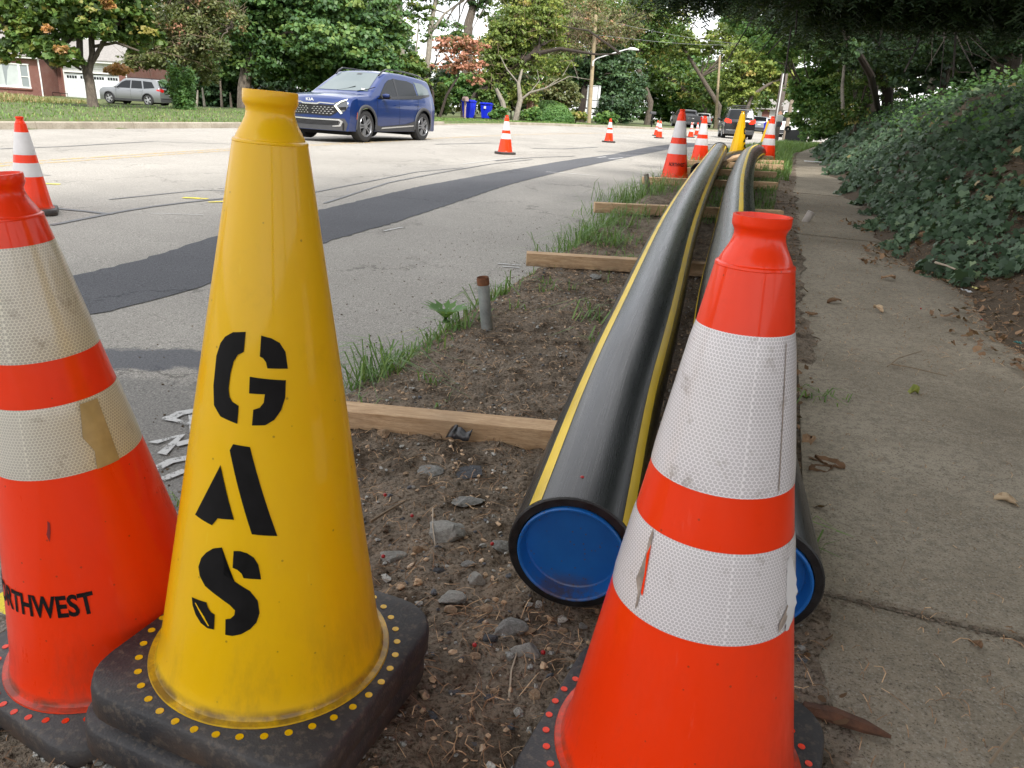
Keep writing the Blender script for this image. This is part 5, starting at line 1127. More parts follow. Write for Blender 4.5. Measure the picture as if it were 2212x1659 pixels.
# ================================================================== STONES, LEAVES, LITTER
def rock_mesh(seed, cuts=9, flat=.6, sub=2):
    rg = np.random.default_rng(seed); bm = bmesh.new(); bmesh.ops.create_icosphere(bm, subdivisions=sub, radius=1)
    pl = [(Vector(unit(rg.normal(size=3))), .42+.38*rg.random()) for _ in range(cuts+4)]
    for v in bm.verts:
        for n, d in pl:
            k = v.co.dot(n)
            if k > d: v.co -= n*(k-d)
        v.co *= 1.12+.16*mnoise.noise(v.co*2.6+Vector((seed, 0, 0)))+.07*mnoise.noise(v.co*6+Vector((seed, 0, 0))); v.co.z *= flat
    me = bpy.data.meshes.new('stone'); bm.to_mesh(me); bm.free(); return me
def stonemat(name, a, b, sc=18):
    t = NT(name); co = t.coord(); f = t.noise(sc*.02*10, 6, .75, co); g = t.noise(sc*.6, 5, .8, co)
    c = t.mix(t.ramp(f, [(.38, 0), (.62, 1)]), a, b); c = t.mix(t.ramp(g, [(.60, 0), (.66, .7)]), c, (.50, .49, .46)); c = t.mix(t.ramp(g, [(.36, .75), (.44, 0)]), c, (.055, .045, .035))
    t.set(Base_Color=c, Roughness=.85); t.bump(g, .7, .08); return t.m
S_GREY = stonemat('grey_schist', (.22, .22, .205), (.40, .395, .37)); S_DARK = stonemat('dark_slate', (.06, .065, .075), (.12, .125, .14)); S_TAN = stonemat('tan_stone', (.40, .26, .15), (.58, .42, .28), 8); S_PALE = stonemat('pale_granite', (.33, .325, .30), (.54, .53, .49), 26)
STN = 'stones lying in the dirt between the cones'
for k, (x, y, w, mt, fl, lab) in enumerate([
    (936, 1006, 57, S_GREY, .35, 'pale grey stone beside the flat dark slate below the nearest skid'), (1006, 1008, 76, S_DARK, .22, 'flat dark slate chip in front of the nearest skid'), (1011, 1066, 60, S_GREY, .3, 'thin grey stone just below the flat slate'),
    (962, 1142, 78, S_PALE, .55, 'large pale granite lump midway between yellow cone and left pipe'), (853, 1178, 56, S_PALE, .45, 'pale rounded stone close to the yellow cone side'), (912, 1170, 36, S_TAN, .75, 'tan stone touching the left side of the large granite lump'),
    (1084, 1170, 46, S_GREY, .6, 'grey stone just left of the left pipe cap'), (949, 1220, 26, S_DARK, .6, 'small blue black stone below the large granite lump'), (868, 1245, 26, S_TAN, .55, 'small tan stone above the back corner of the yellow cone base'),
    (1026, 1242, 42, S_PALE, .7, 'pale stone with dark underside left of the blue cap'), (971, 1286, 62, S_PALE, .45, 'long pale stone by the right corner of the yellow cone base'), (970, 1313, 34, S_TAN, .6, 'tan wedge stone at the corner of the yellow cone base'),
    (1050, 1309, 26, S_TAN, .8, 'upright tan stone below the left pipe cap'), (1100, 1352, 66, S_GREY, .45, 'broad grey stone half sunk below the left pipe cap'), (1140, 1405, 60, S_PALE, .7, 'white streaked quartz lump, largest below the left pipe'),
    (1146, 1350, 36, S_TAN, .5, 'brownish stone directly below the blue cap'), (1214, 1350, 24, S_TAN, .8, 'small tan pebble under the rim of the blue cap'), (1026, 1420, 24, S_TAN, .6, 'tan stone between the quartz lump and the yellow cone base'),
    (1155, 1512, 30, S_TAN, .8, 'tan upright stone by the left corner of the right cone base'), (1065, 1499, 18, S_TAN, .8, 'little tan pebble right of the yellow cone base'), (1039, 1332, 30, S_DARK, .5, 'blue grey flat stone left of the broad grey stone'), (1037, 1375, 30, S_TAN, .5, 'flat tan stone left of the broad grey stone'),
    (830, 933, 30, S_TAN, .75, 'round tan stone under the nearest skid near the yellow cone'), (943, 935, 30, S_TAN, .75, 'round tan stone against the nearest skid beside the tape scrap'), (1285, 617, 26, S_GREY, .5, 'grey stone beside the pipe in front of the second skid'), (875, 1010, 14, S_TAN, .6, 'tiny tan pebble below the round tan stones'),
    (213, 1640, 24, S_PALE, .6, 'white flecked stone in the dirt at the bottom left'), (1015, 1210, 30, S_GREY, .5, 'grey flat stone above the pale stone left of the cap'), (1260, 1345, 22, S_GREY, .6, 'grey pebble tucked under the left pipe'), (1060, 1380, 34, S_DARK, .6, 'dark stone left of the quartz lump')]):
    P = at(x, y, .085); s = 1661/((P-Vector((0, 0, H))).dot(F_)); r = w/2/s; me = rock_mesh(200+k, flat=fl, sub=3 if w > 40 else 2); me.materials.append(mt); me.polygons.foreach_set('use_smooth', [False]*len(me.polygons))
    o = link('stone', me, loc=(P.x, P.y, dirt_z(P.x, P.y)+r*fl*.30), rot=(rnd.uniform(-.15, .15), rnd.uniform(-.15, .15), rnd.uniform(-.4, .4))); o.scale = (r*1.2, r*.95, r*1.05); tag(o, lab, 'stone', STN)
# gravel: thousands of small chips joined
rg = np.random.default_rng(88); vs = []; fs = []; base = [rock_mesh(300+i, 6, .65, 1) for i in range(6)]; B = []
for m in base:
    co_ = np.empty(len(m.vertices)*3); m.vertices.foreach_get('co', co_); B.append((co_.reshape(-1, 3), [tuple(p.vertices) for p in m.polygons]))
V = []; F = []; MI = []; nv = 0
for i in range(9000):
    y = .42+4.2*rg.random()**1.5; x = xe(y)-.05+(xs(y)-xe(y)+.05)*rg.random(); r = .0026+.009*rg.random()**2.4
    if y < 1.5 and rg.random() < .4: r *= 1.5
    if math.hypot(x+.37, y-1.02) < .17 or math.hypot(x-.283, y-.926) < .17: continue
    co_, f = B[i % 6]; a = rg.random()*6.28; R = np.array([[math.cos(a), -math.sin(a), 0], [math.sin(a), math.cos(a), 0], [0, 0, 1]]); q = (co_*np.array([1, .6+.5*rg.random(), .8]))@R.T*r+np.array([x, y, dirt_z(x, y)+r*.2])
    V.append(q); F += [tuple(nv+j for j in t) for t in f]; MI += [int(rg.choice(5, p=[.34, .26, .12, .1, .18]))]*len(f); nv += len(q)
me = new_mesh('gravel', np.concatenate(V), F, [DIRT, S_TAN, S_DARK, S_PALE, S_GREY]); me.polygons.foreach_set('material_index', MI)
tag(link('gravel', me), 'small gravel and soil crumbs strewn over the dirt verge', 'gravel', kind='stuff')
# dark crumbs on the road edge
V = []; F = []; nv = 0
for i in range(900):
    y = 1.6+6*rg.random()**1.3; x = xe(y)-.02-1.1*rg.random()**2.2; r = .002+.005*rg.random()**2; co_, f = B[i % 6]; q = co_*r+np.array([x, y, G(x, y)+r*.3]); V.append(q); F += [tuple(nv+j for j in t) for t in f]; nv += len(q)
tag(link('road_crumbs', new_mesh('road_crumbs', np.concatenate(V), F, [DIRT])), 'soil crumbs washed onto the asphalt beside the verge', 'gravel', kind='stuff')
# single dead leaves
def leaf_obj(px, py, size, tint, lab, rz, grp='dead leaves lying on the sidewalk', shape=SH_CURL, dz=.118, cat='leaf', mat=None, name='dead_leaf', curl=1.0):
    P = at(px, py, dz); rr = random.Random(int(px*7+py)); vs = []; fs = []; nn = 8
    for i in range(nn+1):
        u = i/nn; w = .30*math.sin(PI*min(1, u*1.02+.02))**.8*(1+.25*math.sin(u*21+px))*(1-.25*u)
        for j in range(5):
            q = j/4*2-1; zz_ = (.16*q*q*(1+.5*math.sin(u*5+px))+.10*math.sin(u*4.5+py)+.05*rr.random())*curl; vs.append((q*w*size, (u-.5)*size, (zz_+.02)*size))
    for i in range(nn):
        for j in range(4): fs.append((i*5+j, i*5+j+1, i*5+j+6, i*5+j+5))
    me = new_mesh(name, vs, fs, mat or L_DEAD, True); at_ = me.attributes.new('tint', 'FLOAT', 'FACE'); at_.data.foreach_set('value', [min(1, max(0, tint+rr.uniform(-.12, .12))) for _ in fs])
    o = link(name, me, loc=P+Vector((0, 0, .003)), rot=(0, 0, rz)); sd = o.modifiers.new('solid', 'SOLIDIFY'); sd.thickness = .0008; return tag(o, lab, cat, grp)
for a in [(1918, 603, .085, .72, 'brown curled leaf in the middle of the sidewalk, farthest of the single ones', 1.3), (1896, 671, .075, .9, 'pale crinkled leaf on the sidewalk below the brown curled one', .3), (1801, 654, .085, .35, 'grey brown folded leaf near the left edge of the sidewalk', 1.8),
          (1752, 681, .06, .6, 'small reddish brown leaf at the left sidewalk edge', 1.2), (2178, 1092, .075, .97, 'large tan leaf near the right photo edge on the concrete', 1.2), (1790, 1008, .09, .45, 'big brown leaf leaning on the gutter beside the right pipe', .8), (1745, 960, .07, .75, 'tan leaf above the big brown leaf beside the right pipe', -.6),
          (1770, 1020, .08, .25, 'dark brown leaf under the big brown one by the pipe', 1.9), (2105, 1395, .03, .4, 'tiny brown leaf on the near sidewalk slab', .3), (2180, 1368, .03, .55, 'tiny reddish leaf on the near sidewalk slab by the photo edge', 1.3)]:
    leaf_obj(a[0], a[1], a[2], a[3], a[4], a[5])
leaf_obj(1967, 855, .05, .8, 'small folded yellow green leaf on the sidewalk', 1.5, mat=L_YELLOW, curl=2.2, name='green_leaf')
PAPER = flatmat('white_paper', (.62, .64, .66), .6)
for x, y, sx, sy, lab, mt, nm in [(2089, 628, .07, .028, 'white paper scrap in the litter at the foot of the bank', PAPER, 'paper_scrap'), (2106, 622, .035, .018, 'yellow leaf scrap beside the white paper scrap', flatmat('yellow_scrap', (.6, .55, .2), .6), 'yellow_scrap'), (2180, 610, .035, .03, 'crumpled clear wrapper in the litter near the photo edge', flatmat('clear_wrapper', (.5, .5, .5), .25), 'wrapper'), (2200, 740, .05, .02, 'teal plastic scrap at the right edge of the photo', flatmat('teal_scrap', (.05, .25, .25), .4), 'plastic_scrap')]:
    P = at(x, y, .15); P.z = max(P.z, ground_z(P.x, P.y)+.02); q = [(i*sx/4-sx/2, j*sy/2-sy/2, .006*math.sin(i*2+j*1.7)) for i in range(5) for j in range(3)]; o = link(nm, new_mesh(nm, q, [(i*3+j, i*3+j+1, (i+1)*3+j+1, (i+1)*3+j) for i in range(4) for j in range(2)], mt, True), loc=P, rot=(.1, .15, rnd.uniform(-.5, .5))); o.modifiers.new('solid', 'SOLIDIFY').thickness = .001; tag(o, lab, 'litter')
P = at(1770, 352, .13); pm = MB().box((0, 0, 0), (1.0, .16, .012)); o = pm.build('board_scrap', PAPER); o.location = P+Vector((.2, 0, .02)); o.rotation_euler = (0, 0, -.1); tag(o, 'long white board scrap lying across the sidewalk in the distance', 'board')
# twigs
def twig(pix, r, lab, mat=TWIG, dz=.125, name='twig'):
    P = [at(*p, dz)+Vector((0, 0, r)) for p in pix]; tag(MB().tube(P, [r*(1-.5*i/(len(P)-1)) for i in range(len(P))], 6).build(name, mat, smooth=True), lab, 'twig')
PALETWIG = flatmat('pale_twig', (.34, .28, .21), .8, var=.2)
twig([(2020, 570), (2045, 577), (2075, 590)], .009, 'thick pale stick in the litter at the foot of the bank', PALETWIG, .2)
twig([(2110, 672), (2150, 678), (2180, 690), (2205, 715)], .003, 'thin curved straw stem at the right edge of the sidewalk', PALETWIG)
twig([(2090, 713), (2150, 719), (2212, 719)], .003, 'long straight straw stem lying across to the photo edge', PALETWIG)
twig([(1917, 793), (1940, 775), (1990, 760)], .003, 'bent dark twig on the sidewalk joint'); twig([(1925, 788), (1965, 795), (2045, 814)], .0035, 'long dark twig lying below the sidewalk joint')
twig([(2138, 1650), (2165, 1612), (2205, 1570)], .0025, 'thin twig at the bottom right corner'); twig([(1955, 1210), (1945, 1235), (1975, 1268), (2030, 1310)], .0018, 'hair thin curved stem on the near slab')
twig([(940, 1180), (935, 1140), (935, 1100)][::-1], .002, 'fine straw beside the large granite lump', PALETWIG, .09); twig([(1100, 1510), (1105, 1450), (1120, 1400)], .0025, 'bent straw standing between the base corners', PALETWIG, .09)
twig([(800, 1130), (840, 1105), (875, 1085)], .004, 'dark root like twig right of the yellow cone', TWIG, .09)
# splintered bark in the joint
tag(MB().tube([at(1735, 1530, .13), at(1800, 1545, .13), at(1870, 1570, .13), at(1925, 1592, .13)], [.012, .014, .011, .003], 6).build('bark_splinter', flatmat('red_brown_bark', (.10, .045, .025), .9, var=.5, scale=40, bump=.6), smooth=True), 'long reddish bark splinter in the sidewalk joint beside the right cone', 'bark')
# joint dirt of the sidewalk
rg = np.random.default_rng(90)
def pl_joint(rg):
    u = rg.random(); yk = 1.435-(u*1.5)*.30+rg.normal()*.018; x = xs(yk)+1.5*u; return x, yk, G(x, yk)+.118
V = []; F = []; nv = 0
for i in range(1100):
    x, y, z = pl_joint(rg); r = .002+.005*rg.random()**2; co_, f = B[i % 6]; V.append(co_*np.array([1.2, .8, .5])*r+np.array([x, y, z])); F += [tuple(nv+j for j in t) for t in f]; nv += len(co_)
tag(link('joint_soil', new_mesh('joint_soil', np.concatenate(V), F, [DIRT])), 'dark soil filling the wide joint across the sidewalk', 'soil', kind='stuff')
BERRY = flatmat('red_berry', (.35, .01, .012), .35)
bme = bpy.data.meshes.new('berry'); bb = bmesh.new(); bmesh.ops.create_icosphere(bb, subdivisions=2, radius=.0048); bb.to_mesh(bme); bb.free(); bme.materials.append(BERRY); bme.polygons.foreach_set('use_smooth', [True]*len(bme.polygons))
for x, y in [(832, 1072), (890, 1117), (828, 1205), (1025, 1397), (1173, 1413), (1063, 1178)]:
    o = link('red_berry', bme, loc=at(x, y, .09)+Vector((0, 0, .004))); tag(o, 'small red berry lying in the dirt between yellow cone and left pipe', 'berry', 'red berries in the dirt')
for x, y in [(1989, 668), (1969, 827), (2120, 692), (2070, 2)][:3]:
    o = link('red_berry', bme, loc=at(x, y, .118)+Vector((0, 0, .004))); tag(o, 'small red berry lying on the concrete sidewalk', 'berry', 'red berries on the sidewalk')
Pq = None
v = ray(1246, 1049); c_ = Vector((0, 0, H)); 
o = link('red_berry', bme, loc=(.155, 1.42, .246+.1345)); tag(o, 'red berry resting on top of the left black pipe just behind its cap', 'berry')
# ================================================================== VEHICLES
def paintmat(name, c, metal=.35, rough=.28, flake=.0):
    t = NT(name); t.set(Base_Color=c, Metallic=metal, Roughness=rough); t.b.inputs['Coat Weight'].default_value = .7; t.b.inputs['Coat Roughness'].default_value = .03
    co = t.coord(); f = t.noise(3, 4, .6, co); X, Y, Z = t.sep(co); d = t.math('MULTIPLY', t.ramp(Z, [(.2, .16), (.6, .0)]), t.ramp(f, [(.35, .3), (.7, 1)])); t.set(Base_Color=t.mix(d, c, (.18, .16, .13))); return t.m
GLASS = flatmat('car_glass', (.010, .012, .014), .10, spec=.28); GLASS_L = flatmat('windscreen_glass', (.10, .13, .135), .06, spec=.8)
CLAD = flatmat('grey_plastic_cladding', (.045, .046, .05), .6, var=.15); TYRE = flatmat('tyre_rubber', (.022, .022, .023), .8, var=.2, scale=20); CHROME = flatmat('bright_metal', (.62, .62, .62), .22, .9); DARKIN = flatmat('dark_gap', (.006, .006, .006), .9)
ALLOY = flatmat('alloy_rim', (.50, .51, .53), .3, .7); DARKALLOY = flatmat('dark_alloy_rim', (.24, .245, .26), .3, .6); BLACKG = flatmat('gloss_black', (.012, .012, .014), .15); LENS = flatmat('clear_lens', (.12, .13, .15), .08, spec=.7)
DRL = flatmat('day_light_bar', (.9, .9, .75), .4, emit=(1, .98, .6), es=.35); TAIL_ON = flatmat('lit_tail_light', (.6, .02, .01), .3, emit=(1, .018, .004), es=1.3); TAIL = flatmat('red_lens', (.45, .01, .01), .15); WHITEP = flatmat('white_plate', (.60, .62, .60), .5); AMBER = flatmat('amber_reflector', (.5, .12, .02), .2)
class Car:
    def __init__(s, name, label, loc, heading, L, W, prof, zb, z0, axles, rw, paint, cat='car', group=None, tumble=.30, front_c=.26, rear_c=.10, rim=None, wheels=True, spokes=5, wd=.24, clad=None, track=None):
        s.L, s.W, s.prof, s.zb, s.z0, s.ax, s.rw, s.tum, s.fc, s.rc = L, W, prof, zb, z0, axles, rw, tumble, front_c, rear_c
        s.root = tag(empty(name, loc, (0, 0, heading)), label, cat, group); s.paint = paint
        xs_ = list(np.arange(-L/2, L/2+.001, .045)); xs_[-1] = L/2; s.N = None; V = []; Ra = rw+.055
        sec0 = [s.section(x) for x in xs_]; n = len(sec0[0]); bm = bmesh.new(); grid = {}
        for sg in (1, -1):
            for i, x in enumerate(xs_):
                for j, (y, z) in enumerate(sec0[i]):
                    X, Z = x, z
                    inside = False
                    if j < 14:
                        for a in axles:
                            dx, dz = X-a, Z-rw
                            dd = math.hypot(dx, dz)
                            if dd < Ra:
                                inside = dd < Ra-.03; k = Ra/max(dd, 1e-4)
                                X = a+dx*k; Z = rw+dz*k
                                if Z < z0: Z = max(Z, z0-.02)
                    yy = np.interp(Z, [p[1] for p in sec0[i][:14]], [p[0] for p in sec0[i][:14]]) if j < 14 else y
                    X2 = s.bend(X, yy); grid[sg, i, j] = (bm.verts.new((X2, sg*yy, Z)), inside)
        for sg in (1, -1):
            for i in range(len(xs_)-1):
                for j in range(n-1):
                    q = [grid[sg, i, j], grid[sg, i+1, j], grid[sg, i+1, j+1], grid[sg, i, j+1]]
                    if sum(p[1] for p in q) >= 3: continue
                    try: bm.faces.new([p[0] for p in (q if sg == 1 else q[::-1])])
                    except ValueError: pass
        # ends
        for i, sgn in ((0, -1), (len(xs_)-1, 1)):
            m = 8; x = xs_[i]; rows = []
            for j in range(n):
                y, z = sec0[i][j]; rows.append([bm.verts.new((s.bend(x, abs(y*(1-2*k/m))), y*(1-2*k/m), z)) for k in range(m+1)])
            for a, b in zip(rows, rows[1:]):
                for k in range(m):
                    try: bm.faces.new((a[k], a[k+1], b[k+1], b[k]))
                    except ValueError: pass
        bmesh.ops.remove_doubles(bm, verts=bm.verts, dist=.0015); bmesh.ops.recalc_face_normals(bm, faces=bm.faces)
        for f in bm.faces: f.smooth = True
        for e in bm.edges:
            if len(e.link_faces) == 2 and e.calc_face_angle(0) > math.radians(32): e.smooth = False
        me = bpy.data.meshes.new('body'); bm.to_mesh(me); bm.free(); me.materials.append(paint); link('body', me, s.root)
        # floor and dark wells
        mb = MB(); mb.box((0, 0, z0+.10), (L-.35, W*1.7, .16)); 
        for a in axles: mb.box((a, 0, rw+.06), (rw*2.25, W*1.50, rw*1.55))
        mb.build('underbody', DARKIN, s.root)
        tr = track or W-.13
        if wheels:
            for a in axles:
                for sg in (1, -1):
                    R = Matrix.Rotation(-PI/2*sg, 3, 'X'); c = (a, sg*(tr-.0), rw)
                    w = MB().lathe([(rw*.64, -wd/2), (rw*.95, -wd/2), (rw, -wd/2+.03), (rw, wd/2-.04), (rw*.965, wd/2-.012), (rw*.80, wd/2+.005), (rw*.68, wd/2-.005), (rw*.66, wd/2-.05), (rw*.64, 0)], 36, rot=R).build('wheel', TYRE, s.root, loc=c, smooth=True)
                    rm = MB().lathe([(rw*.675, wd/2-.006), (rw*.66, wd/2+.002), (rw*.635, wd/2-.012), (rw*.62, wd/2-.06)], 36, rot=R); 
                    for k in range(spokes):
                        t = 2*PI*k/spokes; P = [(.05, -.035), (rw*.64, -.058), (rw*.64, -.012), (.05, -.012)]
                        for sd in (1, -1):
                            pts = []
                            for (a_, b_) in P: b2 = b_*sd; pts.append((a_*math.cos(t)-b2*math.sin(t), a_*math.sin(t)+b2*math.cos(t)))
                            rm.prism(pts if sd == 1 else pts[::-1], wd/2-.045, wd/2-.008, mat=R)
                    rm.lathe([(.075, wd/2-.03), (.07, wd/2-.002), (.001, wd/2)], 16, rot=R); rm.build('rim', rim or ALLOY, w, smooth=True)
                    MB().lathe([(rw*.63, wd/2-.07), (.001, wd/2-.075)], 24, rot=R).build('wheel_disc', DARKIN, w)
    def bend(s, x, y):
        f = sm(s.L/2-.75, s.L/2, x); r = sm(s.L/2-.7, s.L/2, -x); k = (min(1.0, abs(y)/s.W))**2.3
        return x-f*s.fc*k+r*s.rc*k
    def top(s, x): return float(np.interp(x, [p[0] for p in s.prof], [p[1] for p in s.prof]))
    def wside(s, x, z):
        e = 1-.035*sm(s.L/2-.9, s.L/2, abs(x)); w = s.W*e; zb = s.zb
        if z < zb: return w*(1-.055*max(0, (.60-z)/.4)**1.6-.030*max(0, (z-.72)/(zb-.70))**2)
        return w*.968-(z-zb)*s.tum
    def section(s, x):
        T = s.top(x); zs = min(s.zb, T-.055); P = []
        for k in range(14): z = s.z0+(zs-s.z0)*k/13; P.append((s.wside(x, z), z))
        if T-s.zb > .12:
            for k in range(1, 6): z = s.zb+(T-.075-s.zb)*k/5; P.append((s.wside(x, z), z))
        else:
            for k in range(1, 6): P.append((P[13][0]-.004*k, zs+(.02 if T-zs > .03 else .01)*k/5*max(.0, (T-.03-zs)/.03)))
        w, z = P[-1]; 
        for k in range(1, 5): a = k/4*PI/2; P.append((w-.10*(1-math.cos(a)), z+(T-.012-z)*math.sin(a)))
        w = P[-1][0]
        for k in range(1, 5): u = k/4; P.append((w*(1-u), T-.012+.03*(1-(1-u)**2)))
        return P
    def zt(s, x, y):
        P = s.section(x)[13:]; return float(np.interp(-abs(y), [-p[0] for p in P], [p[1] for p in P]))
    def patch(s, name, kind, polys, mat, off=.006, parent=None, step=.07, both=True):
        bm = bmesh.new()
        for P in polys:
            bm.faces.new([bm.verts.new((a, b, 0)) for a, b in P])
        bmesh.ops.triangulate(bm, faces=bm.faces)
        for ax in (0, 1):
            lo = min(v.co[ax] for v in bm.verts); hi = max(v.co[ax] for v in bm.verts); x = lo+step
            while x < hi:
                no = (1, 0, 0) if ax == 0 else (0, 1, 0); co = (x, 0, 0) if ax == 0 else (0, x, 0); bmesh.ops.bisect_plane(bm, geom=bm.verts[:]+bm.edges[:]+bm.faces[:], plane_co=co, plane_no=no); x += step
        base = [(v.co.x, v.co.y) for v in bm.verts]; fs = [[v.index for v in f.verts] for f in bm.faces] if False else None
        bm.verts.index_update(); fs = [[v.index for v in f.verts] for f in bm.faces]; bm.free(); out = []
        for sg in ((1, -1) if both else (1,)):
            vs = []
            for a, b in base:
                if kind == 'side': y = s.wside(a, b)+off; vs.append((s.bend(a, y), sg*y, b))
                elif kind == 'top': vs.append((s.bend(a, b), sg*b, s.zt(a, b)+off))
                elif kind == 'front': vs.append((s.bend(s.L/2, a)+off, sg*a, b))
                elif kind == 'rear': vs.append((s.bend(-s.L/2, a)-off, sg*a, b))
            me = new_mesh(name, vs, fs, mat, False); b_ = bmesh.new(); b_.from_mesh(me); bmesh.ops.recalc_face_normals(b_, faces=b_.faces)
            cen = Vector((0, 0, .7)); 
            if b_.faces and sum((f.calc_center_median()-cen).dot(f.normal) for f in b_.faces) < 0: bmesh.ops.reverse_faces(b_, faces=b_.faces)
            b_.to_mesh(me); b_.free(); out.append(link(name, me, parent or s.root))
        return out
    def arch(s, mat, r1, w=.07):
        for a in s.ax:
            for sg in (1, -1):
                vs = []; fs = []; n = 22
                for k in range(n+1):
                    t = -.18+(PI+.36)*k/n
                    for q, (rr, o) in enumerate(((r1, .012), (r1+.004, .028), (r1+w, .024), (r1+w+.005, .004))):
                        x = a+rr*math.cos(t); z = max(s.z0+.0, s.rw+rr*math.sin(t)); y = s.wside(x, max(z, s.z0))+o; vs.append((s.bend(x, y), sg*y, z))
                for k in range(n):
                    for q in range(3): i = k*4+q; fs.append((i, i+1, i+5, i+4))
                me = new_mesh('arch_trim', vs, fs, mat, True); link('arch_trim', me, s.root)
def ground_at(P, dz=0): return Vector((P.x, P.y, G(P.x, P.y)+dz))
# ---- blue crossover
BLUE = paintmat('blue_metallic_paint', (.001, .022, .13), .25, .3)
prof = [(-2.33, .92), (-2.31, 1.08), (-2.24, 1.20), (-2.03, 1.45), (-1.88, 1.535), (-1.2, 1.60), (-.5, 1.64), (.0, 1.645), (.25, 1.61), (.75, 1.34), (1.12, 1.12), (1.22, 1.08), (1.8, 1.035), (2.15, .98), (2.29, .90), (2.33, .80)]
k = Car('car', 'bright blue crossover driving towards the camera behind the yellow cone', (-3.99, 20.07, .185), math.radians(-112.2), 4.66, .93, prof, .98, .24, (1.43, -1.32), .365, BLUE, group=None, rim=DARKALLOY, spokes=5, front_c=.30, rear_c=.38)
k.root.scale = (.955,)*3
k.patch('windshield', 'top', [[(.30, 0), (.30, .56), (1.06, .72), (1.09, .4), (1.11, 0)]], GLASS_L, .008)
k.patch('side_window', 'side', [[(.80, 1.04), (.40, 1.36), (.20, 1.455), (-.02, 1.49), (-.05, 1.04)]], GLASS)
k.patch('side_window', 'side', [[(-.12, 1.05), (-.09, 1.49), (-.70, 1.475), (-1.0, 1.42), (-1.08, 1.10)]], GLASS)
k.patch('side_window', 'side', [[(-1.15, 1.11), (-1.08, 1.42), (-1.0, 1.465), (-1.45, 1.44), (-1.78, 1.31), (-1.84, 1.20)]], GLASS_L)
k.patch('window_trim', 'side', [[(.90, 1.0), (.86, 1.03), (-1.86, 1.19), (-1.90, 1.16), (-1.1, 1.05), (0, 1.01)]], BLACKG, .009)
k.patch('pillar_trim', 'side', [[(-.05, 1.03), (-.02, 1.50), (-.09, 1.50), (-.12, 1.04)]], BLACKG, .010)
k.patch('rear_window', 'top', [[(-2.18, 0), (-2.18, .66), (-1.95, .60), (-1.95, 0)]], GLASS, .008)
k.patch('lower_cladding', 'side', [[(1.02, .25), (1.0, .40), (.75, .36), (-.4, .42), (-.86, .50), (-.9, .25)]], CLAD, .012)
k.patch('sill_strip', 'side', [[(.75, .30), (.72, .335), (-.8, .40), (-.8, .365)]], CHROME, .018)
k.patch('door_seam', 'side', [[(.95, .42), (.93, 1.0), (.92, 1.0), (.94, .42)], [(-.09, .40), (-.085, .98), (-.095, .98), (-.10, .40)], [(-1.08, 1.03), (-.92, .62), (-.93, .62), (-1.09, 1.03)]], DARKIN, .004)
k.patch('door_handle', 'side', [[(.12, .86), (.12, .89), (-.06, .895), (-.06, .87)], [(-.92, .90), (-.92, .93), (-1.1, .935), (-1.1, .91)]], BLUE, .035)
k.arch(CLAD, .405, .075)
k.patch('grille', 'front', [[(0, .58), (.50, .56), (.66, .66), (.60, .80), (0, .80)]], BLACKG, .012)
k.patch('grille_bar', 'front', [[(0, .80), (.20, .80), (.28, .83), (.60, .82), (.60, .845), (.26, .855), (.18, .83), (0, .83)]], CHROME, .025)
for r_ in range(4):
    gp = [[(.04+.09*c_+.04*(r_ % 2), .605+.045*r_), (.10+.09*c_+.04*(r_ % 2), .605+.045*r_), (.08+.09*c_+.04*(r_ % 2), .625+.045*r_)] for c_ in range(6)]
    k.patch('grille_mesh', 'front', gp, CHROME, .02, step=.5)
k.patch('headlight', 'front', [[(.64, .70), (.60, .86), (.84, .92), (.88, .80), (.80, .68), (.72, .64)]], LENS, .014)
k.patch('headlight_lens', 'front', [[(.72, .70), (.68, .76), (.84, .78), (.84, .72)]], BLACKG, .022)
k.patch('light_bar', 'front', [[(.60, .79), (.74, .90), (.88, .955), (.87, .93), (.74, .87), (.65, .79), (.77, .635), (.735, .615)]], DRL, .034)
k.patch('bumper_lower', 'front', [[(0, .25), (.82, .25), (.86, .40), (.80, .52), (0, .50)]], CLAD, .010)
k.patch('bumper_trim', 'front', [[(0, .495), (.70, .50), (.77, .45), (.72, .34), (.55, .33), (.55, .35), (.69, .37), (.72, .44), (.67, .47), (0, .465)]], CHROME, .022)
k.patch('air_intake', 'front', [[(0, .36), (.66, .37), (.68, .45), (0, .455)]], DARKIN, .017)
for z in (.375, .40, .425): k.patch('intake_slat', 'front', [[(0, z), (.66, z+.002), (.66, z+.010), (0, z+.008)]], CLAD, .024)
k.patch('side_marker', 'side', [[(1.93, .50), (1.90, .66), (1.93, .68), (1.97, .52)]], AMBER, .014)
k.patch('taillight', 'rear', [[(.62, .98), (.62, 1.04), (.84, 1.05), (.84, .97)]], TAIL, -.01)
bd = text_mesh('KIA'); bm = bmesh.new(); bm.from_mesh(bd)
for v in bm.verts: y, z = v.co.x*.145-.155, v.co.y*.09+.872; v.co = Vector((k.bend(2.33, y)-.028, y, z))
bm.to_mesh(bd); bm.free(); bd.materials.append(flatmat('badge_silver', (.75, .75, .75), .25, .5)); link('badge', bd, k.root)
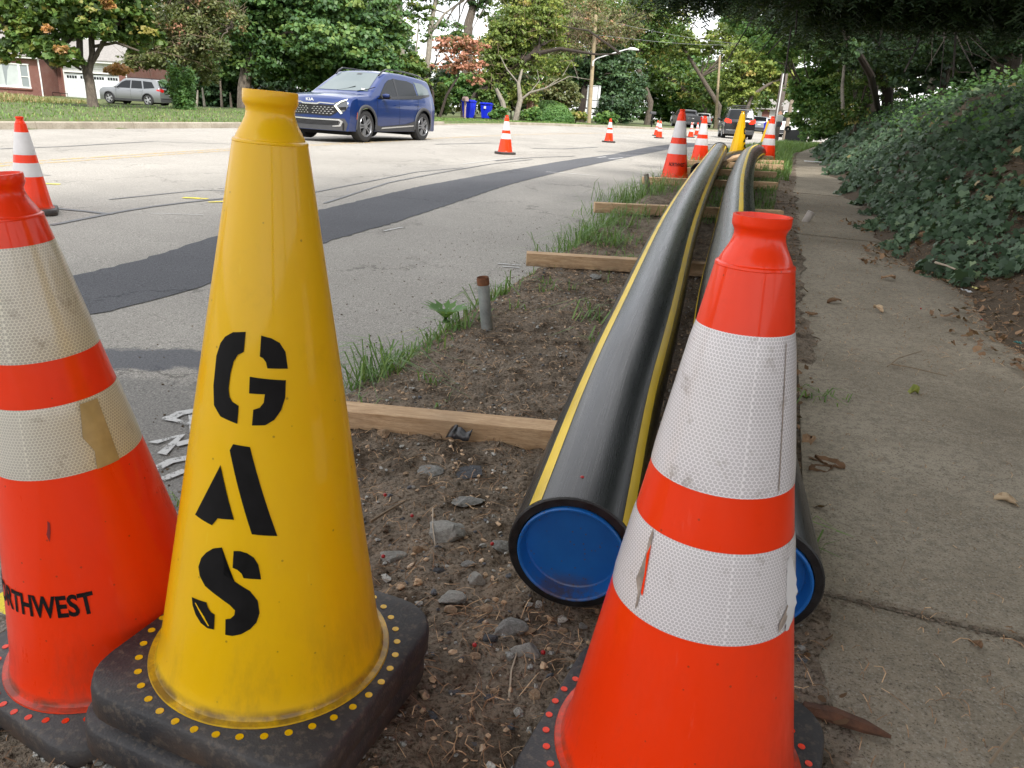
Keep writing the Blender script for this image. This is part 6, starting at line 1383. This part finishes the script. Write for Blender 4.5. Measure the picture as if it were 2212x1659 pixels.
for sg in (1, -1):
    MB().tube([(.42, sg*.62, 1.54), (.30, sg*.635, 1.63), (.1, sg*.65, 1.70), (-.8, sg*.64, 1.69), (-1.5, sg*.63, 1.64), (-1.8, sg*.62, 1.56)], .019, 6).build('roof_rail', BLACKG, k.root, smooth=True)
    m_ = MB(); m_.lathe([(.001, -.11), (.06, -.10), (.085, -.04), (.088, .03), (.07, .09), (.001, .10)], 14, rot=Matrix(((.62, 0, 0), (0, 0, 1), (0, .75, 0)))); m_.build('mirror', BLACKG, k.root, loc=(.66, sg*1.02, 1.06), smooth=True)
    MB().tube([(.68, sg*.87, 1.0), (.67, sg*.97, 1.02)], .02, 6).build('mirror_arm', BLACKG, k.root)
    MB().lathe([(.001, -.10), (.058, -.09), (.074, -.04), (.075, .03), (.06, .085), (.001, .095)], 14, rot=Matrix(((.5, 0, 0), (0, 0, 1), (0, .62, 0)))).build('mirror_shell', BLUE, k.root, loc=(.69, sg*1.02, 1.08), smooth=True)
for y0 in (.45, -.12): MB().tube([(1.10, y0, 1.15), (1.02, y0+.25, 1.20), (.94, y0+.42, 1.26)], .009, 5).build('wiper', DARKIN, k.root)
k.patch('windscreen_sticker', 'top', [[(.98, .50), (.98, .60), (1.03, .62), (1.03, .52)]], WHITEP, .012, both=False)
k.patch('mirror_on_glass', 'top', [[(.36, -.02), (.36, .12), (.42, .12), (.42, -.02)]], CLAD, .011, both=False)

def suv(name, label, loc, head, paint, L=5.05, W=1.0, Hh=1.78, lit=False, rack=False, wheels=True, zb=1.06, tail='blade', plate=True, vents=False, rim=None, group='vehicles farther along the road'):
    s = L/2; prof = [(-s, .98), (-s+.05, 1.10), (-s+.15, 1.22), (-s+.38, Hh-.12), (-s+.55, Hh-.045), (-s+1.3, Hh-.01), (.1, Hh), (.42, Hh-.05), (1.10, zb+.16), (1.25, zb+.10), (s-.35, zb+.03), (s-.08, zb-.08), (s, zb-.2)]
    c = Car(name, label, loc, head, L, W, prof, zb, .26, (s-.95, -s+1.08), .375, paint, group=group, front_c=.22, rear_c=.12, rim=rim)
    c.patch('side_window', 'side', [[(.98, zb+.05), (.55, Hh-.28), (.25, Hh-.17), (-.12, Hh-.15), (-.12, zb+.05)]], GLASS)
    c.patch('side_window', 'side', [[(-.20, zb+.05), (-.20, Hh-.15), (-.95, Hh-.16), (-1.08, zb+.06)]], GLASS)
    c.patch('side_window', 'side', [[(-1.18, zb+.06), (-1.06, Hh-.16), (-1.75, Hh-.2), (-2.02, zb+.14)]], GLASS)
    c.patch('rear_window', 'top', [[(-s+.11, 0), (-s+.11, W*.76), (-s+.40, W*.66), (-s+.42, 0)]], GLASS, .03)
    c.patch('windshield', 'top', [[(.48, 0), (.48, .62), (1.12, .78), (1.16, 0)]], GLASS, .009)
    c.patch('lower_cladding', 'side', [[(s-1.42, .27), (s-1.42, .42), (-s+1.55, .42), (-s+1.55, .27)]], CLAD, .010)
    c.patch('rear_bumper', 'rear', [[(0, .30), (W*.93, .30), (W*.93, .56), (0, .56)]], CLAD, .014); c.patch('bumper_slot', 'rear', [[(0, .50), (W*.8, .50), (W*.8, .53), (0, .53)]], CHROME if lit else DARKIN, .022)
    if plate: c.patch('licence_plate', 'rear', [[(0, .78), (.17, .78), (.17, .92), (0, .92)]], WHITEP, .02)
    c.patch('door_seam', 'side', [[(-.155, .42), (-.155, zb), (-.165, zb), (-.165, .42)], [(1.0, .42), (1.0, zb), (.99, zb), (.99, .42)], [(-1.1, zb), (-1.0, .65), (-1.01, .65), (-1.11, zb)]], DARKIN, .004)
    c.patch('door_handle', 'side', [[(.08, .93), (.08, .96), (-.10, .965), (-.10, .94)], [(-.85, .95), (-.85, .98), (-1.03, .985), (-1.03, .96)]], paint, .03)
    c.arch(CLAD, .415, .06)
    c.patch('taillight', 'rear', [[(W*.55, .93), (W*.60, 1.12), (W*.92, 1.20), (W*.97, 1.0), (W*.80, .93)]] if tail == 'blade' else [[(W*.70, .92), (W*.70, 1.08), (W*.96, 1.10), (W*.96, .92)]], TAIL_ON if lit else TAIL, .016)
    c.patch('taillight_wrap', 'side', [[(-s+.03, 1.0), (-s+.03, 1.14), (-s+.34, 1.10), (-s+.26, 1.02)]], TAIL_ON if lit else TAIL, .014)
    for sg in (1, -1):
        MB().lathe([(.001, -.12), (.07, -.10), (.09, 0), (.07, .1), (.001, .11)], 12, rot=Matrix(((.6, 0, 0), (0, 0, 1), (0, .8, 0)))).build('mirror', paint if not lit else BLACKG, c.root, loc=(.9, sg*(W+.1), zb+.09), smooth=True)
        MB().tube([(.4, sg*.66, Hh-.02), (.2, sg*.68, Hh+.045), (-1.5, sg*.66, Hh+.03), (-1.8, sg*.64, Hh-.06)], .018, 6).build('roof_rail', BLACKG if not lit else CHROME, c.root, smooth=True)
    return c
SILVER = paintmat('silver_paint', (.22, .23, .24), .6, .3); BLACKP = paintmat('black_paint', (.014, .014, .016), .2, .22); GREYP = paintmat('pale_grey_paint', (.30, .33, .38), .4, .3); WHITEPAINT = paintmat('white_paint', (.72, .73, .74), .0, .35); CHAR = paintmat('charcoal_paint', (.035, .037, .042), .3, .3)
P = pd(300, 226, 55); suv('parked_car', 'silver SUV parked beside the garage of the brick house', Vector((P.x, P.y, ground_z(P.x, P.y)+.0)), math.radians(170), SILVER, group=None)
P = pd(1586, 299, 45); c = suv('car', 'black SUV with glowing tail lights and a roof rack behind the far yellow cone', ground_at(P), math.radians(90-9), BLACKP, L=4.95, W=.97, Hh=1.80, lit=True)
c.root.scale = (.89,)*3
c.patch('brake_light', 'rear', [[(0, 1.60), (.16, 1.60), (.16, 1.64), (0, 1.64)]], TAIL_ON, -.40)
c.patch('rear_wiper', 'top', [[(-2.31, -.05), (-2.31, .42), (-2.29, .42), (-2.29, -.05)]], DARKIN, .02, both=False)
c.patch('badge', 'rear', [[(0, 1.0), (.06, 1.0), (.05, 1.04), (0, 1.05)]], CHROME, .022); MB().lathe([(.045, -.06), (.05, .0), (.04, .0), (.04, -.05)], 12, rot=Matrix.Rotation(-PI/2, 3, 'Y')).build('exhaust_tip', CHROME, c.root, loc=(-2.50, .62, .36))
rk = MB(); 
for y in (-.55, .55): rk.tube([(.3, y, 1.90), (-1.3, y, 1.90)], .02, 6)
for x in (.3, 0, -.3, -.6, -.9, -1.3): rk.tube([(x, -.55, 1.90), (x, .55, 1.90)], .018, 6)
rk.tube([(-1.3, -.55, 1.99), (-1.3, .55, 1.99)], .025, 6); rk.build('roof_rack', CLAD, c.root)
P = pd(1637, 289, 84); suv('parked_car', 'pale grey SUV seen from behind, between the black SUV and the orange cone', ground_at(P), math.radians(90-16), GREYP, L=4.7, W=.93, Hh=1.68)
P = pd(1662, 288, 96); suv('parked_car', 'light blue white car roof showing behind the pale grey SUV', ground_at(P), math.radians(90-22), WHITEPAINT, L=4.7, W=.93, Hh=1.66)
P = pd(1709, 292, 62); suv('work_van', 'white work van beyond the second leaning pole, partly behind the ivy', ground_at(P), math.radians(90-20), WHITEPAINT, L=5.3, W=1.0, Hh=2.0, zb=1.15, tail='box', group=None)['x'] if False else suv('work_van', 'white work van beyond the second leaning pole, partly behind the ivy', ground_at(P), math.radians(90-20), WHITEPAINT, L=5.3, W=1.0, Hh=2.0, zb=1.15, tail='box')
def pickup(label, P, head, paint, grp='vehicles farther along the road'):
    L = 5.9; s = L/2; pr = [(-s, 1.30), (-s+.02, 1.33), (-1.05, 1.34), (-1.0, 1.36), (-.98, 1.80), (-.8, 1.90), (.1, 1.93), (.5, 1.88), (1.15, 1.42), (1.3, 1.34), (2.6, 1.24), (2.9, 1.15), (s, 1.0)]
    c = Car('pickup_truck', label, P, head, L, 1.01, pr, 1.28, .42, (1.98, -1.70), .40, paint, cat='truck', group=grp, tumble=.22, front_c=.15, rear_c=.04)
    c.patch('side_window', 'side', [[(1.0, 1.33), (.55, 1.72), (.05, 1.80), (.05, 1.33)]], GLASS); c.patch('side_window', 'side', [[(-.03, 1.33), (-.03, 1.80), (-.75, 1.78), (-.85, 1.33)]], GLASS)
    c.patch('windshield', 'top', [[(.56, 0), (.56, .62), (1.12, .75), (1.16, 0)]], GLASS, .01)
    c.patch('tailgate', 'rear', [[(0, .80), (.78, .80), (.78, 1.28), (0, 1.28)]], paint, .02); c.patch('bumper', 'rear', [[(0, .52), (.95, .52), (.95, .70), (0, .70)]], CLAD, .05); c.patch('taillight', 'rear', [[(.82, .92), (.82, 1.27), (.98, 1.27), (.98, .92)]], TAIL, .02)
    c.patch('licence_plate', 'rear', [[(0, .56), (.16, .56), (.16, .66), (0, .66)]], WHITEP, .06); c.patch('badge', 'rear', [[(0, 1.01), (.12, 1.02), (.10, 1.08), (0, 1.09)]], CHROME, .03)
    MB().box((-2.0, 0, 1.335), (1.75, 1.62, .02)).build('bed_opening', DARKIN, c.root); MB().box((-.985, 0, 1.60), (.03, 1.35, .36)).build('rear_window', GLASS, c.root); MB().box((-1.03, 0, 1.70), (.03, 1.5, .05)).box((-1.03, .7, 1.52), (.04, .05, .36)).box((-1.03, -.7, 1.52), (.04, .05, .36)).build('headache_rack', BLACKG, c.root)
    c.arch(CLAD, .44, .06)
    for sg in (1, -1): MB().box((.95, sg*1.17, 1.42), (.10, .2, .26)).build('mirror', paint, c.root, bevel=.02)
    return c
P = pd(1478, 281, 84); pickup('dark grey pickup truck driving away left of the NORTHWEST cone', ground_at(P), math.radians(90+4), CHAR)
P = pd(1515, 277, 108); pickup('white pickup truck just beyond the dark grey one', ground_at(P), math.radians(90-6), WHITEPAINT)

# ================================================================== STREET THINGS
def bin_(label, P, rz, colr, h=1.08, rot=None, group=None, name='wheeled_bin'):
    r = tag(empty(name, P, rot or (0, 0, rz)), label, 'bin', group); m = flatmat('bin_plastic_'+name, colr, .45, var=.12, scale=3) if (colr not in _bm) else _bm[colr]; _bm[colr] = m
    def ring(w, d, z): return [(-w, -d, z), (w, -d, z), (w, d, z), (-w, d, z)]
    R = [ring(.24, .27, .06), ring(.29, .33, h*.55), ring(.315, .37, h*.86), ring(.345, .40, h*.865), ring(.345, .40, h*.90)]; vs = sum(R, []); fs = [(i*4+j, i*4+(j+1) % 4, (i+1)*4+(j+1) % 4, (i+1)*4+j) for i in range(4) for j in range(4)]+[(3, 2, 1, 0)]
    b = link('tub', new_mesh('tub', vs, fs, m), r); b.modifiers.new('bevel', 'BEVEL').width = .015
    MB().prism([(-.36, -.42), (.36, -.42), (.36, .36), (-.36, .36)], h*.90+.003, h*.94).prism([(-.33, -.36), (.33, -.36), (.30, .30), (-.30, .30)], h*.94, h*.99).build('lid', m, r, bevel=.012)
    MB().tube([(-.28, .44, h*.9), (.28, .44, h*.9)], .02, 8).build('handle', m, r)
    for sg in (1, -1): MB().lathe([(.12, -.03), (.13, -.02), (.13, .02), (.12, .03), (.03, .03)], 18, rot=Matrix.Rotation(PI/2, 3, 'Y')).build('wheel', TYRE, r, loc=(sg*.26, .33, .13))
    MB().box((.0, -.385, h*.70), (.14, .012, .16)).build('sticker', WHITEP, r)
    return r
_bm = {}
BB = (.004, .022, .62)
P = pd(1012, 251, 49); P.z = ground_z(P.x, P.y); bin_('larger blue wheeled bin behind the mailbox post', P, math.radians(-28), BB, 1.14, group='blue bins on the grass strip')
P = pd(1050, 252, 50); P.z = ground_z(P.x, P.y); bin_('blue wheeled bin to the right, slightly lower than its neighbour', P, math.radians(-12), BB, 1.02, group='blue bins on the grass strip')
P = pd(1693, 296, 35); P.z = ground_z(P.x, P.y)+.32; bin_('black wheeled bin lying on its side at the end of the sidewalk', P, 0, (.02, .022, .025), 1.0, rot=(math.radians(90), 0, math.radians(70)))
P = pd(1659, 281, 74); P.z = G(P.x, P.y); bin_('bright blue bin partly hidden behind the orange cone on the grass', P, .4, BB, 1.1)
P = pd(1004, 248, 46.5); P.z = ground_z(P.x, P.y); mbx = tag(empty('mailbox', P, (0, 0, .5)), 'faded pinkish mailbox on a post in front of the larger blue bin', 'mailbox'); PINK = flatmat('faded_pink_wood', (.30, .22, .21), .8, var=.2)
MB().box((0, 0, .5), (.10, .10, 1.04)).build('post', PINK, mbx); MB().prism([(-.11, 0), (.11, 0), (.11, .14), (.08, .22), (0, .25), (-.08, .22), (-.11, .14)], -.25, .25, mat=Matrix(((1, 0, 0), (0, 0, 1), (0, 1, 0)))).build('box', PINK, mbx, loc=(0, 0, 1.02))
P = pd(1408, 266, 62); P.z = ground_z(P.x, P.y); mb2 = tag(empty('mailbox', P, (0, 0, .3)), 'black mailbox on a black post right of the white signboard', 'mailbox'); MB().box((0, 0, .55), (.09, .09, 1.1)).build('post', BLACKG, mb2); MB().prism([(-.1, 0), (.1, 0), (.1, .12), (.07, .2), (-.07, .2), (-.1, .12)], -.24, .24, mat=Matrix(((0, 0, 1), (1, 0, 0), (0, 1, 0)))).build('box', CLAD, mb2, loc=(0, 0, 1.1))
# signboard seen from the back
P = pd(1277, 266, 66); P.z = ground_z(P.x, P.y); s_ = 66/1661; sb = tag(empty('signboard', P, (0, 0, math.radians(-8))), 'white signboard seen from behind with two small panels below on thin posts', 'sign'); WM = flatmat('white_sign_metal', (.74, .76, .77), .5, var=.06); POST = flatmat('grey_post', (.30, .31, .32), .5, .4)
w = 28*s_/2
def zz(py): return (266-py)*s_
MB().box((0, 0, (zz(190)+zz(219))/2), (2*w, .03, zz(190)-zz(219)-.02)).build('panel', WM, sb); MB().box((-.02, 0, (zz(220)+zz(235))/2), (2*w, .03, zz(220)-zz(235)-.02)).build('panel', WM, sb)
MB().box((-.06, 0, zz(241)), (2*w, .03, 6.5*s_)).build('panel', WM, sb); MB().box((-.08, 0, zz(253)), (2*w, .03, 6.5*s_)).build('panel', WM, sb)
for x in (-.42, .36): MB().box((x, -.035, zz(190)/2-.05), (.05, .04, zz(190)+.1)).build('post', POST, sb)
for z in (zz(219.5), zz(192)): MB().box((0, -.028, z), (2*w, .02, .035)).build('rail', POST, sb)
MB().box((.22, -.02, zz(215)), (.16, .012, .02)).build('decal', flatmat('tan_decal', (.45, .28, .18), .6), sb)
# poles
POLEW = flatmat('weathered_pole_wood', (.27, .215, .13), .9, var=.25, scale=2.5, bump=.5); POLEG = flatmat('grey_pole_wood', (.12, .10, .085), .9, var=.35, scale=3, bump=.5)
def pole(label, p0, p1, r, mat, name='utility_pole', z0=None):
    a = p0.copy(); a.z = ground_z(a.x, a.y)-.2; r_ = tag(empty(name, a), label, 'pole'); MB().tube([Vector((0, 0, 0)), (p1-a)*.5, p1-a], [r, r*.9, r*.78], 12).build('pole_shaft', mat, r_, smooth=True); return r_, a
r_, a = pole('wooden street lamp pole with a long white arm over the road', pd(1272, 266, 64), pd(1287, 33, 64), .17, POLEW, 'street_lamp'); r_['category'] = 'street lamp'
d = 63.6; LA = flatmat('white_lamp_metal', (.66, .67, .68), .4, .2)
MB().tube([pd(1281, 140, d)-a, pd(1283, 131, d)-a, pd(1290, 126, d)-a, pd(1325, 115, d)-a, pd(1352, 107, d)-a, pd(1360, 106, d)-a], [.05, .05, .05, .045, .045, .045], 8).build('lamp_arm', LA, r_, smooth=True)
MB().tube([pd(1356, 106.5, d)-a, pd(1362, 105.5, d)-a, pd(1372, 106.5, d)-a, pd(1380, 108, d)-a], [.06, .12, .11, .04], 8).build('lamp_head', LA, r_, smooth=True)
MB().box(pd(1281, 137, d)-a, (.12, .12, .4)).build('bracket', LA, r_)
pole('slim tan utility pole right of the dark grey pickup truck', pd(1547, 268, 88), pd(1555, 120, 88), .16, POLEW)
dd = 34; r_, a = pole('leaning dark utility pole carrying a pale meter box and the number 2', pd(1675, 292, dd), pd(1706, 90, dd), .17, POLEG)
MB().tube([pd(1671, 292, dd-.3)-a, pd(1684, 215, dd-.3)-a, pd(1703, 90, dd-.3)-a], .026, 8).build('conduit', flatmat('pale_conduit', (.55, .55, .54), .5), r_, smooth=True)
MB().box(pd(1684, 256, dd-.35)-a, (.26, .14, .30)).build('meter_box', flatmat('pale_box', (.42, .45, .42), .5), r_, bevel=.02); MB().box(pd(1683, 268, dd-.3)-a, (.20, .14, .22)).build('lower_box', CLAD, r_, bevel=.02)
t2 = text_mesh('2'); o = link('number', t2, r_, loc=pd(1688, 229, dd-.22)-a, rot=(PI/2, 0, 0)); t2.materials.append(WHITEP); o.scale = (.2, .2, .2)
dm = MB().prism([(-.11, 0), (0, -.11), (.11, 0), (0, .11)], 0, .01, mat=Matrix(((1, 0, 0), (0, 0, -1), (0, 1, 0)))).build('diamond_sign', flatmat('orange_white_sign', (.6, .35, .25), .6), r_, loc=pd(1685.5, 245, dd-.25)-a)
pole('second leaning utility pole, browner and farther along the sidewalk', pd(1697, 283, 48), pd(1716, 190, 48), .14, flatmat('brown_pole_wood', (.20, .16, .12), .9, var=.3, scale=3))
for k_, (a_, b_, lab) in enumerate([((1286, 40, 64), (1700, 100, 88), 'upper thin overhead wire crossing above the street lamp arm'), ((1286, 75, 64), (1700, 92, 88), 'lower thin overhead wire running to the right above the pickup truck')]):
    A = pd(*a_); Bq = pd(*b_); tag(MB().tube([A.lerp(Bq, u/8)-Vector((0, 0, .5*math.sin(PI*u/8))) for u in range(9)], .012, 4).build('overhead_wire', POST), lab, 'wire')

# ================================================================== HOUSES
def brickmat(name, c1=(.20, .062, .042), c2=(.13, .036, .028), mort=(.30, .27, .24), sc=1.0):
    t = NT(name); uv = t.coord(); mp = t.n('Mapping'); t.l(uv, mp.inputs[0]); mp.inputs['Rotation'].default_value = (PI/2, 0, 0)
    X, Y, Z = t.sep(uv); cb = t.n('CombineXYZ'); t.l(t.math('ADD', X, Y), cb.inputs[0]); t.l(Z, cb.inputs[1]); b = t.n('TexBrick'); t.l(cb.outputs[0], b.inputs['Vector']); b.inputs['Color1'].default_value = (*c1, 1); b.inputs['Color2'].default_value = (*c2, 1); b.inputs['Mortar'].default_value = (*mort, 1)
    b.inputs['Scale'].default_value = 1; b.inputs['Brick Width'].default_value = .21; b.inputs['Row Height'].default_value = .073; b.inputs['Mortar Size'].default_value = .010
    c = t.mix(t.noise(2, 4, .6), b.outputs['Color'], tuple(x*.7 for x in c1)); t.set(Base_Color=c, Roughness=.9); inv = t.math('SUBTRACT', 1.0, b.outputs['Fac']); t.bump(inv, .4, .01); return t.m
BRICK = brickmat('red_brick'); WTRIM = flatmat('white_house_trim', (.70, .70, .68), .6, var=.08, scale=2); DOORW = flatmat('white_garage_door', (.62, .65, .66), .5, var=.06, scale=2)
def roofmat(name, c):
    t = NT(name); co = t.coord(); f = t.noise(7, 5, .7, co); X, Y, Z = t.sep(co); w = t.math('FRACT', t.math('MULTIPLY', Z, 9)); c1 = t.mix(t.ramp(f, [(.35, 0), (.65, 1)]), tuple(x*.7 for x in c), c); c1 = t.mix(t.ramp(w, [(.0, .5), (.15, 0)]), c1, tuple(x*.4 for x in c)); t.set(Base_Color=c1, Roughness=.95); return t.m
ROOF = roofmat('grey_shingles', (.27, .255, .24))
D0 = 60; P0 = pd(145, 223, D0); hz = min(P0.z, ground_z(P0.x, P0.y)); P0.z = P0.z; sc = 1661/D0
hs = tag(empty('brick_house', P0, (0, 0, math.radians(-6))), 'red brick house with a white garage door and grey roof behind the lawn tree', 'house')
def hu(px): return (px-145)/sc*1.0
def hv(py, px=145): return (223+(px-145)*.0645*.85-py)/sc
eh = 3.05
# brick bodies: left block stands forward of the garage
def wallbox(nm, u0, u1, z0, z1, y0, y1, mat, **kw): return MB().box(((u0+u1)/2, (y0+y1)/2, (z0+z1)/2), (u1-u0, y1-y0, z1-z0)).build(nm, mat, hs, **kw)
wallbox('wall', -11.5, -.80, -.8, eh, -1.5, 6, BRICK); wallbox('wall', -.80, 0.0, -.8, eh, .4, 6, BRICK); wallbox('wall', 4.62, 5.25, -.8, eh, -.1, 6, BRICK); wallbox('wall', 0, 4.62, 2.25, eh, .12, 6, BRICK); wallbox('wall', -.10, .0, -.8, eh, -.1, .4, BRICK)
for i in range(4): wallbox('garage_panel', .06, 4.56, -.02+i*.56, -.02+i*.56+.55, .10, .15, DOORW, bevel=.01)
for g in range(4):
    for q in range(4): wallbox('garage_window', .20+g*1.12+q*.215, .20+g*1.12+q*.215+.165, 1.86, 2.06, .085, .10, GLASS)
wallbox('door_frame', .0, .06, -.1, 2.3, -.02, .1, WTRIM); wallbox('door_frame', 4.56, 4.62, -.1, 2.3, -.02, .1, WTRIM)
for i in range(5): wallbox('siding_board', -.10, 4.62, 2.28+i*.155, 2.28+i*.155+.145, -.03-.012*(i % 2)*0, .12, WTRIM, bevel=.008)
wallbox('fascia', -.78, 5.4, eh, eh+.20, -.45, -.40, WTRIM); wallbox('soffit', -.78, 5.4, eh-.02, eh, -.44, .15, WTRIM); wallbox('fascia', -11.8, -.65, eh, eh+.2, -1.85, -1.80, WTRIM); wallbox('soffit', -11.8, -.65, eh-.02, eh, -1.80, -1.5, WTRIM)
MB().tube([(-.76, -1.62, eh), (-.74, -1.60, 1.5), (-.74, -1.60, -.6)], .05, 8).build('downspout', WTRIM, hs); MB().tube([(5.28, -.18, eh), (5.28, -.18, .3), (5.28, -.18, -.5)], .045, 8).build('downspout', WTRIM, hs)
def slope(u0, u1, y0, z0, y1, z1, nm='roof', inset=0): return link(nm, new_mesh(nm, [(u0, y0, z0), (u1, y0, z0), (u1-inset, y1, z1), (u0, y1, z1), (u0, y0, z0-.06), (u1, y0, z0-.06), (u1-inset, y1, z1-.06), (u0, y1, z1-.06)], [(0, 1, 2, 3), (7, 6, 5, 4), (0, 4, 5, 1), (1, 5, 6, 2), (2, 6, 7, 3), (3, 7, 4, 0)], ROOF), hs)
slope(-11.9, -.55, -1.9, eh+.18, 2.6, eh+2.25); slope(-.54, 5.5, -.5, eh+.19, 2.6, eh+1.75, inset=1.4); wallbox('gable', -.65, -.56, eh+.1, eh+1.0, -.4, 2.4, WTRIM)
slope(-11.9, 5.0, 7, eh+.1, 2.62, eh+1.7)
# picture window on the left block
def win(u0, u1, z0, z1, mull, y=-1.5):
    f = MB(); 
    f.box(((u0+u1)/2, y-.03, z1), (u1-u0+.16, .08, .10)).box(((u0+u1)/2, y-.03, z0), (u1-u0+.16, .10, .10)).box((u0, y-.03, (z0+z1)/2), (.08, .08, z1-z0)).box((u1, y-.03, (z0+z1)/2), (.08, .08, z1-z0))
    for m in mull: f.box((m, y-.035, (z0+z1)/2), (.16, .08, z1-z0))
    w_ = f.build('window', WTRIM, hs); MB().box(((u0+u1)/2, y-.006, (z0+z1)/2), (u1-u0, .012, z1-z0)).build('pane', flatmat('house_glass', (.22, .25, .26), .12, spec=.8), w_); return w_
wz0, wz1 = .98, 2.62
w_ = win(-5.6, -1.72, wz0, wz1, (-4.85, -2.45)); MB().box((-2.05, -1.545, 1.75), (.62, .03, .05)).box((-5.25, -1.545, 1.75), (.62, .03, .05)).build('sash_bar', WTRIM, w_)
MB().prism([(-5.75, wz0+.05), (-4.75, wz0+.05), (-4.85, wz1-.05), (-5.75, wz1-.05)], 0, .01, mat=Matrix(((1, 0, 0), (0, 0, -1), (0, 1, 0)))).prism([(-4.70, wz0+.05), (-3.52, wz0+.05), (-3.52, wz1-.05), (-4.2, wz1-.05), (-4.45, wz1-.5)], 0, .01, mat=Matrix(((1, 0, 0), (0, 0, -1), (0, 1, 0)))).build('curtain', flatmat('pale_curtain', (.42, .46, .45), .7, var=.12, scale=1.5), w_, loc=(1.0, -1.515, 0))
wallbox('sill', -5.8, -1.6, wz0-.17, wz0-.06, -1.58, -1.5, BRICK)
rl = MB(); 
for x in (-.75, -.1, .5): rl.tube([(x, -.5, -.5), (x, -.5, .75)], .02, 5)
rl.tube([(-.75, -.5, .75), (.5, -.5, .70)], .025, 5); rl.build('railing', BLACKG, hs)
nt = text_mesh('116'); o = link('house_number', nt, hs, loc=(1.9, -.045, 2.36), rot=(PI/2, 0, 0)); o.scale = (.2,)*3; nt.materials.append(CLAD)
# dark shed beyond the garage
P = pd(300, 175, 74); P.z = ground_z(P.x, P.y); sh = tag(empty('shed', P, (0, 0, .1)), 'dark grey outbuilding roof just right of the brick house', 'shed'); DG = flatmat('dark_slate_roof', (.07, .075, .08), .9, var=.2, scale=3)
MB().box((0, 0, 1.6), (4.2, 4, 3.2)).build('wall', flatmat('dark_blue_siding', (.05, .065, .08), .8, var=.15), sh); MB().prism([(-2.4, 3.2), (2.4, 3.2), (.2, 4.6)], -2.3, 2.3, mat=Matrix(((1, 0, 0), (0, 0, 1), (0, 1, 0)))).build('roof', DG, sh); MB().box((0, -2.06, 2.75), (3.6, .06, .12)).build('trim', DG, sh)
# far house at the end of the road
P = pd(1660, 268, 118); P.z = G(P.x, P.y); s2 = 118/1661; fh_ = tag(empty('far_house', P, (0, 0, math.radians(-10))), 'pale two storey house with a brick section at the far end of the road', 'house'); WS = flatmat('white_siding', (.60, .61, .58), .7, var=.08, scale=1.5)
def fb(nm, x0, x1, y0, y1, z0, z1, m): return MB().box(((x0+x1)/2, (y0+y1)/2, (z0+z1)/2), (x1-x0, y1-y0, z1-z0)).build(nm, m, fh_)
fb('wall', -1.2, 3.6, 0, 6, 0, 3.1, WS); fb('brick_wall', -1.2, -.1, -.1, 0, 1.2, 3.1, BRICK); fb('window', 1.1, 2.1, -.06, 0, 1.9, 2.8, GLASS); fb('window_frame', 1.0, 2.2, -.03, .0, 1.8, 2.9, WTRIM)
MB().add([(-1.8, -.6, 3.1), (4.2, -.6, 3.1), (4.2, 6.5, 3.1), (-1.8, 6.5, 3.1), (0, 2.5, 4.7), (2.4, 2.5, 4.7)], [(0, 1, 5, 4), (1, 2, 5), (2, 3, 4, 5), (3, 0, 4), (3, 2, 1, 0)]).build('roof', ROOF, fh_)
MB().add([(-2.8, -4, 1.25), (2.6, -4, 1.25), (1.8, 0, 2.0), (-1.5, 0, 2.0), (-2.8, -4, 1.1), (2.6, -4, 1.1), (1.8, 0, 1.85), (-1.5, 0, 1.85)], [(0, 1, 2, 3), (7, 6, 5, 4), (0, 4, 5, 1), (1, 5, 6, 2), (3, 7, 4, 0)]).build('porch_roof', ROOF, fh_); fb('garage_opening', -2.2, 2.2, -3.6, -.2, 0, 1.15, DARKIN)
